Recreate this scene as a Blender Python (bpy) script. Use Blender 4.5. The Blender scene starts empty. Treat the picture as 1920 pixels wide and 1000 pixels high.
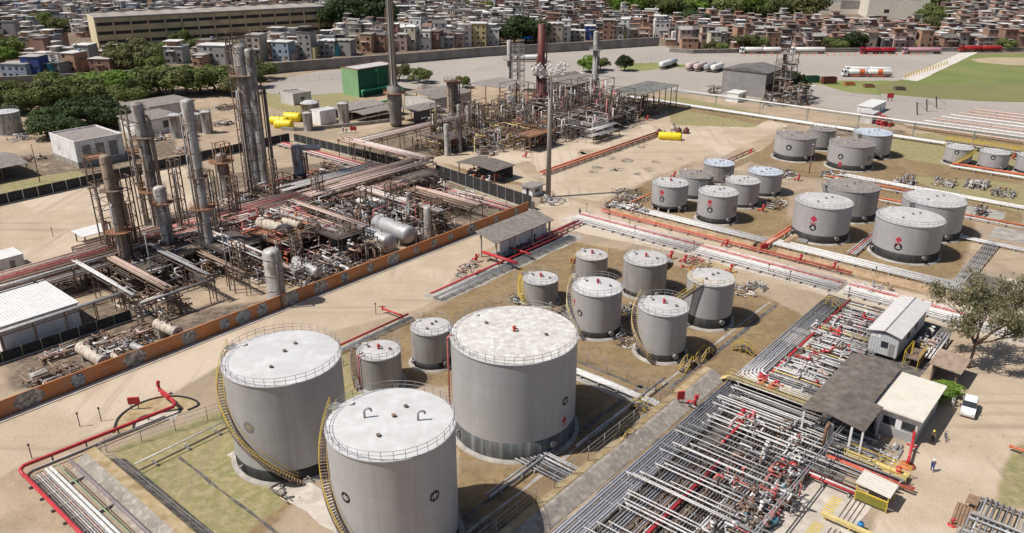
import bpy, math, random
import numpy as np
from mathutils import Vector, Matrix, noise as mnoise
random.seed(7)
R = math.radians
SC = bpy.context.scene
COL = SC.collection
# ------------------------------------------------------------------ camera, sky, sun, exposure
TH = math.atan(.422); ST, CT = math.sin(TH), math.cos(TH); FPX = 1500.; CZ = 60.
cam = bpy.data.cameras.new('camera'); cam.sensor_width = 36; cam.lens = 36*FPX/1920
cam.clip_start = 1; cam.clip_end = 8000
camo = bpy.data.objects.new('camera', cam); COL.objects.link(camo)
camo.location = (0, 0, CZ); camo.rotation_euler = (math.pi/2-TH, 0, 0)
SC.camera = camo
SUN_EL, SUN_AZ = 56, 257          # azimuth clockwise from +Y (view direction)
w = bpy.data.worlds.new('World'); SC.world = w; w.use_nodes = True
nt = w.node_tree; bg = nt.nodes['Background']
sky = nt.nodes.new('ShaderNodeTexSky'); sky.sky_type = 'NISHITA'; sky.sun_disc = False
sky.sun_elevation = R(SUN_EL); sky.sun_rotation = R(SUN_AZ); sky.dust_density = 2.0
nt.links.new(sky.outputs[0], bg.inputs[0]); bg.inputs[1].default_value = .068
sl = bpy.data.lights.new('sun', 'SUN'); sl.energy = 4.9; sl.angle = R(.5); sl.color = (1, .95, .87)
so = bpy.data.objects.new('sun', sl); COL.objects.link(so)
so.rotation_euler = Vector((math.sin(R(SUN_AZ))*math.cos(R(SUN_EL)), math.cos(R(SUN_AZ))*math.cos(R(SUN_EL)), math.sin(R(SUN_EL)))).to_track_quat('Z', 'Y').to_euler()
so.location = (-200, -50, 300)
SC.view_settings.view_transform = 'Standard'; SC.view_settings.look = 'None'
SC.view_settings.exposure = 0.1; SC.view_settings.gamma = 1
# ------------------------------------------------------------------ site geometry: plan read off the photograph
def G(px, py, z=0.):
    a = (px-960)/FPX; b = (500-py)/FPX
    t = (z-CZ)/(-ST+b*CT)
    return Vector((a*t, (CT+b*ST)*t, z))
def TOPZ(Y, py):
    b = (500-py)/FPX; t = Y/(CT+b*ST); return CZ+t*(-ST+b*CT)
def PXL(p):
    d = p[1]*CT-(p[2]-CZ)*ST
    return 960+FPX*p[0]/d, 500-FPX*(p[1]*ST+(p[2]-CZ)*CT)/d
AL = math.atan2(1388, 1500/CT)
U = Vector((math.sin(AL), math.cos(AL), 0)); W = Vector((-U.y, U.x, 0))
RZ = math.atan2(U.y, U.x)
ORG = G(985, 400)
def P(a, t, z=0.):                 # site plan: a = away to the right, t = away to the left, origin at the orange wall's far end
    v = ORG+U*a+W*t; return Vector((v.x, v.y, z))
def AT(px, py, z=0.):
    d = G(px, py, z)-ORG; return d.x*U.x+d.y*U.y, d.x*W.x+d.y*W.y
# ------------------------------------------------------------------ materials
def srgb(r, g, b):
    f = lambda c: (c/255/12.92 if c/255 <= .04045 else ((c/255+.055)/1.055)**2.4)
    return (f(r), f(g), f(b))
MATS = {}
def mat(name, col, var=.18, scale=1.2, rough=.75, metal=0., col2=None, amt=.5, streak=0., bump=0., scale2=None, sharp=.12, fine=.1, spec=.5):
    """procedural paint / metal / stone: large tonal noise, fine grain, optional second colour in blotches or vertical streaks"""
    m = bpy.data.materials.new(name); m.use_nodes = True; MATS[name] = m
    t = m.node_tree; n = t.nodes; L = t.links; b = n['Principled BSDF']
    b.inputs['Roughness'].default_value = rough; b.inputs['Metallic'].default_value = metal
    b.inputs['Specular IOR Level'].default_value = spec
    tc = n.new('ShaderNodeTexCoord')
    oi = n.new('ShaderNodeObjectInfo')
    add = n.new('ShaderNodeVectorMath'); add.operation = 'MULTIPLY_ADD'
    add.inputs[1].default_value = (1, 1, 1)
    comb = n.new('ShaderNodeCombineXYZ'); mm = n.new('ShaderNodeMath'); mm.operation = 'MULTIPLY'; mm.inputs[1].default_value = 37.
    L.new(oi.outputs['Random'], mm.inputs[0])
    for i in range(3): L.new(mm.outputs[0], comb.inputs[i])
    L.new(tc.outputs['Object'], add.inputs[0]); L.new(comb.outputs[0], add.inputs[2])
    def nz(sc, det=4, vec=None, rgh=.6):
        x = n.new('ShaderNodeTexNoise'); x.inputs['Scale'].default_value = sc; x.inputs['Detail'].default_value = det; x.inputs['Roughness'].default_value = rgh
        L.new(vec or add.outputs[0], x.inputs['Vector']); return x
    def mixc(fac, a, c):
        x = n.new('ShaderNodeMix'); x.data_type = 'RGBA'
        for s, v in ((6, a), (7, c)):
            if isinstance(v, tuple): x.inputs[s].default_value = (*v, 1)
            else: L.new(v, x.inputs[s])
        L.new(fac, x.inputs[0]); return x.outputs[2]
    def ramp(sock, a, c):
        x = n.new('ShaderNodeMapRange'); x.inputs[1].default_value = a; x.inputs[2].default_value = c; x.clamp = True
        L.new(sock, x.inputs[0]); return x.outputs[0]
    lo = tuple(c*(1-var) for c in col); hi = tuple(min(c*(1+var), .9) for c in col)
    c = mixc(ramp(nz(scale, 3).outputs[0], .3, .7), lo, hi)
    if fine > 0:
        f = ramp(nz(scale*9, 2).outputs[0], .25, .75)
        c = mixc(f, mixc_dark(n, L, c, 1-fine), c)
    if col2:
        if streak > 0:
            mp = n.new('ShaderNodeMapping'); mp.inputs['Scale'].default_value = (1, 1, streak)
            L.new(add.outputs[0], mp.inputs[0]); f = nz(scale2 or scale*2, 4, mp.outputs[0]).outputs[0]
        else: f = nz(scale2 or scale*2, 5).outputs[0]
        th = .75-amt*.5
        c = mixc(ramp(f, th-sharp, th+sharp), c, col2)
    L.new(c, b.inputs['Base Color'])
    if bump > 0:
        bp = n.new('ShaderNodeBump'); bp.inputs['Strength'].default_value = bump; bp.inputs['Distance'].default_value = .1
        L.new(nz(scale*6, 4).outputs[0], bp.inputs['Height']); L.new(bp.outputs[0], b.inputs['Normal'])
    return m
def mixc_dark(n, L, c, k):
    x = n.new('ShaderNodeMix'); x.data_type = 'RGBA'; x.blend_type = 'MULTIPLY'; x.inputs[0].default_value = 1
    L.new(c, x.inputs[6]); x.inputs[7].default_value = (k, k, k, 1); return x.outputs[2]
def corrug(name, col, axis, pitch, **k):
    """corrugated or ribbed sheet: bump ribs along one local axis over the weathered paint"""
    m = mat(name, col, **k); t = m.node_tree; n = t.nodes; L = t.links
    tc = n.new('ShaderNodeTexCoord'); s = n.new('ShaderNodeSeparateXYZ'); L.new(tc.outputs['Object'], s.inputs[0])
    mu = n.new('ShaderNodeMath'); mu.operation = 'MULTIPLY'; mu.inputs[1].default_value = 2*math.pi/pitch; L.new(s.outputs[axis], mu.inputs[0])
    si = n.new('ShaderNodeMath'); si.operation = 'SINE'; L.new(mu.outputs[0], si.inputs[0])
    bp = n.new('ShaderNodeBump'); bp.inputs['Strength'].default_value = .45; bp.inputs['Distance'].default_value = .04
    L.new(si.outputs[0], bp.inputs['Height']); L.new(bp.outputs[0], n['Principled BSDF'].inputs['Normal']); return m
rust = (.135, .082, .056); rustl = (.25, .15, .10); grime = (.10, .09, .08)
mat('tank_paint', (.435, .438, .462), var=.07, scale=.3, rough=.5, col2=(.34, .325, .315), amt=.44, streak=.1, scale2=1.1, sharp=.3, metal=.1)
mat('tank_paint_pale', (.465, .468, .49), var=.06, scale=.25, rough=.5, col2=(.385, .37, .36), amt=.42, streak=.08, scale2=.9, sharp=.3, metal=.1)
mat('tank_paint_dull', (.36, .355, .355), var=.12, scale=.4, rough=.6, col2=(.24, .22, .205), amt=.42, streak=.1, scale2=1.5, sharp=.2, metal=.1)
mat('roof_white', (.60, .60, .605), var=.08, scale=.3, rough=.42, col2=(.47, .465, .46), amt=.42, scale2=.7, sharp=.2, fine=.06)
mat('roof_dirty', (.56, .555, .56), var=.12, scale=.5, rough=.6, col2=(.36, .34, .33), amt=.42, scale2=1.0, sharp=.2)
mat('roof_dark', (.32, .30, .29), var=.2, scale=.6, rough=.7, col2=(.17, .13, .11), amt=.45, scale2=1.2, sharp=.2)
mat('roof_blue', (.44, .50, .60), var=.1, scale=.6, rough=.5, col2=(.58, .60, .62), amt=.4, scale2=1.0)
mat('roof_flaky', (.62, .605, .59), var=.16, scale=1.4, rough=.75, col2=(.43, .395, .37), amt=.44, scale2=1.3, sharp=.12, bump=.25)
mat('black_band', (.016, .016, .017), var=.3, scale=1, rough=.7, col2=(.045, .042, .04), amt=.3, streak=.1)
mat('grey_band', (.075, .08, .085), var=.2, scale=.6, rough=.6, col2=(.20, .20, .20), amt=.3, streak=.05, scale2=1.5)
mat('yellow', (.62, .44, .06), var=.15, rough=.6, col2=(.35, .24, .08), amt=.25)
mat('pale_yellow', (.66, .52, .22), var=.15, rough=.7, col2=(.45, .33, .18), amt=.3)
mat('bright_yellow', (.80, .62, .02), var=.08, rough=.45)
mat('red', (.47, .03, .04), var=.2, rough=.5, col2=(.36, .05, .05), amt=.25)
mat('pink_red', (.55, .10, .11), var=.25, rough=.6, col2=(.5, .28, .24), amt=.4)
mat('orange_red', (.52, .11, .045), var=.2, rough=.7, col2=(.40, .20, .13), amt=.35)
mat('white_paint', (.74, .74, .73), var=.06, rough=.55, col2=(.55, .52, .48), amt=.25)
mat('white_pipe', (.64, .63, .63), var=.12, rough=.5, col2=(.42, .38, .35), amt=.32, scale2=2)
mat('pink_pipe', (.60, .46, .41), var=.18, rough=.6, col2=(.34, .20, .16), amt=.4, scale2=1.2)
mat('steel_pipe', (.42, .425, .45), var=.18, rough=.4, metal=.25, col2=(.24, .21, .19), amt=.33, scale2=1.0)
mat('lilac_pipe', (.42, .43, .49), var=.12, rough=.4, metal=.3, col2=(.30, .28, .28), amt=.3)
mat('dark_pipe', (.13, .12, .12), var=.3, rough=.6, metal=.2, col2=(.2, .12, .08), amt=.35)
mat('rust_pipe', rust, var=.4, rough=.85, col2=rustl, amt=.45, scale2=3)
mat('brown_pipe', (.22, .15, .11), var=.35, rough=.8, col2=(.34, .25, .19), amt=.4)
mat('green_pipe', (.20, .30, .17), var=.2, rough=.6, col2=(.3, .28, .2), amt=.35)
mat('purple_pipe', (.22, .18, .19), var=.2, rough=.6)
mat('column_steel', (.36, .35, .345), var=.2, scale=.5, rough=.55, metal=.25, col2=(.17, .13, .11), amt=.47, streak=.3, scale2=.9, sharp=.08)
mat('column_pale', (.48, .47, .455), var=.2, scale=.6, rough=.6, metal=.1, col2=(.23, .195, .17), amt=.44, streak=.3, scale2=1.0, sharp=.08)
mat('column_rusty', (.20, .155, .12), var=.3, scale=.5, rough=.8, col2=(.33, .25, .19), amt=.42, streak=.2, scale2=.9)
mat('frame_steel', (.145, .118, .098), var=.3, rough=.8, col2=(.24, .14, .09), amt=.4)
mat('frame_dark', (.075, .07, .068), var=.3, rough=.8, col2=(.14, .08, .05), amt=.35)
mat('grey_steel', (.32, .32, .33), var=.2, rough=.6, metal=.3, col2=(.2, .16, .13), amt=.3)
mat('platform_orange', (.30, .14, .07), var=.35, rough=.85, col2=(.2, .1, .06), amt=.45)
mat('drum_cream', (.52, .47, .40), var=.15, scale=.7, rough=.65, col2=(.28, .19, .14), amt=.36, scale2=1.4)
mat('drum_grey', (.42, .425, .44), var=.12, scale=.7, rough=.5, metal=.2, col2=(.28, .25, .23), amt=.32)
mat('concrete', (.36, .34, .31), var=.2, scale=.5, rough=.9, col2=(.22, .20, .18), amt=.4, scale2=.6, bump=.2)
mat('concrete_pale', (.52, .47, .41), var=.15, scale=.5, rough=.9, col2=(.38, .33, .28), amt=.4, scale2=.7, bump=.15)
mat('concrete_slope', (.27, .24, .21), var=.25, scale=.5, rough=.95, col2=(.40, .365, .325), amt=.33, scale2=1.4, sharp=.1, bump=.3)
mat('wall_white', (.78, .77, .775), var=.06, scale=.4, rough=.8, col2=(.45, .42, .41), amt=.3, streak=.3, scale2=.8)
mat('wall_offwhite', (.58, .555, .54), var=.1, scale=.5, rough=.85, col2=(.40, .36, .34), amt=.35, streak=.3)
mat('dark_gap', (.025, .025, .027), var=.3, rough=.6)
mat('glass_dark', (.03, .035, .045), var=.3, rough=.15)
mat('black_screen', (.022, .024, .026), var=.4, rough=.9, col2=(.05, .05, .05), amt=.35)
mat('orange_wall', (.46, .175, .065), var=.18, scale=.35, rough=.85, col2=(.37, .19, .105), amt=.38, scale2=.6)
mat('mural_grey', (.20, .195, .19), var=.45, scale=1.2, rough=.85, col2=(.46, .42, .38), amt=.45, scale2=1.8, sharp=.07)
mat('mural_blue', (.33, .37, .42), var=.3, scale=1.2, rough=.85, col2=(.12, .12, .12), amt=.45, scale2=1.6, sharp=.07)
mat('green_paint_light', (.20, .36, .19), var=.12, scale=.5, rough=.8, col2=(.26, .40, .22), amt=.35)
mat('green_pipe_bright', (.03, .30, .16), var=.1, rough=.5)
mat('tan_wall', (.60, .50, .31), var=.1, scale=.08, rough=.9, col2=(.40, .33, .23), amt=.4, scale2=.15)
mat('tan_wall_pale', (.64, .55, .38), var=.06, scale=.08, rough=.9, col2=(.52, .36, .25), amt=.2, scale2=.1)
corrug('roof_brown', (.125, .105, .09), 0, .35, var=.18, scale=.5, rough=.85, col2=(.17, .15, .135), amt=.4)
corrug('roof_asbestos', (.25, .225, .205), 0, .35, var=.18, scale=.5, rough=.9, col2=(.15, .13, .12), amt=.42)
corrug('roof_cream', (.66, .62, .55), 0, .5, var=.06, scale=.5, rough=.8, col2=(.56, .50, .42), amt=.35)
corrug('roof_bright', (.62, .62, .615), 0, .5, var=.04, scale=.5, rough=.6, col2=(.70, .69, .67), amt=.3)
corrug('sheet_grey', (.27, .26, .265), 0, .6, var=.14, scale=.3, rough=.7, col2=(.20, .19, .185), amt=.4)
corrug('sheet_dark', (.16, .15, .15), 0, .6, var=.2, scale=.3, rough=.8, col2=(.1, .09, .09), amt=.4)
mat('timber', (.27, .17, .11), var=.25, rough=.9)
mat('bark', (.16, .12, .09), var=.3, rough=.95)
mat('blue_drum', (.03, .20, .42), var=.1, rough=.4)
mat('motor_teal', (.12, .30, .36), var=.2, rough=.5)
mat('car_white', (.82, .82, .83), var=.02, rough=.22, fine=.02)
mat('tyre', (.02, .02, .021), var=.2, rough=.85)
mat('truck_red', (.33, .012, .03), var=.1, rough=.4)
mat('truck_rose', (.50, .27, .31), var=.1, rough=.45)
mat('truck_orange', (.62, .15, .06), var=.1, rough=.45)
mat('skin', (.30, .17, .11), var=.05, rough=.6)
mat('cloth_blue', (.025, .07, .22), var=.2, rough=.9)
mat('cloth_navy', (.02, .025, .05), var=.2, rough=.9)
mat('cloth_khaki', (.40, .36, .22), var=.15, rough=.9)
mat('helmet_white', (.8, .8, .8), var=.02, rough=.4)
mat('helmet_yellow', (.75, .60, .08), var=.02, rough=.4)
mat('emblem_black', (.02, .02, .022), var=.1, rough=.6)
mat('emblem_red', (.48, .03, .06), var=.1, rough=.6)
mat('emblem_white', (.62, .61, .60), var=.05, rough=.6)
mat('lamp_grey', (.55, .54, .53), var=.2, rough=.5)
# small extra paints
mat('stain', (.20, .165, .125), var=.3, rough=.8, scale=.4, col2=(.42, .34, .25), amt=.45, scale2=.5)
mat('emblem_grey', (.22, .20, .18), var=.1); mat('emblem_ochre', (.42, .36, .22), var=.1)
mat('bank_soil', (.34, .25, .13), var=.2, scale=.4, rough=.95, col2=(.42, .34, .22), amt=.4)
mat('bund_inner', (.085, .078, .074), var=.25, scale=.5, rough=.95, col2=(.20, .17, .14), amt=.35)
mat('bank_orange', (.33, .22, .135), var=.2, scale=.4, rough=.95, col2=(.40, .29, .19), amt=.4)
mat('mural_faint', (.48, .24, .13), var=.2)
mat('turquoise', (.10, .33, .28), var=.12, rough=.6)
mat('stack_grey', (.26, .25, .235), var=.18, scale=.4, rough=.7, col2=(.16, .13, .105), amt=.42, streak=.15)
mat('stack_red', (.155, .035, .03), var=.25, scale=.4, rough=.6, col2=(.07, .035, .03), amt=.4, streak=.2)
mat('roof_skel', (.20, .20, .19), var=.3, rough=.8, col2=(.08, .08, .07), amt=.45, scale2=1.0)
mat('mast_brown', (.23, .20, .175), var=.15, scale=.3, rough=.7, col2=(.34, .31, .28), amt=.4, streak=.05)
corrug('bars', (.30, .29, .29), 0, .35, var=.2, col2=(.08, .08, .08), amt=.4)
mat('green_paint', (.012, .12, .07), var=.1, rough=.7)
mat('green_block', (.21, .37, .19), var=.08, scale=.25, rough=.85, col2=(.24, .42, .22), amt=.3, streak=.3)
mat('green_shaded', (.010, .085, .05), var=.1, scale=.25, rough=.85, col2=(.012, .11, .065), amt=.3)  # green of the block's shaded side, the shade put into the colour
mat('green_grey', (.32, .38, .33), var=.1)
mat('yard_wall', (.26, .235, .22), var=.15, scale=.15, rough=.95, col2=(.16, .15, .14), amt=.42, streak=.5, scale2=.3)
mat('roof_grime', (.34, .31, .28), var=.2, scale=.1, rough=.9, col2=(.22, .19, .17), amt=.45, scale2=.2)
mat('hall_white', (.66, .615, .54), var=.04, scale=.05, rough=.85, col2=(.58, .53, .46), amt=.35, streak=.3, scale2=.1)
mat('tarp_blue', (.02, .22, .55), var=.15, rough=.5)
mat('truck_red2', (.36, .018, .02), var=.1, rough=.4)
mat('trailer_blue', (.42, .48, .58), var=.1, rough=.4); mat('trailer_pink', (.60, .48, .46), var=.1, rough=.4)
mat('skip_green', (.02, .10, .06), var=.2)
mat('catwalk_grid', (.25, .21, .12), var=.2, rough=.8)
mat('motor_blue', (.05, .28, .48), var=.1)
mat('wall_grey_low', (.36, .36, .365), var=.1, scale=.5, rough=.85)
corrug('cabin_roof', (.60, .585, .585), 0, .7, var=.05, scale=.5, rough=.6, col2=(.50, .48, .47), amt=.35); corrug('cabin_sheet', (.50, .51, .53), 1, .4, var=.06, scale=.4, rough=.6, col2=(.42, .41, .41), amt=.3)
mat('roof_rusty', (.36, .28, .22), var=.2, scale=.6, rough=.9, col2=(.22, .15, .11), amt=.4)
mat('yellow_post', (.60, .34, .04), var=.15)
mat('olive_panel', (.22, .20, .03), var=.15)
# ------------------------------------------------------------------ mesh builder
class MB:
    def __init__(s): s.v = []; s.f = []; s.mi = []; s.sm = []
    def add(s, vs, fs, mi=0, smooth=False):
        o = len(s.v); s.v.extend([tuple(q) for q in vs])
        for f in fs: s.f.append(tuple(i+o for i in f)); s.mi.append(mi); s.sm.append(smooth)
        return s
    def box(s, x0, x1, y0, y1, z0, z1, mi=0):
        return s.add([(x0,y0,z0),(x1,y0,z0),(x1,y1,z0),(x0,y1,z0),(x0,y0,z1),(x1,y0,z1),(x1,y1,z1),(x0,y1,z1)],
            [(0,3,2,1),(4,5,6,7),(0,1,5,4),(1,2,6,5),(2,3,7,6),(3,0,4,7)], mi)
    def cbox(s, c, sx, sy, sz, mi=0): return s.box(c[0]-sx/2, c[0]+sx/2, c[1]-sy/2, c[1]+sy/2, c[2], c[2]+sz, mi)
    def bar(s, p0, p1, w, h=None, mi=0):
        p0 = Vector(p0); p1 = Vector(p1); h = h or w; d = (p1-p0)
        if d.length < 1e-6: return s
        d.normalize(); up = Vector((0,0,1)) if abs(d.z) < .95 else Vector((1,0,0))
        x = d.cross(up).normalized()*w/2; y = x.cross(d).normalized()*h/2
        vs = [p+q for p in (p0, p1) for q in (-x-y, x-y, x+y, -x+y)]
        return s.add(vs, [(0,1,2,3),(7,6,5,4),(0,4,5,1),(1,5,6,2),(2,6,7,3),(3,7,4,0)], mi)
    def tube(s, pts, r, n=8, mi=0, caps=True, closed=False):
        pts = [Vector(p) for p in pts]; k = len(pts); rr = r if isinstance(r, (list, tuple)) else [r]*k
        vs = []; prev = None
        for i, p in enumerate(pts):
            if closed: d = (pts[(i+1)%k]-pts[i-1]).normalized()
            else:
                d = Vector((0,0,0))
                if i > 0: d += (p-pts[i-1]).normalized()
                if i < k-1: d += (pts[i+1]-p).normalized()
                if d.length < 1e-6: d = Vector((0,0,1))
                d.normalize()
            if prev is None:
                up = Vector((0,0,1)) if abs(d.z) < .9 else Vector((1,0,0)); x = d.cross(up).normalized()
            else:
                x = (prev-d*prev.dot(d)); x = x.normalized() if x.length > 1e-6 else d.orthogonal().normalized()
            prev = x; y = d.cross(x)
            sc = 1.
            if 0 < i < k-1 and not closed:
                c = (p-pts[i-1]).normalized().dot(d); sc = 1/max(c, .6)
            for j in range(n):
                a = 2*math.pi*j/n; vs.append(p+(x*math.cos(a)+y*math.sin(a))*rr[i]*sc)
        fs = [(i*n+j, i*n+(j+1)%n, (i+1)*n+(j+1)%n, (i+1)*n+j) for i in range(k-1) for j in range(n)]
        if closed: fs += [((k-1)*n+j, (k-1)*n+(j+1)%n, (j+1)%n, j) for j in range(n)]
        s.add(vs, fs, mi, True)
        if caps and not closed:
            o = len(s.v)-len(vs)
            s.f.append(tuple(o+j for j in reversed(range(n)))); s.mi.append(mi); s.sm.append(False)
            s.f.append(tuple(o+(k-1)*n+j for j in range(n))); s.mi.append(mi); s.sm.append(False)
        return s
    def cyl(s, p0, p1, r, r1=None, n=12, mi=0, caps=True): return s.tube([p0, p1], [r, r if r1 is None else r1], n, mi, caps)
    def lathe(s, prof, n=24, c=(0,0,0), mi=0, smooth=True, cap=False):
        """profile of (radius, z) turned about a vertical axis through c"""
        vs = []
        for r, z in prof:
            for j in range(n):
                a = 2*math.pi*j/n; vs.append((c[0]+r*math.cos(a), c[1]+r*math.sin(a), c[2]+z))
        fs = [(i*n+j, i*n+(j+1)%n, (i+1)*n+(j+1)%n, (i+1)*n+j) for i in range(len(prof)-1) for j in range(n)]
        return s.add(vs, fs, mi, smooth)
    def drum(s, p0, p1, r, n=16, dome=.35, mi=0):
        """horizontal or upright pressure drum with dished ends"""
        p0 = Vector(p0); p1 = Vector(p1); d = (p1-p0).normalized(); pts = []; rr = []
        for q in (0, .35, .65, .85, .95): pts.append(p0-d*r*dome*(1-q**2)**.5+d*0); rr.append(max(r*q, .01))
        pts.append(p0); rr.append(r); pts.append(p1); rr.append(r)
        for q in (.95, .85, .65, .35, 0): pts.append(p1+d*r*dome*(1-q**2)**.5); rr.append(max(r*q, .01))
        # straight run of rings, so keep a constant frame
        up = Vector((0,0,1)) if abs(d.z) < .9 else Vector((1,0,0)); x = d.cross(up).normalized(); y = d.cross(x)
        vs = [p+(x*math.cos(2*math.pi*j/n)+y*math.sin(2*math.pi*j/n))*q for p, q in zip(pts, rr) for j in range(n)]
        k = len(pts)
        return s.add(vs, [(i*n+j, i*n+(j+1)%n, (i+1)*n+(j+1)%n, (i+1)*n+j) for i in range(k-1) for j in range(n)], mi, True)
    def prism(s, poly, z0, z1, mi=0):
        n = len(poly); vs = [(p[0], p[1], z0) for p in poly]+[(p[0], p[1], z1) for p in poly]
        return s.add(vs, [tuple(range(n-1, -1, -1)), tuple(range(n, 2*n))]+[(i, (i+1)%n, n+(i+1)%n, n+i) for i in range(n)], mi)
    def poly(s, pts, mi=0): return s.add(pts, [tuple(range(len(pts)))], mi)
    def ball(s, c, r, n=8, m=5, mi=0, sz=1.):
        return s.lathe([(max(r*math.sin(math.pi*i/m), .001), -r*sz*math.cos(math.pi*i/m)) for i in range(m+1)], n, c, mi)
    def mesh(s, name, mats):
        me = bpy.data.meshes.new(name); me.from_pydata(s.v, [], s.f)
        for m in (mats if isinstance(mats, (list, tuple)) else [mats]): me.materials.append(MATS[m])
        if s.f:
            me.polygons.foreach_set('material_index', s.mi); me.polygons.foreach_set('use_smooth', s.sm)
        me.update(); return me
    def build(s, name, mats, parent=None, loc=None, rz=0.):
        o = bpy.data.objects.new(name, s.mesh(name, mats)); COL.objects.link(o)
        if parent: o.parent = parent
        if loc is not None: o.location = loc
        o.rotation_euler.z = rz; return o
THINGS = []
def tag(o, label, cat, group=None, kind=None):
    o['label'] = label; o['category'] = cat
    if group: o['group'] = group
    if kind: o['kind'] = kind
    THINGS.append(o); return o
def thing(name, label, cat, loc=(0,0,0), rz=0., group=None):
    o = bpy.data.objects.new(name, None); o.empty_display_size = .5; COL.objects.link(o)
    o.location = loc; o.rotation_euler.z = rz
    return tag(o, label, cat, group)
def struct(o): o['kind'] = 'structure'; return o
def inst(me, name, parent, loc=(0,0,0), rz=0., sc=(1,1,1)):
    o = bpy.data.objects.new(name, me); COL.objects.link(o); o.parent = parent
    o.location = loc; o.rotation_euler.z = rz; o.scale = sc; return o
KIDS = {}
def dup(root, loc, rz, label=None, sc=None):
    r = root.copy(); COL.objects.link(r); r.location = loc; r.rotation_euler.z = rz
    if label: r['label'] = label
    if sc: r.scale = sc
    THINGS.append(r)
    for ch in list(root.children):
        c = ch.copy(); COL.objects.link(c); c.parent = r
        for g in list(ch.children):
            d = g.copy(); COL.objects.link(d); d.parent = c
    return r
def plates(name, ring, course):
    """faint seams between the welded shell plates, laid round the tank"""
    m = MATS[name]; t = m.node_tree; n = t.nodes; L = t.links; b = n['Principled BSDF']; old = b.inputs['Base Color'].links[0].from_socket
    tc = n.new('ShaderNodeTexCoord'); s = n.new('ShaderNodeSeparateXYZ'); L.new(tc.outputs['Object'], s.inputs[0])
    at = n.new('ShaderNodeMath'); at.operation = 'ARCTAN2'; L.new(s.outputs[0], at.inputs[0]); L.new(s.outputs[1], at.inputs[1])
    mu = n.new('ShaderNodeMath'); mu.operation = 'MULTIPLY'; mu.inputs[1].default_value = ring; L.new(at.outputs[0], mu.inputs[0])
    c = n.new('ShaderNodeCombineXYZ'); L.new(mu.outputs[0], c.inputs[0]); L.new(s.outputs[2], c.inputs[1])
    br = n.new('ShaderNodeTexBrick'); br.inputs['Scale'].default_value = 1; br.inputs['Brick Width'].default_value = 4.5; br.inputs['Row Height'].default_value = course; br.inputs['Mortar Size'].default_value = .05; br.inputs['Mortar Smooth'].default_value = .6
    br.inputs['Color1'].default_value = (1, 1, 1, 1); br.inputs['Color2'].default_value = (.965, .965, .965, 1); br.inputs['Mortar'].default_value = (.88, .87, .86, 1); L.new(c.outputs[0], br.inputs['Vector'])
    x = n.new('ShaderNodeMix'); x.data_type = 'RGBA'; x.blend_type = 'MULTIPLY'; x.inputs[0].default_value = 1; L.new(old, x.inputs[6]); L.new(br.outputs[0], x.inputs[7]); L.new(x.outputs[2], b.inputs['Base Color'])
for k in ('tank_paint', 'tank_paint_pale', 'tank_paint_dull'): plates(k, 6.3, 2.05)
plates('column_pale', 1.4, 2.4); plates('column_steel', 1.4, 2.4)
def rnd(a, b): return random.uniform(a, b)
# ------------------------------------------------------------------ ground: one sheet with variation of sand, dry grass, gravel and soil, plus one painted tank shadow
def lines(lo, hi, step, far, growth=1.25):
    a = list(np.arange(lo, hi+.01, step)); s = step; x = a[-1]; up = []
    while x < far[1]: s *= growth; x += s; up.append(x)
    s = step; x = a[0]; dn = []
    while x > far[0]: s *= growth; x -= s; dn.append(x)
    return np.array(dn[::-1]+a+up)
gx = lines(-150, 175, 1.0, (-5000, 5000)); gy = lines(45, 300, 1.0, (-300, 6000))
GX, GY = np.meshgrid(gx, gy)
def pip(poly):
    inside = np.zeros(GX.shape, bool); n = len(poly)
    for i in range(n):
        x0, y0 = poly[i]; x1, y1 = poly[(i+1) % n]
        c = ((y0 > GY) != (y1 > GY)) & (GX < (x1-x0)*(GY-y0)/((y1-y0) if abs(y1-y0) > 1e-9 else 1e-9)+x0)
        inside ^= c
    return inside.astype(float)
def blur(a, k=2):
    for _ in range(k):
        b = np.pad(a, 1, mode='edge'); a = (b[:-2, 1:-1]+b[2:, 1:-1]+b[1:-1, :-2]+b[1:-1, 2:]+b[1:-1, 1:-1]*2)/6
    return a
def pxpoly(s): return [tuple(G(*map(float, q.split(',')))[:2]) for q in s.split()]
def atpoly(pts): return [tuple(P(*q)[:2]) for q in pts]
GRASS = ['230,880 270,845 420,795 455,900 560,925 480,985 430,1040 330,1010', '200,850 230,835 440,765 430,800 262,872',
 '400,690 640,640 690,760 440,830',
 '1085,290 1130,285 1140,300 1060,330 1085,365 1040,345 985,290', '1215,195 1330,215 1432,236 1345,270 1270,238 1215,215',
 '480,170 660,165 690,205 560,215 500,200', '1870,890 1925,800 1990,930 1840,965', '1040,350 1085,345 1075,370 1030,372',
 '1270,180 1440,215 1420,225 1215,185', '1640,260 1740,250 1920,280 1920,330 1700,300', '1450,440 1510,450 1520,480 1440,450',
 '1180,415 1300,425 1320,440 1200,430', '0,340 150,320 180,345 0,385', '1700,330 1920,345 1920,400 1780,370']
DRY = ['640,650 700,640 850,560 960,490 1065,452 1170,470 1380,530 1510,592 1380,720 1250,830 1000,985 860,960 850,720 650,720 600,700',
 '1120,395 1215,340 1330,325 1480,370 1470,440 1370,450 1250,430', '1450,440 1510,390 1560,350 1700,360 1830,420 1800,520 1700,530 1560,480',
 '1400,300 1460,260 1700,250 1920,270 1920,420 1830,410 1700,350 1480,330', '180,870 440,770 560,930 480,1020 300,1020',
 '1130,400 1570,512 1560,490 1400,440 1130,385', '1590,520 1700,520 1800,560 1700,545', '1180,185 1440,225 1440,240 1200,215', '820,300 980,330 1000,350 900,340',
 '1560,170 1920,250 1920,290 1560,205']
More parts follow.
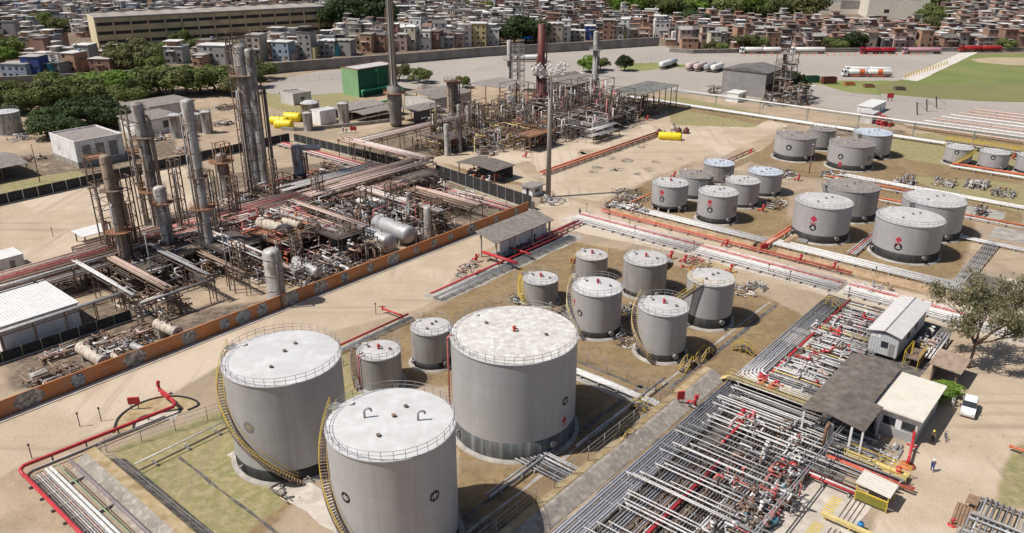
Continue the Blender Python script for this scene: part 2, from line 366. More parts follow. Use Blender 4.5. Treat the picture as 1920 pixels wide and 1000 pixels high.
SOIL_SHADE = ['150,560 300,520 430,500 520,470 600,500 700,480 860,430 940,400 850,330 650,300 400,330 200,430 60,520', '20,740 350,640 200,560 0,640', '640,280 760,230 1060,180 1210,170 1210,215 1000,270 900,295 800,300',
 '1215,395 1330,420 1440,370 1420,330 1250,340', '850,880 1000,990 860,1010', '0,300 200,280 330,260 330,300 0,360', '1050,1010 1560,575 1790,640 1640,760 1590,860 1500,1010', '170,610 520,560 560,590 330,680 150,740',
 '1470,320 1600,330 1750,300 1650,240 1450,270', '1480,470 1600,470 1600,380 1500,390', '1640,490 1760,500 1820,440 1700,400', '1560,235 1700,245 1690,330 1600,330 1440,320 1450,260', '1090,740 1090,850 1010,872 1120,890 1190,830 1185,780 1120,735', '-400,165 140,160 490,140 1000,100 1200,85 1260,98 2300,96 2300,-70 -400,-70']  # next-to-last polygon paints the widest tank's cast shadow darker, the others are earth
PALE = ['0,790 500,595 985,402 1040,365 1100,385 1570,515 1920,600 1920,650 1560,560 1300,480 1030,425 900,470 800,575 440,670 240,790 40,870 -60,930 -60,810',
 '985,290 1100,265 1250,205 1260,235 1440,240 1330,290 1120,378 1040,365', '1920,560 1780,700 1700,830 1620,1040 1850,1040 1880,860 1990,780 1990,540', '800,298 1210,215 1230,225 960,310 1040,360 1000,350',
 '0,385 345,312 440,420 100,490 0,510', '430,250 560,262 700,240 740,225 560,265', '1440,225 1480,235 1340,300 1300,300']
masks = []
for group, bl in ((GRASS, 2), (DRY, 2), (SOIL_SHADE, 3), (PALE, 2)):
    m = np.zeros(GX.shape)
    for s in group: m = np.maximum(m, pip(pxpoly(s)))
    masks.append(blur(m, bl))
nyv, nxv = GX.shape
vs = np.stack([GX.ravel(), GY.ravel(), np.zeros(GX.size)], 1)
idx = np.arange(GX.size).reshape(GX.shape)
fs = np.stack([idx[:-1, :-1].ravel(), idx[:-1, 1:].ravel(), idx[1:, 1:].ravel(), idx[1:, :-1].ravel()], 1)
me = bpy.data.meshes.new('ground'); me.vertices.add(len(vs)); me.vertices.foreach_set('co', vs.ravel())
me.loops.add(fs.size); me.loops.foreach_set('vertex_index', fs.ravel().astype(np.int32)); me.polygons.add(len(fs))
me.polygons.foreach_set('loop_start', np.arange(0, fs.size, 4, dtype=np.int32)); me.update()
at = me.color_attributes.new('cover', 'FLOAT_COLOR', 'POINT')
at.data.foreach_set('color', np.stack([m.ravel() for m in masks], 1).astype(np.float32).ravel())
def ground_mat():
    m = bpy.data.materials.new('ground'); m.use_nodes = True; t = m.node_tree; n = t.nodes; L = t.links; b = n['Principled BSDF']
    b.inputs['Roughness'].default_value = .95; b.inputs['Specular IOR Level'].default_value = .15
    tc = n.new('ShaderNodeTexCoord'); at = n.new('ShaderNodeAttribute'); at.attribute_name = 'cover'
    sp = n.new('ShaderNodeSeparateColor'); L.new(at.outputs['Color'], sp.inputs[0])
    def nz(sc, det=5, r=.6):
        x = n.new('ShaderNodeTexNoise'); x.inputs['Scale'].default_value = sc; x.inputs['Detail'].default_value = det; x.inputs['Roughness'].default_value = r
        L.new(tc.outputs['Object'], x.inputs['Vector']); return x.outputs[0]
    def mr(s, a, c, lo=0., hi=1.):
        x = n.new('ShaderNodeMapRange'); x.inputs[1].default_value = a; x.inputs[2].default_value = c; x.inputs[3].default_value = lo; x.inputs[4].default_value = hi
        L.new(s, x.inputs[0]); return x.outputs[0]
    def mix(f, a, c):
        x = n.new('ShaderNodeMix'); x.data_type = 'RGBA'
        for s, v in ((6, a), (7, c)):
            if isinstance(v, tuple): x.inputs[s].default_value = (*v, 1)
            else: L.new(v, x.inputs[s])
        L.new(f, x.inputs[0]); return x.outputs[2]
    def mth(op, a, c):
        x = n.new('ShaderNodeMath'); x.operation = op
        for i, v in enumerate((a, c)):
            if isinstance(v, (int, float)): x.inputs[i].default_value = v
            else: L.new(v, x.inputs[i])
        return x.outputs[0]
    big, mid, fin, tiny = nz(.035, 4), nz(.16, 6, .65), nz(.9, 5, .7), nz(5, 3)
    def cover(ch, soft=.22, amp=.9):        # a mask with ragged, noisy edges
        s = mth('ADD', ch, mth('MULTIPLY', mth('SUBTRACT', mth('ADD', mth('MULTIPLY', mid, .6), mth('MULTIPLY', fin, .4)), .5), amp))
        return mr(s, .5-soft, .5+soft)
    sand = mix(mr(mid, .35, .65), (.33, .25, .175), (.45, .355, .255))
    sand = mix(mr(big, .45, .62), sand, (.31, .25, .185)); sand = mix(mr(fin, .58, .72), sand, (.23, .185, .14))
    soil = mix(mr(fin, .35, .65), (.075, .06, .048), (.25, .195, .145))
    soil = mix(mr(mid, .52, .68), soil, (.33, .26, .195))
    dry = mix(mr(mid, .35, .65), (.205, .14, .075), (.30, .215, .12))
    dry = mix(mr(fin, .48, .62), dry, (.19, .14, .085))
    grass = mix(mr(mid, .35, .68), (.26, .23, .11), (.195, .195, .085))
    grass = mix(mr(fin, .42, .62), grass, (.34, .285, .16))
    pale = mix(mr(mid, .35, .7), (.48, .39, .295), (.40, .32, .235))
    pale = mix(mr(fin, .58, .75), pale, (.33, .265, .20)); pale = mix(mr(big, .5, .6), pale, (.53, .44, .345))
    c = mix(cover(sp.outputs[2]), sand, soil)  # soil colour also fills the painted shadow beside the widest tank
    c = mix(cover(sp.outputs[1]), c, dry)
    c = mix(cover(sp.outputs[0]), c, grass)
    c = mix(cover(at.outputs['Alpha'], .15, .5), c, pale)
    for rot, sx, sy in ((RZ, .02, .55), (RZ, .5, .02)):         # wheel tracks and drag marks along the two road directions
        mp = n.new('ShaderNodeMapping'); mp.inputs['Rotation'].default_value = (0, 0, -rot); mp.inputs['Scale'].default_value = (sx, sy, 1); L.new(tc.outputs['Object'], mp.inputs[0])
        tn = n.new('ShaderNodeTexNoise'); tn.inputs['Scale'].default_value = 1; tn.inputs['Detail'].default_value = 6; L.new(mp.outputs[0], tn.inputs['Vector'])
        c = mix(mth('MULTIPLY', mr(tn.outputs[0], .53, .68), mr(big, *((.44, .52, .55, 0.) if sx < sy else (.48, .56, 0., .5)))), c, (.27, .21, .155))
    sp_ = nz(2.6, 2, .5); c = mix(mr(sp_, .70, .76), c, (.11, .085, .065))
    x = n.new('ShaderNodeMix'); x.data_type = 'RGBA'; x.blend_type = 'MULTIPLY'; x.inputs[0].default_value = 1
    L.new(c, x.inputs[6]); L.new(mix(mr(tiny, .3, .7), (.86, .86, .86), (1.06, 1.06, 1.06)), x.inputs[7])
    L.new(x.outputs[2], b.inputs['Base Color'])
    bp = n.new('ShaderNodeBump'); bp.inputs['Strength'].default_value = .5; bp.inputs['Distance'].default_value = .25
    L.new(mth('ADD', fin, mth('MULTIPLY', tiny, .4)), bp.inputs['Height']); L.new(bp.outputs[0], b.inputs['Normal'])
    return m
MATS['ground'] = ground_mat(); me.materials.append(MATS['ground'])
g = bpy.data.objects.new('ground', me); COL.objects.link(g); struct(g)
def simple_ground(name, stops, scales, rough=.95):
    m = mat(name, stops[0], var=.12, scale=scales[0], rough=rough, col2=stops[1], amt=.42, scale2=scales[1], sharp=.2, fine=.12); return m
simple_ground('asphalt', ((.37, .33, .295), (.29, .26, .232)), (.03, .06))
simple_ground('field', ((.13, .175, .045), (.20, .195, .07)), (.04, .06))
simple_ground('lawn', ((.17, .21, .055), (.24, .23, .09)), (.06, .12))
simple_ground('field_bare', ((.42, .33, .22), (.34, .27, .17)), (.06, .1))
simple_ground('kerb', ((.62, .58, .53), (.48, .43, .38)), (.3, .5))
def sheet(name, poly, z, m, jit=.5, step=3.):
    """flat sheet a few millimetres above the ground with a slightly ragged edge"""
    pts = []; n = len(poly)
    for i in range(n):
        a = Vector((*poly[i], 0)); b = Vector((*poly[(i+1) % n], 0)); k = max(1, int((b-a).length/step))
        for j in range(k):
            p = a.lerp(b, j/k); pts.append((p.x+rnd(-jit, jit), p.y+rnd(-jit, jit), z))
    mb = MB(); mb.poly(pts); o = mb.build(name, m); struct(o); return o
sheet('asphalt_yard', pxpoly('470,172 520,150 600,134 760,120 900,107 1235,84 1300,101 1840,97 1800,110 1990,150 1990,275 1700,232 1480,190 1320,178 1200,166 1080,172 1000,166 900,162 800,166 700,170 560,180'), .03, 'asphalt', .6, 12)
sheet('grass_field', pxpoly('1690,150 1800,102 2000,100 2000,196 1760,186 1650,176 1640,160'), .06, 'field', .8, 6)
sheet('grass_verge', pxpoly('1490,140 1560,152 1690,152 1650,178 1600,176 1540,160 1490,156'), .055, 'lawn', .8, 6)
sheet('lawn_strip', pxpoly('1155,128 1190,119 1250,119 1330,124 1260,128 1190,134'), .055, 'lawn', .8, 6)
simple_ground('field_olive', ((.185, .175, .07), (.15, .165, .055)), (.05, .09))
sheet('field_margin', pxpoly('1640,162 1690,153 1760,158 1860,155 2000,160 2000,195 1760,185 1655,175'), .068, 'field_olive', 1.2, 5)
sheet('bare_patch', pxpoly('1820,112 1860,108 1990,108 1990,124 1900,123 1835,118'), .075, 'field_bare', .8, 6)
sheet('concrete_apron', pxpoly('1690,149 1800,100 1835,98 1720,153'), .07, 'kerb', .2, 6)
# oil stains and puddle marks on the sandy yard
mb = MB()
for px, py, rx in ((1100, 285, 2.4), (1143, 296, 1.9), (1175, 301, 2.3), (1120, 315, 1.6), (1160, 318, 1.6), (1230, 304, 1.4), (1218, 318, 1.8), (1203, 276, 1.4), (1178, 270, 1.3), (1160, 283, 1.4), (1085, 302, 1.3), (1113, 322, 1.6), (1150, 320, 1.2), (1273, 297, 1.2), (1195, 326, 1.2), (1090, 288, 1.5), (1210, 272, .9)):
    c = G(px, py); k = 14; a0 = rnd(0, 6)
    mb.poly([(c.x+rx*math.cos(2*math.pi*i/k)*rnd(.75, 1.2), c.y+1.3*rx*math.sin(2*math.pi*i/k)*rnd(.7, 1.2), .012) for i in range(k)])
o = mb.build('dirt_stains', 'stain'); struct(o)
# concrete aprons, drains and slopes of the bunds, in site axes
def strip(name, a0, a1, t0, t1, z, m, jit=.12):
    return sheet(name, atpoly([(a0, t0), (a1, t0), (a1, t1), (a0, t1)]), z, m, jit, 2.5)
# ------------------------------------------------------------------ storage tanks
def fit_tank(xl, xr, yf, yb):
    r = 5.
    for _ in range(20):
        yfr = G((xl+xr)/2, yb).y; Y = yfr+r; z = TOPZ(yfr, yf); d = Y*CT+(CZ-z)*ST; r = (xr-xl)/2*d/FPX
    return ((xl+xr)/2-960)*d/FPX, Y, r, z
def on_shell(R_, phi, z): return (R_*math.sin(phi), -R_*math.cos(phi), z)
def patch(mb, poly, R_, phi, z0, mi=0):
    mb.add([on_shell(R_, phi+x/R_, z0+y) for x, y in poly], [tuple(range(len(poly)))], mi, False)
def stroke(mb, pts, wd, R_, phi, z0, mi=0):
    for (x0, y0), (x1, y1) in zip(pts, pts[1:]):
        L = math.hypot(x1-x0, y1-y0) or 1e-6; nx, ny = -(y1-y0)/L*wd/2, (x1-x0)/L*wd/2
        patch(mb, [(x0+nx, y0+ny), (x0-nx, y0-ny), (x1-nx, y1-ny), (x1+nx, y1+ny)], R_, phi, z0, mi)
def emblem(root, R_, phi, z0, kind, s):
    mb = MB()
    if kind in ('round', 'roundpale', 'triangle'):
        k = 20
        for i in range(3):
            r0, r1 = s*i/3, s*(i+1)/3
            for j in range(k):
                a0, a1 = 2*math.pi*j/k, 2*math.pi*(j+1)/k
                q = [(r1*math.cos(a0), r1*math.sin(a0)), (r1*math.cos(a1), r1*math.sin(a1))]
                q += [(r0*math.cos(a1), r0*math.sin(a1)), (r0*math.cos(a0), r0*math.sin(a0))] if i else [(0, 0)]
                patch(mb, q, R_+.02, phi, z0)
        if kind == 'triangle':
            stroke(mb, [(-.5*s, -.4*s), (0, .5*s), (.5*s, -.4*s), (-.5*s, -.4*s)], .17*s, R_+.035, phi, z0, 1)
            stroke(mb, [(0, .4*s), (0, -.4*s)], .14*s, R_+.035, phi, z0, 1)
        else:
            w_ = .13*s
            arc = lambda cx, cy, r, a, b: [(cx+r*s*math.cos(R(a+(b-a)*i/8)), cy+r*s*math.sin(R(a+(b-a)*i/8))) for i in range(9)]
            stroke(mb, arc(-.32*s, -.05*s, .26, 0, 360), w_, R_+.035, phi, z0, 1)
            stroke(mb, [(-.08*s, .62*s), (-.08*s, -.32*s)], w_, R_+.035, phi, z0, 1)
            stroke(mb, arc(.32*s, .05*s, .26, 0, 360), w_, R_+.035, phi, z0, 1)
            stroke(mb, [(.08*s, .32*s), (.08*s, -.62*s)], w_, R_+.035, phi, z0, 1)
        o = mb.build('round_emblem', ['emblem_grey' if kind == 'roundpale' else 'emblem_black', 'emblem_ochre' if kind == 'roundpale' else 'emblem_white'], root)
    else:
        for sx, sy in ((0, .52), (0, -.52), (.52, 0), (-.52, 0)):
            patch(mb, [(sx*s, (sy+.5)*s), ((sx-.5)*s, sy*s), (sx*s, (sy-.5)*s), ((sx+.5)*s, sy*s)], R_+.02, phi, z0)
        x = -.95*s
        while x < .9*s:                 # a line of small lettering under the diamond
            wv = s*random.choice((.1, .16, .2)); patch(mb, [(x, -1.55*s), (x+wv, -1.55*s), (x+wv, -1.2*s), (x, -1.2*s)], R_+.02, phi, z0); x += wv+.06*s
        o = mb.build('red_emblem', 'emblem_red', root)
    return o
def rail_ring(mb, r, z, h, n, a0=0., a1=2*math.pi, th=.045, posts=1):
    full = abs(a1-a0) > 6.2; k = n if full else n+1
    an = [a0+(a1-a0)*i/n for i in range(k)]
    for hh in (h, h*.55):
        mb.tube([on_shell(r, a, z+hh) for a in an], th*.7, 4, closed=full)
    for a in an[::posts]: mb.bar(on_shell(r, a, z), on_shell(r, a, z+h), th*1.1)
def spiral(root, R_, H, a0, a1, m_step, m_rail, wd=.8, rise=.22):
    n = int(H/rise); st, ra = MB(), MB(); top = []
    for i in range(n+1):
        f = i/n; a = a0+(a1-a0)*f; z = H*(1-f); p = Vector(on_shell(R_+.12, a, z)); q = Vector(on_shell(R_+.12+wd, a, z))
        st.bar(p, q, .26, .05)
        top.append((a, z))
    for rr in (R_+.1, R_+.14+wd): st.tube([on_shell(rr, a, z-.08) for a, z in top[::3]], .07, 4)
    for hh in (1.0, .55): ra.tube([on_shell(R_+.14+wd, a, z+hh) for a, z in top[::3]], .042, 4)
    ra.tube([on_shell(R_+.14, a, z+.95) for a, z in top[::3]], .03, 4)
    for a, z in top[::5]: ra.bar(on_shell(R_+.14+wd, a, z), on_shell(R_+.14+wd, a, z+1), .05)
    o = st.build('staircase', m_step, root); ra.build('handrail', m_rail, o); return o
def tank(label, fit, shell='tank_paint', roof='roof_dirty', band=None, bandm='black_band', stairs=None, stair_mats=('frame_steel', 'yellow'), rail='grey_steel',
         emblems=(), vents='red', group='storage tanks', cone=.06, base=True, xyrh=None, legs=False, rail_on=True):
    x, y, r, h = xyrh or fit_tank(*fit)
    root = thing('storage_tank', label, 'storage tank', (x, y, 0), -math.atan2(x, y), group)
    n = 160 if r > 5 else 96
    z0 = .25
    if legs:
        z0 = .9
        for i in range(10):
            a = 2*math.pi*i/10; mb = MB(); mb.bar(on_shell(r-.2, a, 0), on_shell(r-.2, a, z0), .35); mb.build('leg', 'wall_white', root)
    bz = z0+(band or 0)
    sh = MB().lathe([(r, bz), (r, h-.12)], n); sh.lathe([(r, h-.12), (r+.10, h-.1)], n); sh.lathe([(r+.10, h-.1), (r+.10, h)], n); sh.lathe([(r+.10, h), (r-.05, h+.03)], n)
    sh.build('shell', shell, root)
    if band: MB().lathe([(r+.012, z0), (r+.012, bz), (r-.02, bz+.01)], n).build('base_band', bandm, root)
    if not legs: MB().lathe([(r+.6, 0), (r+.5, .18), (r+.05, .22), (r+.02, z0), (r-.3, z0)], n).build('foundation', 'concrete', root)
    else: MB().lathe([(r, z0), (r-.3, z0)], n).build('floor_ring', 'black_band', root)
    rm = MB().lathe([(r-.05, h+.03), (r*.75, h+.03+r*.25*cone*1.1), (r*.4, h+.03+r*.6*cone*1.05), (.01, h+r*cone)], n).build('roof', roof, root)
    if rail_on:
        ra = MB(); rail_ring(ra, r-.06, h, 1.0, max(18, int(r*5.5))); ra.build('guard_rail', rail, root)
    zt = lambda q: h+.03+(1-q)*r*cone
    if vents == 'red':
        v = MB(); v.cyl((0, 0, zt(0)-.1), (0, 0, zt(0)+.5), .16, n=8); v.ball((0, 0, zt(0)+.55), .24, 8, 5); v.cyl((.1, .1, zt(0)+.3), (.45, .3, zt(0)+.15), .1, n=8)
        v.build('vent_valve', 'red', root)
    elif vents == 'hooks':
        for px_, py_ in ((-.40, .16), (.42, -.06)):
            v = MB(); c = (px_*r, py_*r, zt(math.hypot(px_, py_)))
            v.tube([(c[0], c[1], c[2]-.1), (c[0], c[1], c[2]+.75), (c[0]+.12, c[1], c[2]+1.0), (c[0]+.42, c[1], c[2]+1.08), (c[0]+.66, c[1], c[2]+.95), (c[0]+.72, c[1], c[2]+.7)], .11, 8)
            v.build('gooseneck_vent', 'grey_steel', root)
    if vents in ('hooks', 'caps', 'red'):
        for px_, py_ in ((-.2, -.38), (.05, .1), (.25, .35)) if vents != 'red' else ((-.45, .3), (.5, -.1)):
            v = MB(); c = (px_*r, py_*r, zt(math.hypot(px_, py_))); v.cyl((c[0], c[1], c[2]-.1), (c[0], c[1], c[2]+.18), .16, n=8); v.cyl((c[0], c[1], c[2]+.18), (c[0], c[1], c[2]+.24), .24, n=8)
            v.build('roof_hatch', 'frame_steel', root)
        v = MB(); v.cyl((-.62*r, .62*r, zt(.85)-.1), (-.62*r, .62*r, zt(.85)+.22), .36, n=12); v.build('manhole', 'lamp_grey', root)
    if stairs:
        spiral(root, r, h, R(stairs[0]), R(stairs[1]), *stair_mats)
        pl = MB(); a = R(stairs[0])
        for k in range(3):
            b = a-R(4)+R(8)*k/2; pl.bar(on_shell(r-.1, b, h+.02*k), on_shell(r+.95, b, h+.02*k), .5, .05)
        pl.build('landing', 'grey_steel', root)
    for px, py, kind, s in emblems:
        lo, hi = -1.5, 1.5
        for _ in range(30):
            m = (lo+hi)/2; q = Matrix.Rotation(-math.atan2(x, y), 3, 'Z') @ Vector(on_shell(r, m, 0)); zq = TOPZ(y+q.y, py)
            if PXL((x+q.x, y+q.y, zq))[0] < px: lo = m
            else: hi = m
        emblem(root, r, m, zq, kind, s)
    # nozzles and a manway at the foot
    for k, a in enumerate((R(35), R(75), R(-60))):
        v = MB(); v.cyl(on_shell(r-.05, a, bz*.5+.5), on_shell(r+.45, a, bz*.5+.5), .16 if k else .32, n=10); v.cyl(on_shell(r+.45, a, bz*.5+.5), on_shell(r+.52, a, bz*.5+.5), .26 if k else .44, n=10)
        v.build('nozzle', 'grey_steel', root)
    return root, (x, y, r, h)
TK = {}
def T(key, *a, **k): TK[key] = tank(*a, **k)[1]
T('T1', 'tall grey tank, clean white roof, yellow spiral stairs, left of the three big ones', (421, 637, 726, 908), 'tank_paint', 'roof_white', 1.5, 'black_band', (-128, 6), emblems=((466, 802, 'roundpale', .75),), vents='caps', cone=.04, group='big tanks in the foreground')
T('T2', 'tall grey tank nearest the viewer, white roof with two hooked vent pipes', None, 'tank_paint_pale', 'roof_white', 1.4, 'black_band', (-125, -8), xyrh=(-12.15, 67.9, 6.45, 14.4), emblems=((648, 933, 'round', .62), (815, 930, 'round', .62)), vents='hooks', cone=.03, group='big tanks in the foreground')
T('T3', 'widest grey tank, roof of flaking white paint, dark grey band around its foot', (845, 1083, 685, 866), 'tank_paint_pale', 'roof_flaky', 2.4, 'grey_band', None, emblems=((1060, 752, 'round', .60), (1058, 787, 'diamond', .5)), cone=.035, group='big tanks in the foreground')
T('T4', 'small dull grey tank behind the front tanks, with a thin red standpipe on its side', (669, 751, 677, 738), 'tank_paint_dull', 'roof_dirty', None, stairs=(-120, -60), stair_mats=('frame_steel', 'grey_steel'))
T('T5', 'small dull grey tank with dark foot left of the widest tank', (770, 846, 630, 697), 'tank_paint_dull', 'roof_dirty', 1.0, stairs=(60, 150), vents='caps')
T('T6', 'low grey tank with a bright yellow curved staircase on its left side', (981, 1047, 535, 577), 'tank_paint_dull', 'roof_dirty', None, stairs=(-125, -35), stair_mats=('yellow', 'yellow'))
T('T7', 'low grey tank farthest from the viewer in the middle bund, beside the red pipes', (1080, 1140, 489, 529), 'tank_paint_dull', 'roof_dirty', None, rail='pale_yellow', stairs=(-150, -95))
T('T8', 'grey tank with snow white domed roof, black round emblem and red emblem', (1074, 1167, 557, 638), 'tank_paint', 'roof_white', 1.0, stairs=(-120, -20), stair_mats=('grey_steel', 'pale_yellow'), emblems=((1087, 587, 'triangle', .55), (1077, 565, 'diamond', .42)), cone=.14)
T('T9', 'plain grey tank with dirty white roof behind the snow white domed one', (1170, 1252, 500, 562), 'tank_paint_dull', 'roof_dirty', .8, stairs=(80, 170))
T('T10', 'grey tank with pale spiral stairs, in front of the black footed one', (1198, 1291, 594, 682), 'tank_paint', 'roof_dirty', 1.1, stairs=(-130, -5), stair_mats=('frame_steel', 'pale_yellow'), cone=.1)
T('T11', 'grey tank with tall black foot reached by a straight yellow and black stair', (1290, 1378, 538, 620), 'tank_paint', 'roof_dirty', 1.7, rail='yellow', vents='caps')
g = 'tanks across the road'
T('T12', 'squat grey tank raised on white blocks, leftmost across the road', (1224, 1291, 352, 400), 'tank_paint', 'roof_dirty', .6, emblems=((1241, 361, 'diamond', .62), (1241, 374, 'triangle', .6)), group=g, legs=True)
T('T13', 'squat grey tank behind the one raised on white blocks', (1273, 1337, 335, 376), 'tank_paint', 'roof_dark', .9, group=g, stairs=(40, 120), stair_mats=('frame_dark', 'frame_steel'), vents='caps')
T('T14', 'squat grey tank at the front of the six, red emblem over a round black one', (1311, 1384, 370, 423), 'tank_paint', 'roof_dirty', 1.2, emblems=((1331, 379, 'diamond', .6), (1331, 394, 'triangle', .65), (1378, 393, 'triangle', .55)), group=g, vents='caps')
T('T15', 'squat grey tank with bluish roof at the far back of the six', (1320, 1377, 313, 346), 'tank_paint_dull', 'roof_blue', .6, group=g, vents='caps')
T('T16', 'squat grey tank between the front tank and the blue roofed right one', (1362, 1425, 347, 392), 'tank_paint', 'roof_dirty', .7, group=g, stairs=(-120, -50), stair_mats=('frame_dark', 'frame_steel'), vents='caps')
T('T17', 'squat pinkish grey tank with blue roof, rightmost of the six', (1404, 1467, 330, 371), 'tank_paint', 'roof_blue', .8, group=g, vents='caps')
T('T18', 'broad grey tank with black foot, red and black emblems, left of the front pair', (1494, 1597, 393, 460), 'tank_paint', 'roof_dirty', 1.6, emblems=((1526, 411, 'diamond', .72), (1524, 427, 'triangle', .7)), group=g, vents='caps')
T('T19', 'broad grey tank hidden behind the left one of the front pair, stair on its roof', (1551, 1647, 362, 420), 'tank_paint_dull', 'roof_dark', 1.4, stairs=(-70, 0), stair_mats=('frame_dark', 'grey_steel'), group=g, vents='caps')
T('T20', 'broadest grey tank across the road, nearest the yard tree, red and black emblems', (1648, 1767, 427, 497), 'tank_paint', 'roof_dirty', 1.7, emblems=((1685, 450, 'diamond', .62), (1684, 463, 'triangle', .75)), group=g, vents='caps')
T('T21', 'broad grey tank half hidden behind the broadest one, black steel stair at its right', (1699, 1807, 390, 456), 'tank_paint', 'roof_dirty', 1.5, stairs=(-40, 25), stair_mats=('frame_dark', 'grey_steel'), group=g, vents='caps')
g = 'tanks at the far right'
T('T22', 'grey tank with stained dark roof, left one of the far four', (1456, 1530, 262, 305), 'tank_paint', 'roof_dark', 1.4, emblems=((1479, 277, 'triangle', .8),), group=g, vents='caps')
T('T23', 'narrow grey tank squeezed behind the left one of the far four', (1520, 1567, 247, 284), 'tank_paint_dull', 'roof_dark', .9, group=g, vents='caps')
T('T24', 'streaked grey tank with dark roof, black and red emblems, front of the far four', (1558, 1639, 277, 323), 'tank_paint', 'roof_dark', 1.4, emblems=((1576, 294, 'triangle', .75), (1575, 307, 'diamond', .6), (1630, 297, 'triangle', .6)), group=g, vents='caps')
T('T25', 'grey tank with blue roof and a dark diagonal stair, behind the streaked one', (1603, 1672, 256, 300), 'tank_paint', 'roof_blue', .9, stairs=(-40, 40), stair_mats=('frame_dark', 'frame_steel'), group=g, vents='caps')
T('T26', 'small grey tank with a yellow stair across its front', (1776, 1824, 282, 312), 'tank_paint', 'roof_dirty', .7, stairs=(70, -20), emblems=((1794, 286, 'triangle', .6),), stair_mats=('yellow', 'yellow'), group=g, vents='none')
T('T27', 'small grey tank with a round black emblem, between two others at the right edge', (1841, 1892, 291, 322), 'tank_paint', 'roof_dirty', .7, emblems=((1862, 296, 'triangle', .6),), group=g, vents='none')
T('T28', 'small grey tank cut by the right edge of the picture', (1912, 1962, 298, 330), 'tank_paint', 'roof_dirty', .7, group=g, vents='none')
T('TL', 'white storage tank cut by the left edge beside the mango trees', (-20, 32, 215, 256), 'column_pale', 'roof_white', None, vents='none', group=None, stairs=(-100, -40), stair_mats=('grey_steel', 'grey_steel'))
# red standpipe and the straight stair
x, y, r, h = TK['T4']; d = Vector((-.75, -.66, 0)); o = MB().tube([(x+d.x*(r+.25), y+d.y*(r+.25), .2), (x+d.x*(r+.25), y+d.y*(r+.25), h+.4), (x+d.x*(r-.6), y+d.y*(r-.6), h+.5)], .09, 6).build('standpipe', 'red'); tag(o, 'thin red standpipe up the side of a small tank', 'pipe')
x, y, r, h = TK['T3']; o = MB().tube([(x-r-.35, y-.8, .2), (x-r-.35, y-.8, h*.98), (x-r+.2, y-.6, h+.3)], .12, 6).build('standpipe', 'pink_red'); tag(o, 'tall pinkish standpipe on the left side of the widest tank', 'pipe')
x, y, r, h = TK['T11']; x2, y2 = G(1262, 600)[:2]
p0 = Vector((x-r*.55, y-r*.75, h)); p1 = Vector((x-r*.55-6.5, y-r*.75+.5, h-5.5))
root = thing('access_stair', 'straight yellow and black stair climbing to the black footed tank', 'stairs', (0, 0, 0))
st = MB(); ra = MB(); dd = (p1-p0); sd = Vector((0, .5, 0))
for i in range(24): q = p0+dd*i/23; st.bar(q-sd, q+sd, .3, .05)
for s in (-1, 1):
    st.bar(p0+sd*s, p1+sd*s, .1, .25); ra.bar(p0+sd*s+Vector((0, 0, 1)), p1+sd*s+Vector((0, 0, 1)), .06); ra.bar(p0+sd*s+Vector((0, 0, .5)), p1+sd*s+Vector((0, 0, .5)), .05)
    for i in range(0, 24, 4): q = p0+dd*i/23+sd*s; ra.bar(q, q+Vector((0, 0, 1)), .06)
    st.bar(p1+sd*s, Vector((p1.x, p1.y+sd.y*s, 0)), .14)
st.build('steps', 'frame_dark', root); ra.build('handrail', 'yellow', root)
# ------------------------------------------------------------------ pipes on sleepers: every run is a thing, every pipe a part
SLEEP = MB().box(-.5, .5, -.12, .12, 0, .35).mesh('sleeper', 'concrete')
def prun(label, axis, a, b, c, pipes, group='pipe runs on sleepers', sleepers=4., z=.35, cat='pipes', name='pipe_run', wobble=0., rise=None):
    """axis 'a' or 't'; from a to b along it; c = other coordinate; pipes = [(offset, radius, material, dz)]"""
    pt = (lambda u, v, zz: P(u, v, zz)) if axis == 'a' else (lambda u, v, zz: P(v, u, zz))
    mid = pt((a+b)/2, c, 0); root = thing(name, label, cat, mid, 0, group); inv = -mid
    lo, hi = 1e9, -1e9
    for off, r, m, dz in pipes:
        lo = min(lo, off); hi = max(hi, off); e0, e1 = rnd(-wobble, wobble), rnd(-wobble, wobble)
        zz = z+r+dz; pts = [pt(a+e0, c+off, zz), pt(b+e1, c+off, zz)]
        if rise: pts = [pt(a+e0, c+off, -.1), pt(a+e0+rise*.1, c+off, zz-.3), pt(a+e0+.4, c+off, zz)]+[pt(b+e1-.4, c+off, zz), pt(b+e1, c+off, zz-.4), pt(b+e1, c+off, -.1)]
        MB().tube([q+inv for q in pts], r, 8).build('pipe', m, root)
    if sleepers:
        n = max(2, int(abs(b-a)/sleepers)); wd = hi-lo+.6
        for i in range(n):
            u = a+(b-a)*(i+.5)/n; q = pt(u, c+(lo+hi)/2, 0)+inv
            inst(SLEEP, 'sleeper', root, q, RZ+(math.pi/2 if axis == 'a' else 0), (wd, 1, z/.35))
    return root
def bundle(n, gap, r, mats, dz=0., jit=.0):
    return [(i*gap+rnd(-jit, jit), r*rnd(.75, 1.2), mats[i % len(mats)] if not isinstance(mats, str) else mats, dz) for i in range(n)]
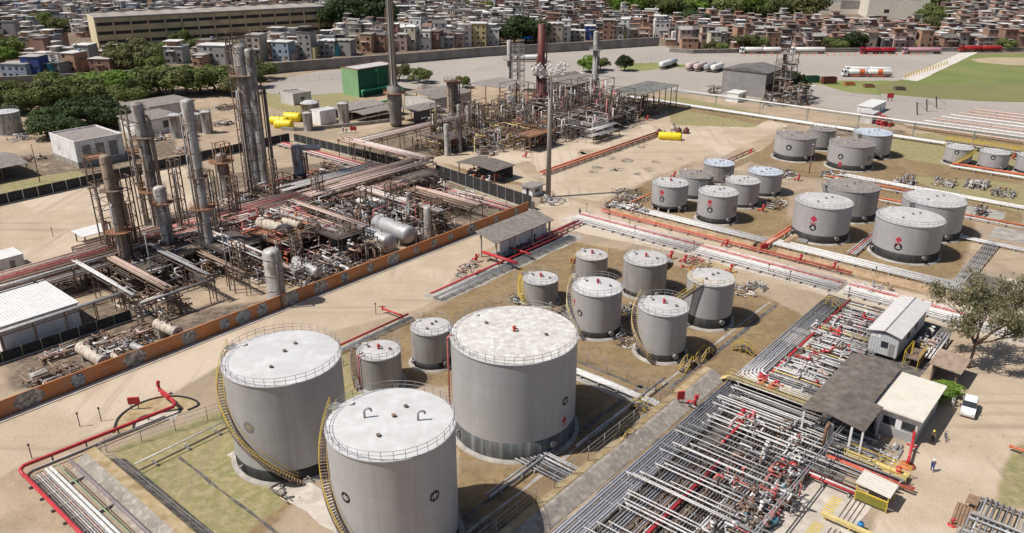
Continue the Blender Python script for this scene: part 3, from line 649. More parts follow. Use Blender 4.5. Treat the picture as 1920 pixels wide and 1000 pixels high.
# left front: pipes dropping toward the bottom left corner
prun('red fire main with grey and white pipes, bottom left corner', 't', -17, -48, -112.7, [(0, .24, 'red', .5), (.55, .07, 'steel_pipe', 0), (.8, .08, 'dark_pipe', 0), (1.05, .08, 'grey_steel', 0), (1.3, .06, 'white_pipe', 0), (1.55, .1, 'grey_steel', 0), (1.8, .07, 'pink_pipe', 0), (2.05, .1, 'grey_steel', 0), (2.35, .22, 'white_pipe', 0), (2.85, .2, 'white_pipe', 0)], sleepers=3)
prun('green pipe beside a thick purple brown pipe, left of the concrete slope', 't', -17.5, -48, -109.2, [(0, .1, 'green_pipe', .3), (1.3, .22, 'purple_pipe', .25), (.5, .05, 'dark_pipe', 0)], sleepers=7)
root = thing('fire_main', 'bright red fire main with hydrant running along the dirt road, bottom left', 'pipe', P(-100, -15.5))
q0 = -P(-100, -15.5); mm = MB(); mm.tube([P(-112.7, -17, .9)+q0, P(-112.6, -15.4, .9)+q0, P(-112, -14.9, 1)+q0, P(-94, -16.4, 1)+q0, P(-93.3, -15.8, 1)+q0, P(-92.9, -10.6, 1)+q0], .22, 8); mm.build('pipe', 'red', root)
mm = MB(); mm.tube([P(-111.6, -15.9, .6)+q0, P(-95.5, -17.1, .6)+q0], .1, 8); mm.build('pipe', 'grey_steel', root)
mm = MB(); mm.cyl(P(-92.9, -10.6, .6)+q0, P(-92.9, -10.6, 2)+q0, .2, n=8); mm.ball(P(-92.9, -10.6, 2.05)+q0, .28); mm.bar(P(-93.3, -10.9, 1.8)+q0, P(-92.5, -10.3, 1.8)+q0, .16)
mm.bar(P(-93.2, -12, 1.1)+q0, P(-93.2, -14, 1.1)+q0, .5, .5); mm.build('hydrant', 'red', root)
for t in (-11.5, -13, -15): mm = MB(); mm.bar(P(-92.9, t, 0)+q0, P(-92.9, t, .85)+q0, .14); mm.build('support', 'frame_dark', root)
for a in (-109, -105, -101, -97): mm = MB(); mm.bar(P(a, -15.4, 0)+q0, P(a, -15.4, .85)+q0, .14); mm.build('support', 'frame_dark', root)
# kerbed islands along that road
def curb_ring(pts, h, wd, m, name='kerb'):
    mb = MB()
    for a, b in zip(pts, pts[1:]): mb.bar((a.x, a.y, h/2), (b.x, b.y, h/2), wd, h)
    o = mb.build(name, m); return struct(o)
def smooth(pts, k=6):
    out = []; n = len(pts)
    for i in range(n-1):
        p0, p1, p2, p3 = pts[max(i-1, 0)], pts[i], pts[i+1], pts[min(i+2, n-1)]
        for j in range(k): t = j/k; out.append(.5*((2*p1)+(p2-p0)*t+(2*p0-5*p1+4*p2-p3)*t*t+(3*p1-p0-3*p2+p3)*t**3))
    return out+[pts[-1]]
isl = smooth([G(213, 812), G(222, 785), G(250, 763), G(290, 748), G(330, 744), G(362, 750), G(372, 760), G(352, 770)])
sheet('island_soil', [(p.x, p.y) for p in isl]+[tuple(G(250, 805)[:2])], .02, 'bank_soil', .05, 50)
sheet('island_soil', [(p.x, p.y) for p in smooth([G(250, 803), G(254, 792), G(275, 780), G(340, 768)])]+[tuple(G(330, 785)[:2])], .03, 'concrete_pale', .05, 50)
curb_ring(isl, .16, .25, 'black_band', 'island_kerb')
curb_ring(smooth([G(250, 805), G(254, 792), G(275, 780), G(340, 768)]), .16, .25, 'black_band', 'island_kerb')
def redsign(px, py, label, w_=1.5, h_=1.0, z=.9, zb=0.):
    b = G(px, py, zb); root = thing('red_board', label, 'sign', b, R(8))
    MB().box(-w_/2, w_/2, -.12, .12, z, z+h_).build('board', 'red', root)
    for s in (-1, 1): MB().box(s*w_*.3-.05, s*w_*.3+.05, -.05, .05, 0, z).build('post', 'frame_dark', root)
redsign(254, 768, 'red hose box on two legs inside the kerbed island, bottom left')
redsign(1077, 503, 'red hose box on legs beside the grey walled shed', 1.5, 1.1)
redsign(1276, 752, 'red hose box at the end of the bund road near the pipe yard', 1.0, 1.2, .3, 1.0)
redsign(1432, 474, 'red hose box beside the orange red pipe across the road', 1.6, 1.0)
# concrete slopes of the bunds (earth banks faced with concrete)
def bank(name, label, prof, axis, a, b, c, m):
    """prism with cross-section prof [(offset, z)] swept along an axis of the site"""
    pt = (lambda u, v, zz: P(u, v, zz)) if axis == 'a' else (lambda u, v, zz: P(v, u, zz))
    n = len(prof); k = max(2, int(abs(b-a)/4)); vs = []; fs = []
    for i in range(k+1):
        u = a+(b-a)*i/k
        for o_, z_ in prof: q = pt(u, c+o_, z_); vs.append((q.x, q.y, q.z+rnd(-.03, .03)*(z_ > .05)))
    for i in range(k):
        for j in range(n-1): fs.append((i*n+j, i*n+j+1, (i+1)*n+j+1, (i+1)*n+j))
    mb = MB(); mb.add(vs, fs); mb.f.append(tuple(range(n))); mb.mi.append(0); mb.sm.append(False); mb.f.append(tuple(k*n+j for j in range(n))); mb.mi.append(0); mb.sm.append(False)
    o = mb.build(name, m); return tag(o, label, 'embankment')
bank('concrete_bank', 'grey concrete bank with white streaks falling to the bottom left pipes', [(0, 0), (.2, .1), (1.9, 1.3), (2.1, 1.35)], 't', -18.5, -50, -108.3, 'concrete_slope')
bank('earth_bank', 'bare brown bank top between the concrete slope and the dark strip, bottom left', [(0, 0), (0, 1.34), (1.3, 1.3), (1.4, 1.2), (1.42, 0)], 't', -18, -50, -106.2, 'bank_soil')
bank('dark_strip', 'dark asphalt inner slope of the bund in front of the left big tank', [(0, 0), (0, 1.15), (1.7, .1), (1.8, 0)], 't', -21.5, -52, -104.75, 'bund_inner')
bank('concrete_bank', 'concrete bank beside the grey pipe bundle, right of the big tanks', [(-2.2, 0), (-2.1, .1), (-.3, 1.0), (0, 1.05), (.05, 1.0), (1.2, .97), (1.4, 0)], 'a', -92, -38, -66.7, 'concrete_slope')
sheet('bund_walk', atpoly([(-92, -66.6), (-38, -66.6), (-38, -65.6), (-92, -65.6)]), 1.03, 'bank_soil', .1)
bank('earth_bank', 'reddish earth bank behind the long orange red pipe, six tanks end', [(0, 0), (.9, .7), (2.0, .75), (2.8, 0)], 't', -14, -49, 12.9, 'bank_orange')
bank('earth_bank', 'reddish earth bank behind the long orange red pipe, broad tanks end', [(0, 0), (.9, .7), (2.0, .75), (2.8, 0)], 't', -54, -84, 12.9, 'bank_orange')
bank('earth_bank', 'reddish earth bank between the six tanks and the broad tanks', [(0, 0), (1.0, .9), (1.8, .9), (2.8, 0)], 'a', 19, 56, -55.0, 'bank_orange')
bank('earth_bank', 'sloping earth bank along the sandy yard behind the six tanks', [(0, 0), (1.2, 1.0), (2.0, 1.0), (3.2, 0)], 'a', 50, 88, -19.6, 'bank_soil')
# drains and dark gutters inside the bunds
def drain(name, axis, a, b, c, wd=.5, m='bund_inner'):
    strip(name, *((a, b, c-wd/2, c+wd/2) if axis == 'a' else (c-wd/2, c+wd/2, min(a, b), max(a, b))), .02, m)
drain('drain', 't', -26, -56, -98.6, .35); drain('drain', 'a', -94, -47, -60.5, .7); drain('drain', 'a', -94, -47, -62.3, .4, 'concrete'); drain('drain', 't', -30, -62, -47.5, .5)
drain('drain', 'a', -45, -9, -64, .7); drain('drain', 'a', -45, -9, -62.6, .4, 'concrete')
strip('concrete_path', -94.5, -91, -52, -30, .024, 'concrete_pale', .3); strip('concrete_path', -91, -60, -46, -43.8, .024, 'concrete_pale', .3)
strip('concrete_path', -52, -49, -64, -30, .022, 'concrete', .2)
strip('concrete_path', -58, -54, -40, -32, .022, 'concrete_pale', .3)
strip('pipe_bed', -46, -4, -19.6, -14.6, .016, 'concrete', .3)
strip('pipe_bed', 1.5, 8.2, -70, -9, .018, 'concrete_pale', .25)
strip('pipe_bed', 1.8, 8.4, -110, -70, .018, 'concrete_pale', .25)
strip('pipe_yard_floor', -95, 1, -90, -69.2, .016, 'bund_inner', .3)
# chain link fences: posts as parts, wires as one panel
def wire_fence(label, pts, h=2.2, step=3., m='grey_steel', name='wire_fence', z0=0., top=True, wires=4):
    root = thing(name, label, 'fence', pts[0]); inv = -pts[0]; pan = MB()
    for a, b in zip(pts, pts[1:]):
        L = (b-a).length; n = max(1, int(L/step))
        for i in range(n+(b is pts[-1])):
            q = a.lerp(b, i/n)+inv; MB().cyl((q.x, q.y, z0), (q.x, q.y, z0+h), .05, n=6).build('post', m, root)
        for k in range(wires):
            zz = z0+.15+(h-.25)*k/(wires-1); pan.bar(a+inv+Vector((0, 0, zz)), b+inv+Vector((0, 0, zz)), .03 if k < wires-1 else .05)
    pan.build('wires', m, root); return root
wire_fence('thin wire fence at the corner of the left bund above the dark strip', [P(-104.6, -18.7), P(-104.2, -48)], 2.2, 4)
wire_fence('thin wire fence along the bund below the dirt road', [P(-103.9, -18.4), P(-88, -22.5), P(-84, -23)], 2.2, 4)
wire_fence('wire fence on the bund top beside the pipe yard', [P(-91, -65.7, 1.02), P(-47.5, -65.6, 1.02)], 2.2, 3.3, z0=0.)
wire_fence('wire fence between the big tanks and the middle tanks', [P(-47.2, -65, 0), P(-47.2, -44, 0)], 2.2, 3.2)
wire_fence('low wire fence behind the left big tank along the road', [P(-82, -23), P(-71, -23.5)], 1.2, 2.5)
# pipe runs across the bunds
W3 = ['white_pipe', 'white_pipe', 'pink_pipe']
prun('four white pipes running along the back of the widest tank', 't', -45, -66.5, -51, bundle(3, .42, .17, 'white_pipe'), sleepers=3)
prun('white handrail pipe along the left bund in front of the left big tank', 'a', -103.2, -90.6, -24.6, [(0, .09, 'white_pipe', .5), (-.9, .07, 'dark_pipe', .1)], sleepers=3.5)
prun('dark and white pipes passing between the two front tanks and the widest tank', 't', -42, -66.6, -69.5, [(0, .12, 'white_pipe', .3), (.35, .1, 'white_pipe', .3), (-.5, .16, 'white_pipe', .1), (-1.0, .14, 'steel_pipe', 0), (-1.4, .12, 'steel_pipe', 0), (-1.8, .12, 'dark_pipe', 0), (-2.3, .14, 'steel_pipe', 0), (-2.8, .12, 'steel_pipe', 0)], sleepers=3.2)
prun('two grey pipes on the shaded ground right of the nearest tank', 'a', -80, -68, -60.8, bundle(2, .6, .16, 'steel_pipe', .2), sleepers=4)
prun('long grey pipe crossing the shade beside the widest tank', 'a', -66, -44.5, -62.6, [(0, .16, 'steel_pipe', .4)], sleepers=5)
prun('red and grey pipes beside the dirt road behind the left big tank', 'a', -82, -54, -19.2, [(0, .17, 'red', .2), (-.6, .12, 'white_pipe', 0), (-1.0, .12, 'steel_pipe', 0), (-1.4, .1, 'steel_pipe', 0)], sleepers=3.5)
root = thing('hydrant', 'red hydrant pipe with cross valve at the end of the red roadside pipe', 'hydrant', P(-55.5, -14.5)); mm = MB(); mm.tube([(0, 0, 1.3), (0, 0, .5)], .16, 8); mm.tube([(0, 0, .8), P(-55, -19)-P(-55.5, -14.5)+Vector((0, 0, .7))], .17, 8); mm.bar((-.5, 0, 1.2), (.5, 0, 1.2), .14); mm.build('body', 'red', root)
prun('red pipe with grey pipes on a concrete bed below the grey walled shed', 'a', -46, -6, -16.4, [(0, .2, 'red', .35), (-.6, .14, 'steel_pipe', 0), (-1.05, .14, 'grey_steel', 0), (-1.5, .12, 'grey_steel', 0), (-1.9, .12, 'steel_pipe', 0), (-2.3, .1, 'grey_steel', 0)], sleepers=2.2)
prun('red and white pipes on the far side of the bed below the shed', 'a', -20, 2, -13.6, [(0, .2, 'red', .2), (.5, .16, 'red', .1), (-1, .16, 'pink_red', .1), (1.0, .14, 'white_pipe', 0)], sleepers=2.2)
prun('short raised red pipe bridge in front of the shed', 't', -11.3, -20, -27, [(0, .26, 'red', 1.0), (.6, .2, 'red', .9)], sleepers=2.5)
prun('bright red pipe branch from the shed to the pipe bed', 't', -12, -19, -21.2, [(0, .2, 'red', .8)], sleepers=2.5)
# broad bed of white and red pipes along the cross road
mm = []
for i in range(11): mm.append((i*.56, rnd(.09, .16), random.choice(['white_pipe', 'white_pipe', 'white_pipe', 'steel_pipe', 'pink_red' if i > 5 else 'white_pipe', 'pink_pipe']), rnd(0, .15)))
mm[7] = (7*.56, .16, 'pink_red', .2)
prun('broad row of white and red pipes along the cross road, shed end', 't', -11, -41, 2.3, mm, sleepers=2.5)
prun('broad row of white and red pipes along the cross road, pipe yard end', 't', -41.4, -70, 2.3, mm, sleepers=2.5)
prun('red and white pipes passing behind the white cabin on stilts', 't', -71, -112, 2.5, mm, sleepers=2.5)
prun('row of white pipes across the road in front of the six tanks', 't', -13, -50, 16.4, bundle(6, .52, .13, 'white_pipe', .1), sleepers=3)
prun('row of white pipes across the road in front of the broad tanks', 't', -50.5, -86, 16.8, bundle(7, .52, .13, 'white_pipe', .1), sleepers=3)
OR = [(0, .2, 'orange_red', .15), (-.55, .12, 'pink_red', .05)]
prun('long orange red pipe edging the cross road on its far side', 't', -13, -69.5, 12.0, OR, sleepers=4)
prun('orange red pipe between the six tanks and the broad tanks', 'a', 14, 58, -51.5, [(0, .2, 'orange_red', .3), (.6, .14, 'pink_red', .1), (1.2, .2, 'orange_red', 0)], sleepers=4)
prun('orange red pipe behind the six tanks along the sandy yard', 'a', 20, 86, -15.3, [(0, .2, 'orange_red', .2), (-1, .12, 'brown_pipe', .1)], sleepers=4)
prun('white pipes between the left and right broad tanks', 'a', 22, 60, -66.6, bundle(4, .5, .15, ['steel_pipe', 'steel_pipe', 'pink_red']), sleepers=3)
prun('grey pipes on sleepers left of the broad tanks', 'a', 22, 62, -56.4, bundle(4, .5, .14, 'steel_pipe'), sleepers=3)
prun('grey pipe bundle right of the broadest tank', 'a', 16.5, 48, -87.2, bundle(7, .4, .13, 'steel_pipe'), sleepers=3)
prun('white pipes behind the broad tanks', 't', -60, -98, 46.0, bundle(4, .5, .16, 'white_pipe'), sleepers=3)
prun('red pipe on the ground behind the broad tanks', 't', -52, -98, 62.0, [(0, .22, 'orange_red', .2), (.7, .14, 'pink_red', .1), (-1.2, .14, 'white_pipe', .1)], sleepers=3.5)
prun('white pipes in front of the far four tanks', 't', -44, -112, 76.0, bundle(5, .55, .17, 'white_pipe'), sleepers=3.5)
prun('red pipe near the far four tanks', 't', -42, -66, 72.0, [(0, .25, 'orange_red', .2), (1, .2, 'orange_red', .1), (-1.5, .16, 'white_pipe', .1)], sleepers=3.5)
prun('white pipes in front of the small tanks at the right edge', 't', -88, -130, 88, bundle(4, .55, .17, 'white_pipe'), sleepers=4)
prun('orange pipes behind the far four tanks', 't', -64, -130, 106, [(0, .25, 'orange_red', .3), (1.2, .25, 'orange_red', .1), (-2, .2, 'white_pipe', .2), (-2.7, .2, 'white_pipe', .2)], sleepers=4)
prun('orange red pipe ladder along the rear unit by the sandy yard', 'a', 26, 88, 16.5, [(0, .28, 'orange_red', .3), (-1.1, .24, 'orange_red', .2), (-1.9, .16, 'brown_pipe', 0)], sleepers=3)
prun('orange red pipe along the black fence of the left unit', 't', 36, 90, 9.0, [(0, .25, 'orange_red', .2), (-1, .16, 'orange_red', .1)], sleepers=4)
prun('red and white pipes inside the black fence, upper left unit', 't', 50, 96, 1.5, [(0, .2, 'red', .2), (-.7, .14, 'white_pipe', .1), (-1.3, .16, 'pink_red', .1), (-1.9, .14, 'white_pipe', 0), (-2.5, .14, 'dark_pipe', 0)], sleepers=3)
prun('red and white pipes inside the black fence, near the orange wall', 't', 4, 33, 1.0, [(0, .14, 'white_pipe', .2), (-.7, .16, 'pink_pipe', .1), (-1.3, .2, 'pink_red', .1), (-1.9, .14, 'white_pipe', 0), (-2.5, .16, 'pink_pipe', 0), (-3.1, .2, 'pink_red', 0), (-3.8, .14, 'dark_pipe', 0)], sleepers=3)
# ------------------------------------------------------------------ walls round the left process unit
def hexagon(cx, cz, w_, h_): return [(cx-w_*.5, cz), (cx-w_*.28, cz+h_*.5), (cx+w_*.28, cz+h_*.5), (cx+w_*.5, cz), (cx+w_*.28, cz-h_*.5), (cx-w_*.28, cz-h_*.5)]
root = thing('painted_wall', 'long orange boundary wall with grey hexagonal mural panels beside the dirt road', 'wall', P(-58, 0), RZ)
H_ = 2.5
MB().box(-66, 59, -.1, .1, 0, H_).build('wall', 'orange_wall', root)
MB().box(-66, 59, -1.3, -.35, 0, .12).build('kerb', 'concrete_pale', root)
MB().box(-66, 59, -.35, -.1, 0, .05).build('gutter', 'bund_inner', root)
k = 0; xs = []
for px in (45, 135, 240, 340, 405, 440, 475, 528, 583, 627, 675, 717, 760, 793, 823, 862, 908, 945, 975):
    a = AT(px, 783-.389*px-15)[0]+58; wd = [4.2, 2.2, 3.8, 2.6, 1.9, 3.0, 2.2, 3.6, 3.4, 2.0, 2.0, 3.4, 1.6, 1.9, 1.6, 3.2, 1.8, 1.8, 1.8][k]
    mb = MB(); ph = hexagon(a, H_*.52, wd, min(H_*.92, wd*.9)); n = len(ph)
    mb.add([(x, -.103, z) for x, z in ph], [tuple(range(n))]); mb.add([(x, -.103, z) for x, z in ph]+[(x, -.1, z) for x, z in ph], [(i, (i+1) % n, n+(i+1) % n, n+i) for i in range(n)])
    mb.build('mural', 'mural_blue' if k in (1, 4, 5, 6, 9) else 'mural_grey', root); k += 1
for px in (190, 295, 500, 555, 605, 650, 740):          # faint pale writing, too worn to read
    a = AT(px, 783-.389*px-15)[0]+58; mb = MB(); x = a-.7
    while x < a+.7: wv = rnd(.08, .16); mb.box(x, x+wv, -.104, -.1, 1.35, 1.35+rnd(.2, .32)); x += wv+.06
    mb.build('lettering', 'mural_faint', root)
def screen(label, pts, h=2.3, step=2.6, post='white_paint', panel='black_screen', base=True, ph=.25):
    root = thing('screen_fence', label, 'fence', pts[0]); inv = -pts[0]
    for a, b in zip(pts, pts[1:]):
        L = (b-a).length; n = max(1, int(L/step)); d = (b-a).normalized(); nn = Vector((-d.y, d.x, 0))
        if nn.y > 0: nn = -nn
        MB().bar(a+inv+Vector((0, 0, .2+h/2)), b+inv+Vector((0, 0, .2+h/2)), .06, h).build('screen', panel, root)
        if base: MB().bar(a+inv+Vector((0, 0, .1)), b+inv+Vector((0, 0, .1)), .35, .2).build('plinth', 'concrete_pale', root)
        for i in range(n+1):
            q = a.lerp(b, i/n)+inv+nn*.09; MB().bar(q, q+Vector((0, 0, h+ph)), .1).build('post', post, root)
    return root
screen('black mesh fence with white posts from the orange wall up to the pipe rack', [P(2.6, .2), P(7.2, 36)], 3.2, 2.9)
screen('black mesh fence with white posts behind the pipe rack towards the yellow drums', [P(7.2, 40), P(5.5, 96)], 2.4, 3)
screen('black mesh fence across the top of the left unit, behind the tall columns', [P(5, 97.8), P(-36.8, 98.2)], 2.4, 3.2)
screen('black mesh fence at the far left of the left unit, below the white substation', [P(-37, 98.2), P(-84, 97.8)], 2.4, 3.2)
screen('dark green mesh fence in front of the white building, bottom left of the unit', [P(-84.4, 15.2), P(-112, 16)], 1.7, 2.6, 'green_pipe')
# ------------------------------------------------------------------ columns, vessels, drums
def column(label, bx, by, top, wpx, m='column_steel', decks=(), ladder=True, pipes=2, cap=True, skirt=None, group='process columns', top_gear=False, r=None, lean=0, name='process_column', segs=None):
    b = G(bx, by); d = b.y*CT+CZ*ST; r = r or wpx/2*d/FPX*.97; h = TOPZ(b.y, top)
    root = thing(name, label, 'column', b, -math.atan2(b.x, b.y), group); mb = MB()
    prof = [(r*1.12, 0), (r*1.12, .6), (r, .9)]
    for f in (segs or ()): prof += [(r*f[1], h*f[0]-.4), (r*f[2], h*f[0]+.4)]
    rt = r*(segs[-1][2] if segs else 1)
    if cap: prof += [(rt, h-rt*.5), (rt*.85, h-rt*.2), (rt*.5, h-.05), (.01, h)]
    else: prof += [(rt, h), (rt*.8, h), (rt*.8, h-1)]
    mb.lathe(prof, 20); mb.build('shell', m, root)
    if skirt: MB().lathe([(r*1.14, .02), (r*1.14, skirt[0]), (r, skirt[0]+.05)], 20).build('skirt', skirt[1], root)
    bands = MB(); z = 3.
    while z < h-1.5: bands.lathe([(r*1.0, z), (r*1.035, z+.05), (r*1.035, z+.22), (r, z+.27)], 20); z += rnd(2.4, 3.6)
    if not segs: bands.build('stiffener_rings', m, root)
    for z, dr, dm in decks:
        k = MB(); k.lathe([(r*1.0, z), (r+dr, z), (r+dr, z+.12), (r, z+.12)], 16, smooth=False); k.build('platform', dm, root)
        ra = MB(); rail_ring(ra, r+dr-.05, z+.1, 1.05, 12, th=.05); ra.build('guard_rail', dm, root)
    if ladder:
        la = MB(); a = R(50); c = Vector(on_shell(r+.3, a, 0)); s = Vector((math.cos(a), math.sin(a), 0))*.28
        for q in (-1, 1): la.bar(c+s*q+Vector((0, 0, .5)), c+s*q+Vector((0, 0, h)), .06)
        z = 1.
        while z < h: la.bar(c-s+Vector((0, 0, z)), c+s+Vector((0, 0, z)), .04); z += .9
        z = 3.
        while z < h: la.lathe([(.45, z), (.45, z+.06)], 8, (c.x*1.12, c.y*1.12, 0)); z += 1.8
        la.build('ladder', 'frame_steel', root)
    for i in range(pipes):
        a = R(random.choice((-70, -35, 20, 75, 110, 150))+rnd(-12, 12)); rr = r+rnd(.3, .6); tz = h*rnd(.6, 1.0); q = on_shell(rr, a, 0)
        MB().tube([(q[0], q[1], .3), (q[0], q[1], tz), (q[0]*.4, q[1]*.4, tz+.5)], rnd(.1, .2), 7).build('riser', random.choice(['rust_pipe', 'steel_pipe', 'brown_pipe', 'dark_pipe']), root)
    if top_gear:
        mb = MB(); s = r+.9
        for sx in (-1, 1):
            for sy in (-1, 1): mb.bar((sx*s, sy*s, h-2), (sx*s, sy*s, h+2.6), .14)
        for zz in (h, h+1.3, h+2.6):
            for q in ((-s, -s, s, -s), (s, -s, s, s), (s, s, -s, s), (-s, s, -s, -s)): mb.bar((q[0], q[1], zz), (q[2], q[3], zz), .12)
        mb.bar((-s, 0, h+2.6), (s, 0, h+2.6), .2); mb.build('top_frame', 'frame_steel', root)
    return root, r, h, b
def lattice(label, bx, by, top, half, m='frame_steel', levels=6, decks=(), group='steel towers', name='steel_tower', z0=0., rz=RZ, hx=None, deckm='platform_orange', clutter=6, cl_m=('rust_pipe', 'brown_pipe', 'steel_pipe'), b=None, h=None):
    b = b if b is not None else G(bx, by); h = h or TOPZ(b.y, top); hx = hx or half
    root = thing(name, label, 'steel frame', b, rz, group); fr = MB()
    cs = [(-hx, -half), (hx, -half), (hx, half), (-hx, half)]
    for x, y in cs: MB().bar((x, y, z0), (x, y, h), .2).build('post', m, root)
    for i in range(levels+1):
        z = h*i/levels if i else .3
        for (x0, y0), (x1, y1) in zip(cs, cs[1:]+cs[:1]): fr.bar((x0, y0, z), (x1, y1, z), .13)
        if i < levels:
            for k, ((x0, y0), (x1, y1)) in enumerate(zip(cs, cs[1:]+cs[:1])):
                if (i+k) % 2: fr.bar((x0, y0, z), (x1, y1, h*(i+1)/levels), .08)
    fr.build('bracing', m, root)
    for z in decks:
        d = MB(); d.box(-hx-.2, hx+.2, -half-.2, half+.2, z, z+.08); d.build('deck', deckm, root)
        ra = MB()
        for hh in (.55, 1.05):
            q = [(-hx-.5, -half-.5), (hx+.5, -half-.5), (hx+.5, half+.5), (-hx-.5, half+.5)]
            for (x0, y0), (x1, y1) in zip(q, q[1:]+q[:1]): ra.bar((x0, y0, z+hh), (x1, y1, z+hh), .05)
        for (x0, y0), (x1, y1) in zip(q, q[1:]+q[:1]):
            for i in range(4): f = i/4; ra.bar((x0+(x1-x0)*f, y0+(y1-y0)*f, z), (x0+(x1-x0)*f, y0+(y1-y0)*f, z+1.05), .05)
        ra.build('guard_rail', m, root)
    for i in range(clutter):
        x, y = rnd(-hx, hx)*.8, rnd(-half, half)*.8; z1 = h*rnd(.4, 1)
        MB().tube([(x, y, .2), (x, y, z1), (x+rnd(-1, 1)*hx, y, z1), (x+rnd(-.2, .2), y+rnd(-1, 1)*half, z1)][:random.choice((2, 3))], rnd(.09, .22), 6).build('pipe', random.choice(cl_m), root)
    return root
D = lambda *q: list(q)
column('tall column at the far left of the unit, rusty brown lower half and orange platform', 242, 520, 290, 20, 'column_rusty', ((9.2, 1.5, 'platform_orange'), (3.0, 1.6, 'platform_orange'), (17, 1.1, 'frame_steel')), pipes=6)
lattice('dark lattice riser tower leaning against the leftmost column', 222, 505, 292, 1.5, 'frame_steel', 9, (22,), clutter=7)
column('tall brown stained column with a hooked overhead pipe, second from left', 303, 452, 192, 21, 'column_steel', ((11, 1.5, 'platform_orange'), (22, 1.3, 'frame_steel')), pipes=5)
lattice('narrow ladder tower with orange deck beside the hooked brown column', 288, 448, 205, 1.3, 'frame_steel', 9, (12, 19), clutter=5)
column('short pale column with domed top and dark side nozzle, in front of the brown one', 323, 492, 349, 23, 'column_pale', ((12.2, .9, 'platform_orange'),), pipes=2)
column('slim pale full height column with orange platform at its middle', 397, 495, 186, 21, 'column_pale', ((11.5, 1.3, 'platform_orange'), (17.5, .8, 'frame_steel')), pipes=3)
column('shorter grey column carrying a rusty red platform and valves on top', 426, 378, 287, 21, 'column_steel', ((9.8, 1.6, 'platform_orange'),), pipes=1)
lattice('red rusty valve frame on top of the shorter grey column', 432, 378, 268, 1.2, 'platform_orange', 4, (), clutter=5, cl_m=('orange_red', 'rust_pipe', 'pink_red'), group=None)
column('tallest twin column, dark weathered left shell with open frame on top', 484, 360, 82, 27, 'column_steel', ((28.5, 1.6, 'frame_steel'), (20, .8, 'frame_steel')), pipes=4, top_gear=True)
column('tallest twin column, paler right shell without a top frame', 499, 361, 90, 19, 'column_steel', (), pipes=2, ladder=False)
lattice('ladder tower up the left side of the tallest twin column', 470, 358, 70, .9, 'frame_steel', 12, (29,), clutter=3)
column('thin dark vent pipe standing right of the tallest twin column', 517, 352, 165, 6, 'column_rusty', (), pipes=0, ladder=False, cap=False)
column('grey column joined at its head to a small drum, right of the twin column', 563, 347, 270, 21, 'column_steel', (), pipes=2, skirt=(3, 'black_band'))
o = MB().drum((-.2, 0, 0), (4.6, 0, 0), .75).build('drum', 'drum_grey', None, G(563, 347)+Vector((1.2, 0, TOPZ(G(563, 347).y, 277)))); tag(o, 'small horizontal drum at the head of the grey column beside the twin column', 'drum')
column('thin dark pipe column right of the small head drum', 578, 338, 285, 6, 'column_rusty', (), pipes=0, ladder=False)
column('upright grey vessel with turquoise skirt just inside the orange wall', 521, 571, 466, 34, 'column_pale', (), pipes=1, skirt=(1.1, 'turquoise'), ladder=True)
column('small grey column by the orange wall right of the big bullets', 803, 452, 388, 13, 'column_pale', (), pipes=1, ladder=False)
column('small grey column behind the big bullets', 770, 420, 360, 12, 'column_steel', (), pipes=1, ladder=False)
for bx, by, tp, lb in ((432, 545, 430, 'thin grey lamp post beside the pale columns'), (291, 545, 440, 'thin grey post in front of the short pale column'), (442, 550, 445, 'thin dark post by the upright vessel'), (75, 342, 272, 'thin wooden pole on the sandy plot, upper left'), (413, 375, 268, 'thin dark pole beside the slim pale column'), (1430, 205, 170, 'thin pole on the road by the sandy yard'), (1517, 325, 272, 'lamp post between the far four tanks'), (313, 405, 205, 'thin dark pole between the brown and slim columns')):
    b = G(bx, by); h = TOPZ(b.y, tp); root = thing('pole', lb, 'pole', b); MB().cyl((0, 0, 0), (0, 0, h), .14, .1, 6).build('shaft', 'grey_steel' if by > 400 else 'frame_steel', root); MB().box(-.3, .3, -.12, .12, h, h+.2).build('lamp', 'lamp_grey', root)
def hdrum(label, p0, p1, r, m='drum_cream', saddle='concrete', group='horizontal drums', noz=True, flange=False, z=None, name='pressure_drum'):
    c = (p0+p1)/2; d = p1-p0; L = d.length; root = thing(name, label, 'drum', Vector((c.x, c.y, 0)), math.atan2(d.y, d.x), group); zc = c.z
    MB().drum((-L/2+r*.3, 0, zc), (L/2-r*.3, 0, zc), r, 20, .5 if not flange else .15).build('shell', m, root)
    bands = MB()
    for f in (-.36, -.12, .12, .36): bands.tube([(L*f, r*1.0*math.cos(q), zc+r*1.0*math.sin(q)) for q in [2*math.pi*i/16 for i in range(16)]], .05, 4, closed=True)
    bands.build('bands', m, root)
    for f in (-.3, .3): MB().box(L*f-.25, L*f+.25, -r*.7, r*.7, 0, zc-r*.6).build('saddle', saddle, root)
    if flange:
        MB().tube([(L/2-r*.2, 0, zc), (L/2+.15, 0, zc)], r*1.12, 18).build('end_flange', 'drum_grey', root); MB().tube([(L/2+.14, 0, zc), (L/2+.2, 0, zc)], r*.3, 10).build('nozzle', 'dark_gap', root)
    if noz:
        for f in (-.25, .05, .28): MB().cyl((L*f, 0, zc+r*.9), (L*f, 0, zc+r+.5), .14, n=8).build('nozzle', 'rust_pipe', root)
    return root
hdrum('large grey bullet tank, left one of the pair by the orange wall', P(-36.5, 15.5, 2.6), P(-37.6, 3.6, 2.6), 1.95, 'drum_grey')
hdrum('large grey bullet tank, right one of the pair by the orange wall', P(-30.8, 15.5, 2.6), P(-31.6, 4.2, 2.6), 1.85, 'drum_grey')
hdrum('cream drum on legs with flat grey end, above the bend of the orange wall', P(-84.2, 6.8, 2.1), P(-83.6, -.0, 2.1)+W*1.2, .85, flange=True)
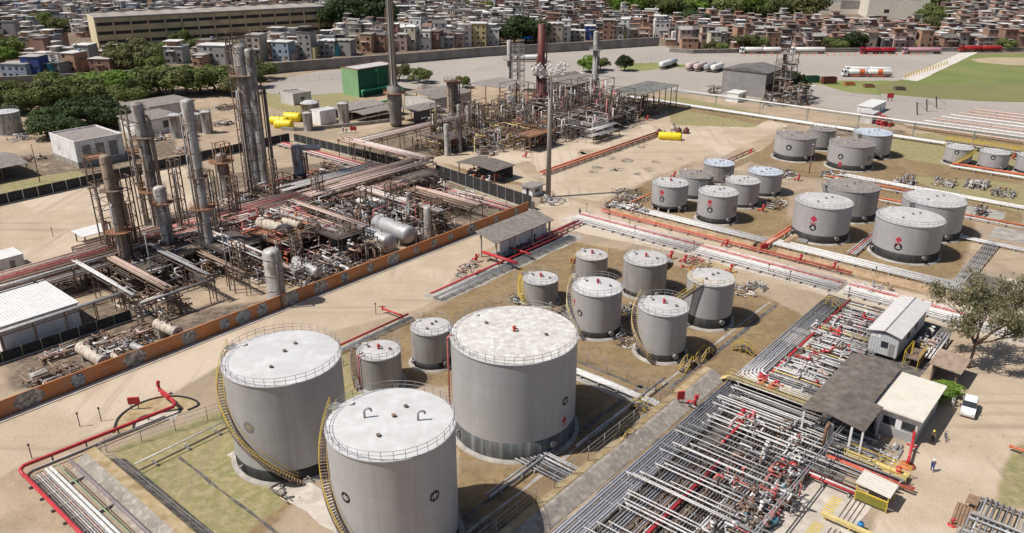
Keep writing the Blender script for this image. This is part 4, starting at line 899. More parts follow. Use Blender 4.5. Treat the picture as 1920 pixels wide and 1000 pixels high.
hdrum('long cream drum with flat grey end at the left end of the orange wall', P(-95.2, 8.8, 1.7), P(-95.0, 1.2, 1.7), .95, flange=True)
hdrum('short white drum lying beside the long cream one', P(-92.4, 4.2, .9), P(-92.6, 1.4, .9), .6, 'drum_cream', flange=True)
hdrum('small white drum lying between the two cream drums', P(-89.2, 5, .8), P(-88.5, 1.2, .8), .55, 'drum_grey', noz=False)
hdrum('pinkish drum on the upper pipe deck among red valves', P(-51.6, 27, 5.6), P(-50.6, 18.2, 5.6), 1.15, 'drum_cream')
hdrum('second smaller drum behind the pinkish one on the upper deck', P(-47.8, 24, 5.6), P(-47.4, 19, 5.6), .8, 'drum_cream')
hdrum('white exchanger drum right of the upright vessel', P(-53.8, 12.4, 1.9), P(-54.6, 4.2, 1.9), .95, 'drum_grey')
hdrum('slim white exchanger with black flanged ends near the orange wall', P(-48.4, 8.4, .9), P(-48.6, 2.8, .9), .38, 'white_pipe', noz=False, flange=True)
hdrum('white drum row behind the bullets, left', P(-27, 26, 4.2), P(-27, 20, 4.2), .7, 'white_pipe')
hdrum('white drum row behind the bullets, right', P(-24.6, 26, 4.2), P(-24.6, 20, 4.2), .7, 'white_pipe')
hdrum('short cream drum left of the turquoise footed vessel', P(-69.5, 22.5, 1.4), P(-69.5, 18, 1.4), .7, 'drum_cream')
# ------------------------------------------------------------------ pipe racks: columns carry bundles of pipes
def rack(label, axis, a, b, c0, c1, z, mats_, n, z2=None, step=6., m='frame_steel', r=.18, legs=True, name='pipe_rack', group='pipe racks'):
    pt = (lambda u, v, zz: P(u, v, zz)) if axis == 'a' else (lambda u, v, zz: P(v, u, zz))
    thin = n <= 6; n = int(n*1.35+.5); bw = .55 if thin else .8; r *= .72
    mid = pt((a+b)/2, (c0+c1)/2, 0); root = thing(name, label, 'pipe rack', mid, 0, group); k = max(1, int(abs(b-a)/step)); fr = MB()
    for i in range(k+1):
        u = a+(b-a)*i/k
        for c in (c0, c1):
            q = pt(u, c, 0)-mid
            if legs: MB().bar(q, q+Vector((0, 0, z)), .24*bw).build('post', m, root)
        for zz in [z-.2]+([z2-.2] if z2 else []): fr.bar(pt(u, c0-.4, zz)-mid, pt(u, c1+.4, zz)-mid, .2, .3)
    for c in (c0, c1): fr.bar(pt(a, c, z-.45)-mid, pt(b, c, z-.45)-mid, .16*bw, .25*bw)
    fr.build('beams', m, root)
    for zz in [z]+([z2] if z2 else []):
        for i in range(n):
            c = c0+(c1-c0)*(i+.5)/n+rnd(-.1, .1); rr = r*rnd(.6, 1.5); e0, e1 = a, b
            if random.random() < .35: e0 = a+(b-a)*rnd(0, .3)
            if random.random() < .35: e1 = b-(b-a)*rnd(0, .3)
            MB().tube([pt(e0, c, zz+rr)-mid, pt(e1, c, zz+rr)-mid], rr, 7).build('pipe', random.choice(mats_), root)
    return root
PK = ['pink_pipe', 'pink_pipe', 'pink_pipe', 'pink_pipe', 'white_pipe', 'rust_pipe', 'brown_pipe', 'pink_red']
rack('main overhead pipe rack of pinkish and rusty pipes, left end past the white building', 'a', -118, -66, 33, 40, 5, PK, 13, 3.0)
rack('main overhead pipe rack of pinkish and rusty pipes, middle part between the columns', 'a', -66, -34, 32, 40.5, 5, PK, 15, 3.2)
rack('main overhead pipe rack of pinkish and rusty pipes, right part up to the corner', 'a', -34, 4, 33, 40, 5.2, PK, 13, 3.4)
rack('pale pink pipe rack turning left at the corner above the black fence', 't', 36, 70, 2.2, 6.0, 5.6, ['pink_pipe', 'white_pipe', 'pink_pipe'], 8)
rack('pale pink pipe rack running into the rear unit', 'a', 4, 50, 61, 66.5, 5.6, ['pink_pipe', 'white_pipe', 'rust_pipe', 'pink_pipe'], 9)
WK = ['white_pipe', 'white_pipe', 'pink_pipe', 'grey_steel', 'rust_pipe']
rack('cross rack of white pipes toward the big bullets', 't', 12, 33, -45.4, -41.5, 5, WK, 7)
rack('cross rack of white pipes between the main rack and the upright vessel', 't', 8, 32, -62, -59.5, 5, WK, 5)
rack('cross rack of white pipes left of the bullets', 't', 8, 33, -40.5, -38.8, 6, WK, 4)
rack('cross rack of grey and white pipes behind the small grey column', 't', 6, 33, -22.5, -20, 4.5, WK, 5)
rack('long white overhead pipe beside the white building', 't', 13, 36, -84.4, -83.6, 5, ['white_pipe'], 2)
rack('second overhead pipe with yellowish pipes right of the white building', 't', 12, 36, -79.6, -78, 4.6, ['white_pipe', 'pink_pipe', 'brown_pipe'], 4)
rack('overhead pipe pair in front of the rusty column', 't', 11, 34, -72.4, -71.2, 5.2, ['white_pipe', 'grey_steel'], 3)
rack('lone portal of grey posts on the sandy ground inside the wall', 't', 9, 28, -66.6, -65.8, 4.2, ['brown_pipe', 'grey_steel'], 2, step=5)
rack('double portal of dark posts before the two short drums', 'a', -84, -71, 11.5, 12.6, 3.8, ['brown_pipe', 'grey_steel'], 3, step=4.4)
rack('portal of green grey posts with thin pipes in front of the white building', 'a', -112, -84, 17.4, 18.2, 4.0, ['white_pipe', 'grey_steel'], 3, step=4.4)
rack('rack of brown pipes behind the main rack, left', 'a', -80, -40, 43, 47, 3.6, ['brown_pipe', 'pink_pipe', 'rust_pipe'], 7)
rack('rack of white pipes by the tall twin column', 'a', -34, -4, 44, 48, 4.2, WK, 6)
rack('rack along the black fence behind the small column', 'a', -24, 0, 26, 31, 4.2, PK, 8, 2.4)
rack('timber like rack near the corner of the orange wall', 't', 5, 26, -13, -9, 3.4, ['rust_pipe', 'brown_pipe', 'pink_pipe'], 7)
# steel structures with decks
DK = ('rust_pipe', 'brown_pipe', 'dark_pipe', 'steel_pipe', 'white_pipe', 'pink_red')
def structure(label, a, t, ha, ht, h, levels, decks, m='frame_dark', deckm='frame_steel', clutter=10, group='steel structures', cl=DK):
    return lattice(label, 0, 0, 0, ht, m, levels, decks[:2] if h < 6 else decks[:-1], group, 'steel_structure', hx=ha, deckm=deckm if 'red deck' in label or 'orange deck' in label else 'frame_dark', clutter=clutter+8, cl_m=cl, b=P(a, t), h=h)
structure('rusty red decked structure carrying the pinkish drums', -49.5, 21.5, 5.5, 6, 4.8, 2, (4.6,), 'frame_dark', 'platform_orange', 14)
structure('dark structure of pipes left of the big bullets', -43.5, 14, 3.2, 6, 5.5, 2, (5.0,), 'frame_dark', 'frame_dark', 12)
structure('dark frame over the big bullets', -33.5, 17, 4.5, 3, 6, 2, (5.2,), 'frame_dark', 'frame_steel', 10)
structure('brown frame with rusty deck right of the bullets', -22, 12, 3.2, 4.2, 6.5, 2, (6,), 'frame_steel', 'platform_orange', 10)
structure('dark exchanger frame at the foot of the slim pale column', -60, 25, 4, 5, 5, 2, (4.4,), 'frame_dark', 'frame_dark', 12)
structure('dark frame at the foot of the short pale column', -69, 29, 4, 4, 4.6, 2, (4.1,), 'frame_dark', 'platform_orange', 12)
structure('rusty frame at the foot of the leftmost column', -77, 27, 3, 4, 4, 2, (3.6,), 'frame_dark', 'platform_orange', 10)
structure('low rusty frame between the main rack and the hooked brown column', -58, 46, 5, 4, 4, 2, (3.6,), 'frame_steel', 'frame_steel', 12)
structure('low frame at the foot of the grey twin column', -29, 55, 5, 4, 4, 2, (), 'frame_steel', 'frame_steel', 14)
structure('frame of white and red pipes right of the twin column', -17, 46, 5, 4, 4, 2, (3.6,), 'frame_steel', 'frame_steel', 12)
structure('dark pipe frame below the corner of the racks', -6, 30, 5, 3.2, 5, 2, (4.4,), 'frame_dark', 'frame_dark', 14)
structure('grey frame of valves by the small grey column', -28, 6, 2.5, 2.2, 3.2, 1, (), 'grey_steel', 'frame_steel', 10)
# tangles of process piping
def tangle(label, a, t, ha, ht, h, n, mats_, rmin=.05, rmax=.16, group=None, valves=.5, cat='pipework', name='process_piping', segs=(2, 5), b=None):
    b = b if b is not None else P(a, t); root = thing(name, label, cat, b, RZ, group); by = {}
    for i in range(n):
        mb = by.setdefault(random.choice(mats_), MB()); x, y, z = rnd(-ha, ha), rnd(-ht, ht), h*random.random()**1.3
        pts = [(x, y, z)]; last = None
        for k in range(random.randint(*segs)):
            ax = random.choice([q for q in 'xyzxy' if q != last]); last = ax
            if ax == 'x': x = max(-ha, min(ha, x+random.choice((-1, 1))*rnd(.5, ha)))
            elif ax == 'y': y = max(-ht, min(ht, y+random.choice((-1, 1))*rnd(.5, ht)))
            else: z = 0 if random.random() < .4 and z > .8 else max(.15, min(h, z+random.choice((-1, 1))*rnd(.4, h*.7)))
            if (Vector((x, y, z))-Vector(pts[-1])).length > .15: pts.append((x, y, z))
        if len(pts) < 2: continue
        r = rnd(rmin, rmax); mb.tube(pts, r, 6)
        if random.random() < valves:
            p = Vector(pts[0]).lerp(Vector(pts[1]), rnd(.2, .8)); mb.ball(p, r*2.1, 6, 4); mb.cyl(p, p+Vector((0, 0, r*4.5)), r*.6, n=5); mb.lathe([(r*2.2, 0), (r*2.2, .05), (.01, .06)], 7, p+Vector((0, 0, r*4.5)))
        if random.random() < .35: q = Vector(pts[0]); mb.tube([q-Vector((0, 0, .03)), q+Vector((0, 0, .03))], r*2, 8)
    for m, mb in by.items(): mb.build('piping', m, root)
    return root
RU = ['rust_pipe', 'rust_pipe', 'brown_pipe', 'brown_pipe', 'dark_pipe', 'pink_pipe', 'steel_pipe', 'white_pipe']
WH = ['white_pipe', 'white_pipe', 'steel_pipe', 'grey_steel', 'pink_pipe', 'rust_pipe', 'dark_pipe']
RD = ['orange_red', 'pink_red', 'rust_pipe', 'brown_pipe', 'white_pipe', 'dark_pipe']
GL = 'tangles of piping in the left unit'; LB = 'tangle of rusty, brown and white process piping between the racks of the left unit'
for a, t, ha, ht, h, n, ms in ((-90, 37, 6, 3, 3.2, 22, RU), (-78, 38, 5, 3, 4.4, 34, RU), (-66, 37, 5, 3.5, 4.6, 38, RU), (-56, 37, 5, 3.5, 4.8, 42, RU), (-46, 38, 5, 3.5, 4.8, 42, RU), (-36, 38, 5, 3.5, 4.8, 38, RU), (-25, 37, 5, 3.2, 4.8, 34, RU), (-13, 37, 5, 3.2, 4.8, 34, RD), (-2, 37, 4, 3.2, 5, 30, RD),
    (-76, 26, 4.5, 4.5, 4.2, 30, RU), (-68, 26, 4, 5, 4.4, 34, RU), (-60, 26, 4.5, 5, 4.6, 42, RU), (-52, 27, 4.5, 4.5, 7, 44, RD), (-50, 17, 5, 4, 6.4, 44, RD), (-43, 25, 4, 6, 6, 44, RD), (-35, 26, 4.5, 5, 5.6, 38, WH), (-27, 25, 4, 5, 5.2, 34, RU), (-18, 26, 4.5, 5, 4.8, 34, RU), (-8, 27, 5, 4, 4.8, 34, RD),
    (-54, 8, 4.5, 4, 3.4, 40, WH), (-47, 9, 4, 4, 3.2, 34, WH), (-42, 7, 3, 4, 4.4, 34, RU), (-60, 14, 3, 5, 4.2, 28, WH), (-40, 12, 3, 3, 4.6, 28, WH), (-26, 15, 3, 4, 5, 28, WH), (-21, 9, 3, 4, 4.5, 26, RU), (-13, 17, 4, 6, 3.4, 28, RU), (-6, 16, 3.4, 7, 3.2, 26, RU),
    (-72, 44, 5, 4, 3.2, 28, RU), (-60, 48, 5, 4, 3.4, 32, RU), (-50, 47, 5, 4, 3.2, 28, RU), (-38, 54, 5, 5, 2.6, 26, RU), (-28, 56, 5, 4, 3.0, 28, RU), (-18, 54, 4, 4, 3, 26, RD), (-10, 48, 4, 4, 3.2, 24, WH), (-5, 60, 2, 8, 1.4, 16, RU),
    (-80, 20, 3.5, 5, 3, 18, RU), (-86, 9, 3, 2.5, 1.6, 14, RU), (-90, 7, 4, 2.5, 1.3, 16, RU), (-95, 12, 5, 1.6, 1, 16, RU), (-101, 7, 4, 3, .9, 12, RU), (-78, 14, 3, 3, 2.6, 14, RU)):
    tangle(LB, a, t, ha, ht, h, int(n*1.7), ms, group=GL)
# ------------------------------------------------------------------ rear process unit
column('tall slim grey stack on a broad weathered furnace, cut by the top edge', 743, 237, -60, 13, 'stack_grey', ((11, 2.5, 'platform_orange'),), pipes=4, ladder=True, cap=False, segs=((.02, 1.6, 1.7), (.13, 1.7, 2.05), (.27, 2.05, 1.0), (.9, .95, .9)), group='stacks', name='furnace_stack', r=1.15)
column('dark red stack swelling at its foot over a sooty frame', 1013, 232, 45, 14, 'stack_red', ((16, 1.2, 'frame_dark'),), pipes=3, ladder=True, cap=False, segs=((.16, .7, 1.9), (.32, 1.9, 1.05), (.66, 1.05, .8)), group='stacks', name='furnace_stack', r=1.45)
column('fat short concrete column with rusty cap in the rear unit', 850, 228, 148, 22, 'column_rusty', ((13.5, 1.0, 'platform_orange'),), pipes=5, ladder=False, group='rear unit columns')
column('pale twin column at the back of the rear unit', 955, 170, 75, 9, 'column_pale', ((12, 1.5, 'grey_steel'),), pipes=2, group='rear unit columns')
lattice('pale stair tower next to the twin column at the back of the rear unit', 972, 172, 82, 1.6, 'grey_steel', 9, (8, 14), clutter=4, deckm='grey_steel')
column('tall pale grey column rising above the brown roofs at the right of the rear unit', 1113, 198, 58, 10, 'column_pale', ((20, 1.4, 'grey_steel'),), pipes=3, group='rear unit columns')
column('grey column in front of the fat concrete one', 838, 292, 232, 9, 'column_pale', (), pipes=1, ladder=False, group='rear unit columns')
column('slim grey column at the near edge of the rear unit', 862, 285, 196, 8, 'column_steel', (), pipes=2, ladder=True, group='rear unit columns')
def roofed(label, a0, a1, t0, t1, h, m, rise=1.0, post='frame_steel', name='open_shed', walls=None, over=.6, ridge='a', cat='shed', step=6., wallm='sheet_grey', group=None, z0w=0.):
    root = thing(name, label, cat, P((a0+a1)/2, (t0+t1)/2), RZ, group); hx, hy = (a1-a0)/2, (t1-t0)/2; mb = MB(); th = .12
    if rise == 0: mb.box(-hx-over, hx+over, -hy-over, hy+over, h, h+th)
    elif ridge == 'a':
        for s in (-1, 1):
            p = [(-hx-over, s*(hy+over), h), (hx+over, s*(hy+over), h), (hx+over, 0, h+rise), (-hx-over, 0, h+rise)]
            mb.add(p+[(x, y, z+th) for x, y, z in p], [(0, 1, 2, 3), (7, 6, 5, 4), (0, 4, 5, 1), (1, 5, 6, 2), (2, 6, 7, 3), (3, 7, 4, 0)])
    else:
        p = [(-hx-over, -hy-over, h), (hx+over, -hy-over, h), (hx+over, hy+over, h+rise), (-hx-over, hy+over, h+rise)]
        mb.add(p+[(x, y, z+th) for x, y, z in p], [(0, 3, 2, 1), (4, 5, 6, 7), (0, 1, 5, 4), (1, 2, 6, 5), (2, 3, 7, 6), (3, 0, 4, 7)])
    mb.build('roof', m, root)
    n = max(1, int(2*hx/step))
    if post:
        for i in range(n+1):
            for s in (-1, 1): x = -hx+2*hx*i/n; MB().bar((x, s*hy, 0), (x, s*hy, h+(rise if ridge == 't' and s > 0 else 0)), .22).build('post', post, root)
    for w_ in (walls or ''):
        b = {'s': (-hx, hx, -hy-.08, -hy+.08), 'n': (-hx, hx, hy-.08, hy+.08), 'w': (-hx-.08, -hx+.08, -hy, hy), 'e': (hx-.08, hx+.08, -hy, hy)}[w_]
        MB().box(*b, z0w, h-.03).build('wall', wallm, root)
    return root
roofed('brown roofed open shed in the rear unit under the cluster lamp', 92, 112, 58, 70, 9.2, 'roof_asbestos', 1.5, walls='', step=6)
roofed('rusty flat deck canopy at the left of the rear unit', 80, 96, 78, 92, 8.2, 'roof_dark', 0, walls='', step=6)
roofed('small brown shed roof behind the cluster lamp', 112, 126, 74, 84, 7, 'roof_brown', 1.2, walls='sw', wallm='sheet_dark')
roofed('wide dark roofed hall left of the fat concrete column', 62, 80, 92, 108, 5.2, 'roof_asbestos', 1.2, walls='swe', wallm='wall_offwhite')
roofed('low dark shed roof in front of the hall, left', 46, 58, 86, 94, 4, 'roof_asbestos', .8, walls='s', wallm='sheet_dark')
roofed('grey skeletal canopy at the right end of the rear unit', 100, 124, 32, 44, 8.5, 'roof_skel', 0, walls='', step=4)
ROO = 'steel structures of the rear unit'
for i, (a, t, ha, ht, h, lv, dk, m, dm, lb) in enumerate(((72, 45, 4, 4, 14, 4, (6, 10), 'frame_dark', 'frame_dark', 'sooty frame around the foot of the dark red stack'),
    (56, 44, 4.5, 5, 10, 4, (5, 8), 'frame_steel', 'platform_orange', 'yellow brown frame with orange decks in the middle of the rear unit'),
    (66, 58, 4, 4, 14, 5, (6, 11), 'frame_steel', 'frame_steel', 'tall brown frame left of the dark red stack'),
    (48, 36, 6, 3, 4.8, 1, (4.5,), 'frame_steel', 'platform_orange', 'orange decked platform on posts at the near edge of the rear unit'),
    (70, 32, 4, 4, 7, 4, (2, 4, 6), 'white_pipe', 'grey_steel', 'white galvanised shelf like frame of exchangers, near the cluster lamp'),
    (82, 34, 4, 4, 10, 3, (4, 8.5), 'frame_dark', 'frame_dark', 'black frame right of the cluster lamp mast'),
    (92, 37, 4.5, 4.5, 11, 3, (4, 8), 'frame_dark', 'frame_steel', 'dark frame under the tall pale column, near side'),
    (96, 48, 4.5, 4.5, 13, 4, (5, 9), 'frame_dark', 'frame_dark', 'dark frame between the brown shed roof and tall pale column'),
    (84, 48, 4.5, 5, 13, 4, (5, 9), 'frame_dark', 'platform_orange', 'dark frame with red deck right of the red stack'),
    (40, 50, 5, 5, 6, 2, (5,), 'frame_steel', 'frame_steel', 'brown frame at the near left corner of the rear unit'),
    (30, 54, 5, 4, 4.4, 1, (4,), 'frame_steel', 'frame_steel', 'low brown frame at the left end of the rear unit'),
    (52, 66, 4, 4, 8, 3, (4,), 'frame_steel', 'platform_orange', 'frame with orange platform beside the furnace stack'),
    (60, 74, 4, 4, 8, 3, (6,), 'frame_steel', 'frame_steel', 'brown frame in front of the dark roofed hall'),
    (108, 38, 4, 4, 6, 2, (5,), 'frame_dark', 'grey_steel', 'grey frame under the skeletal canopy'))):
    structure(lb, a, t, ha, ht, h, lv, dk, m, dm, 14, ROO)
G2 = 'tangles of piping in the rear unit'; LB = 'dense tangle of brown, sooty and white process piping in the rear unit'
YL = ['brown_pipe', 'rust_pipe', 'rust_pipe', 'dark_pipe', 'pale_yellow', 'grey_steel', 'steel_pipe', 'white_pipe']
DKS = ['dark_pipe', 'dark_pipe', 'brown_pipe', 'rust_pipe', 'steel_pipe', 'grey_steel', 'white_pipe']
for a, t, ha, ht, h, n, ms in ((28, 56, 6, 5, 4.5, 40, YL), (36, 50, 5, 5, 5, 40, YL), (44, 44, 5, 5, 5.4, 40, YL), (52, 40, 5, 5, 6, 40, YL), (40, 60, 5, 5, 5, 36, YL), (50, 54, 5, 5, 6.5, 40, YL), (58, 48, 5, 5, 9, 46, YL), (62, 38, 5, 5, 8, 40, DKS), (70, 38, 5, 5, 8, 40, DKS), (72, 50, 5, 5, 9, 40, DKS), (66, 62, 5, 5, 9, 40, YL), (56, 66, 5, 5, 7, 34, YL), (80, 40, 5, 5, 8, 40, DKS), (84, 52, 5, 5, 9, 40, DKS), (90, 34, 5, 4, 6, 36, DKS), (94, 42, 5, 5, 8, 40, DKS), (100, 52, 5, 5, 9, 36, DKS), (100, 36, 5, 4, 5, 34, DKS), (108, 42, 5, 5, 6, 36, DKS), (112, 36, 4, 4, 4, 26, WH), (116, 40, 4, 4, 4, 22, WH), (78, 62, 5, 5, 7, 34, DKS), (90, 62, 5, 5, 7, 30, WH), (70, 74, 5, 5, 5, 28, YL), (60, 82, 5, 4, 4, 24, WH), (84, 74, 5, 5, 6, 26, YL), (100, 60, 5, 5, 7, 26, DKS), (48, 76, 4, 5, 4, 20, WH), (46, 68, 4, 4, 4.4, 24, YL), (34, 42, 4, 3, 3, 20, DKS)):
    tangle(LB, a, t, ha, ht, h, int(n*1.6), ms, .05, .14, G2)
rack('white pipe stack at the near side of the rear unit', 'a', 62, 76, 24.5, 27.5, 2.2, ['white_pipe'], 5, 4.0, 4)
# cluster lamp on a tall mast
b = G(1028, 370); h = TOPZ(b.y, 135); root = thing('floodlight_mast', 'tall grey mast with a dense crown of white floodlights beside the sandy yard', 'light mast', b)
MB().cyl((0, 0, 0), (0, 0, h), .62, .42, 12).build('mast', 'mast_brown', root); MB().box(-1, 1, -1, 1, 0, .5).build('foot', 'concrete', root)
arms = MB()
for i in range(48):
    a = rnd(0, 2*math.pi); e = rnd(-.2, 1.0); rr = rnd(1.8, 4.6); tip = Vector((math.cos(a)*rr, math.sin(a)*rr*.8, h-.6+e*2.4)); arms.bar((0, 0, h-1.2), tip, .1)
    q = tip; mb = MB(); mb.lathe([(.05, -.2), (.2, -.16), (.34, .2), (.32, .25), (.01, .18)], 8); o = mb.build('floodlight', 'lamp_grey', root); o.location = q; o.rotation_euler = (rnd(.5, 1.4), 0, a+math.pi/2)
arms.build('arms', 'lamp_grey', root)
# orange pipe walls, small huts and sheds by the black fence
roofed('dark roofed pump shelter by the sandy yard road', 12.5, 19.5, 20.5, 33, 3.4, 'roof_brown', .5, walls='e', wallm='sheet_dark', step=4)
tangle('orange and white pumps under the dark pump shelter', 15, 27, 2.5, 5, 1.6, 22, ['orange_red', 'white_pipe', 'grey_steel'], .08, .2)
root = thing('gate_hut', 'small white hut with dark flat roof at the foot of the floodlight mast', 'hut', P(12.2, 7.8), RZ)
MB().box(-2, 2, -1.6, 1.6, 0, 2.3).build('wall', 'wall_white', root); MB().box(-2.5, 2.5, -2.1, 2.1, 2.3, 2.5).build('roof', 'roof_dark', root); MB().box(-2.003, -1.9, -.5, .4, 0, 1.9).build('door', 'glass_dark', root); MB().box(-1, .8, -1.603, -1.5, .9, 1.8).build('window', 'glass_dark', root)
tangle('heap of grey pump gear beside the floodlight mast', 10, 0.5, 2.5, 2.5, 1.4, 16, WH, .08, .2)
tangle('grey pumps and valves at the corner of the six tanks', 17, -15, 2.5, 4, 1.2, 24, WH, .08, .2)
# shed with grey wall
root = thing('pump_shed', 'open shed with grey corrugated roof and white back wall above a dark tiled floor', 'shed', P(-17.5, -12.2), RZ)
mb = MB(); p = [(-9.6, -2.9, 4.2), (8.6, -2.9, 4.2), (8.6, 2.6, 5.4), (-9.6, 2.6, 5.4)]; mb.add(p+[(x, y, z+.15) for x, y, z in p], [(0, 3, 2, 1), (4, 5, 6, 7), (0, 1, 5, 4), (1, 2, 6, 5), (2, 3, 7, 6), (3, 0, 4, 7)]); mb.build('roof', 'roof_asbestos', root)
MB().box(-6.5, 8.2, -1.2, -1.0, .9, 3.9).build('wall', 'wall_white', root); MB().box(-6.5, 8.2, -1.6, 1.6, 0, .4).build('plinth', 'concrete', root)
for x in (-8.6, -3, 2.6, 8.2):
    for y, hh in ((-2, 4.4), (2, 5.2)): MB().box(x-.16, x+.16, y-.16, y+.16, 0, hh).build('post', 'concrete_pale', root)
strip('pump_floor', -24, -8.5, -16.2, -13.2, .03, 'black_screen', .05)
for i in range(9): tangle('dark pump motor in the row below the white wall of the shed', -22.5+i*1.7, -13.4, .45, .5, .9, 3, ['dark_pipe', 'motor_teal', 'grey_steel'], .12, .25, 'pump motors below the shed wall', name='pump', cat='pump')
# small white building, container, substation and others on the left
def block(label, a0, a1, t0, t1, h, wallm, roofm, par=.4, name='building', windows=(), doors=(), cat='building', group=None, over=0., band=None):
    root = thing(name, label, cat, P((a0+a1)/2, (t0+t1)/2), RZ, group); hx, hy = (a1-a0)/2, (t1-t0)/2
    MB().box(-hx, hx, -hy, hy, 0, h).build('wall', wallm, root)
    if over: MB().box(-hx-over, hx+over, -hy-over, hy+over, h, h+.2).build('roof', roofm, root)
    else:
        MB().box(-hx+.25, hx-.25, -hy+.25, hy-.25, h, h+.06).build('roof', roofm, root); mb = MB()
        for q in ((-hx-.03, hx+.03, -hy-.03, -hy+.25), (-hx-.03, hx+.03, hy-.25, hy+.03), (-hx-.03, -hx+.25, -hy+.25, hy-.25), (hx-.25, hx+.03, -hy+.25, hy-.25)): mb.box(*q, h, h+par)
        mb.build('parapet', wallm, root)
    if band:
        mb = MB(); e = .02; mb.box(-hx-e, hx+e, -hy-e, hy+e, 0, band[0]); mb.build('base_band', band[1], root)
    for side, u, z, w_, hh, m in windows:
        e = .025
        b = {'s': (u-w_/2, u+w_/2, -hy-e, -hy+.1), 'n': (u-w_/2, u+w_/2, hy-.1, hy+e), 'w': (-hx-e, -hx+.1, u-w_/2, u+w_/2), 'e': (hx-.1, hx+e, u-w_/2, u+w_/2)}[side]
        f = MB().box(*b, z, z+hh).build('door' if z < .2 else 'window', m, root)
        if z >= .2:
            fr = MB(); q = list(b)
            if side in 's': fr.box(q[0]-.08, q[1]+.08, q[2]-.05, q[2], z-.08, z)
            elif side == 'w': fr.box(q[0]-.05, q[0], q[2]-.08, q[3]+.08, z-.08, z)
            if fr.f: fr.build('sill', 'concrete', f)
    return root
block('flat white building with bright white roof inside the unit, left edge', -102.5, -90.6, 19.6, 34, 4.0, 'wall_white', 'roof_bright', .12, over=.25, windows=(('s', -8, 1, 1.2, 1, 'glass_dark'), ('e', -3, 0, 1, 2.1, 'sheet_dark')))
block('small white container cabin at the left edge above the white building', -93, -86.8, 53, 58, 2.6, 'wall_white', 'roof_bright', .1, over=.1, name='cabin', windows=(('s', -1.8, 1, 1, .9, 'glass_dark'), ('s', 1, 0, .9, 2, 'sheet_grey')))
block('white substation with a brown roof and tall barred openings, left of the columns', -50, -37, 116, 132, 7, 'wall_white', 'roof_dark', .4, band=(1.6, 'concrete'), windows=tuple(('s', x, 1.9, 2.3, 4, 'bars') for x in (-3.6, 0, 3.6))+(('w', 3, 3.5, 1.2, 1.2, 'wall_offwhite'),))
block('white building with dark square window behind the hooked brown column', -22, -8, 138, 152, 4.6, 'wall_white', 'roof_asbestos', .2, over=.5, windows=(('s', 2, 1.6, 2.2, 2.2, 'glass_dark'), ('s', -4.5, 1.4, 1.5, 1.6, 'glass_dark')))
block('long grey roofed building behind the white one, under the trees', -20, 8, 158, 172, 4.4, 'wall_offwhite', 'roof_asbestos', .2, over=.5)
roofed('small white roofed stand with dark table on the sandy plot', -74.5, -69, 55, 59.5, 2.3, 'roof_bright', 0, walls='', step=5, name='canopy')
roofed('low dark barn with grey roof by the left edge under the mango trees', -86, -62, 118, 134, 3.6, 'roof_asbestos', 1.0, walls='nw', wallm='sheet_dark')
root = block('tall green windowless block with rusty roof rim, behind the tank farm', 63.5, 83, 135.5, 145.5, 10.4, 'green_block', 'roof_dirty', .35, name='green_building')
for ch in root.children:
    if ch.name.startswith('parapet'): ch.data.materials[0] = MATS['platform_orange']
    if ch.name.startswith('wall'):
        pass
MB().box(-9.75, 9.75, -5.02, -4.9, 0, 10.38).build('shaded_side', 'green_shaded', root)  # shade on the side turned from the sun, laid on as darker green
for x in (-2, 6): MB().tube([(x, -5.3, 9), (x+1.2, -5.6, 9.6), (x+1.4, -5.8, 8.6), (x+1.4, -5.8, 2)], .18, 7).build('vent_pipe', 'green_pipe_bright', root)
MB().tube([(-9, -6, .2), (-9, -6, 2.6), (4, -6, 2.6), (6, -12, 2.6), (6, -12, 0)], .35, 8).build('suction_pipe', 'green_pipe_bright', root)
prun('bright green pipes from the green block to the furnace stack', 'a', 52, 68, 118, [(0, .4, 'green_pipe_bright', .4), (1.4, .35, 'green_pipe_bright', .2)], sleepers=4)
# white vessels and yellow drums by the round bund
def upright(label, px, py, top, wpx, m='column_pale', roof='roof_white', group='small upright tanks'):
    b = G(px, py); d = b.y*CT+CZ*ST; r = wpx/2*d/FPX; h = TOPZ(b.y, top); root = thing('upright_tank', label, 'tank', b, 0, group)
    MB().lathe([(r*1.03, 0), (r, .3), (r, h), (r*1.03, h+.05)], 24).build('shell', m, root); MB().lathe([(r*1.03, h+.05), (r*.6, h+r*.22), (.01, h+r*.3)], 24).build('roof', roof, root)
    ra = MB(); rail_ring(ra, r-.05, h, .9, 10); ra.build('guard_rail', 'grey_steel', root); MB().bar((r+.2, -.2, 0), (r+.2, -.2, h+.8), .25).build('ladder', 'grey_steel', root)
upright('white upright tank with dark streak beside the yellow drums', 583, 226, 193, 33, 'column_steel'); upright('small white cylinder on the round bund by the yellow drums', 578, 245, 212, 16, 'column_pale')
upright('white upright tank with pipes on its head, on the round bund', 645, 233, 194, 19); upright('small white tank in the shade of the white building, left', 333, 258, 216, 23); upright('white tank left of two behind the slim column', 372, 248, 214, 18); upright('white tank right of two behind the slim column', 390, 250, 210, 18)
block('white rounded tank house between the two upright tanks', 24.5, 31, 108, 113, 4.5, 'wall_white', 'roof_white', .2, name='tank_house')
roofed('rusty roofed low shed right of the upright tanks', 34, 52, 108, 118, 3, 'roof_dark', .6, walls='n', wallm='sheet_dark'); roofed('wide grey canopy in front of the rusty roofed shed', 36, 54, 100, 106, 2.8, 'roof_asbestos', .4)
isl2 = [P(12, 112), P(14, 108), P(18, 105), P(24, 102), P(36, 97), P(48, 93)]
mb = MB()
for a, b in zip(isl2, isl2[1:]): mb.bar((a.x, a.y, .55), (b.x, b.y, .55), .4, 1.1)
tag(mb.build('round_bund_wall', 'concrete'), 'low grey curved bund wall in front of the upright tanks', 'wall')
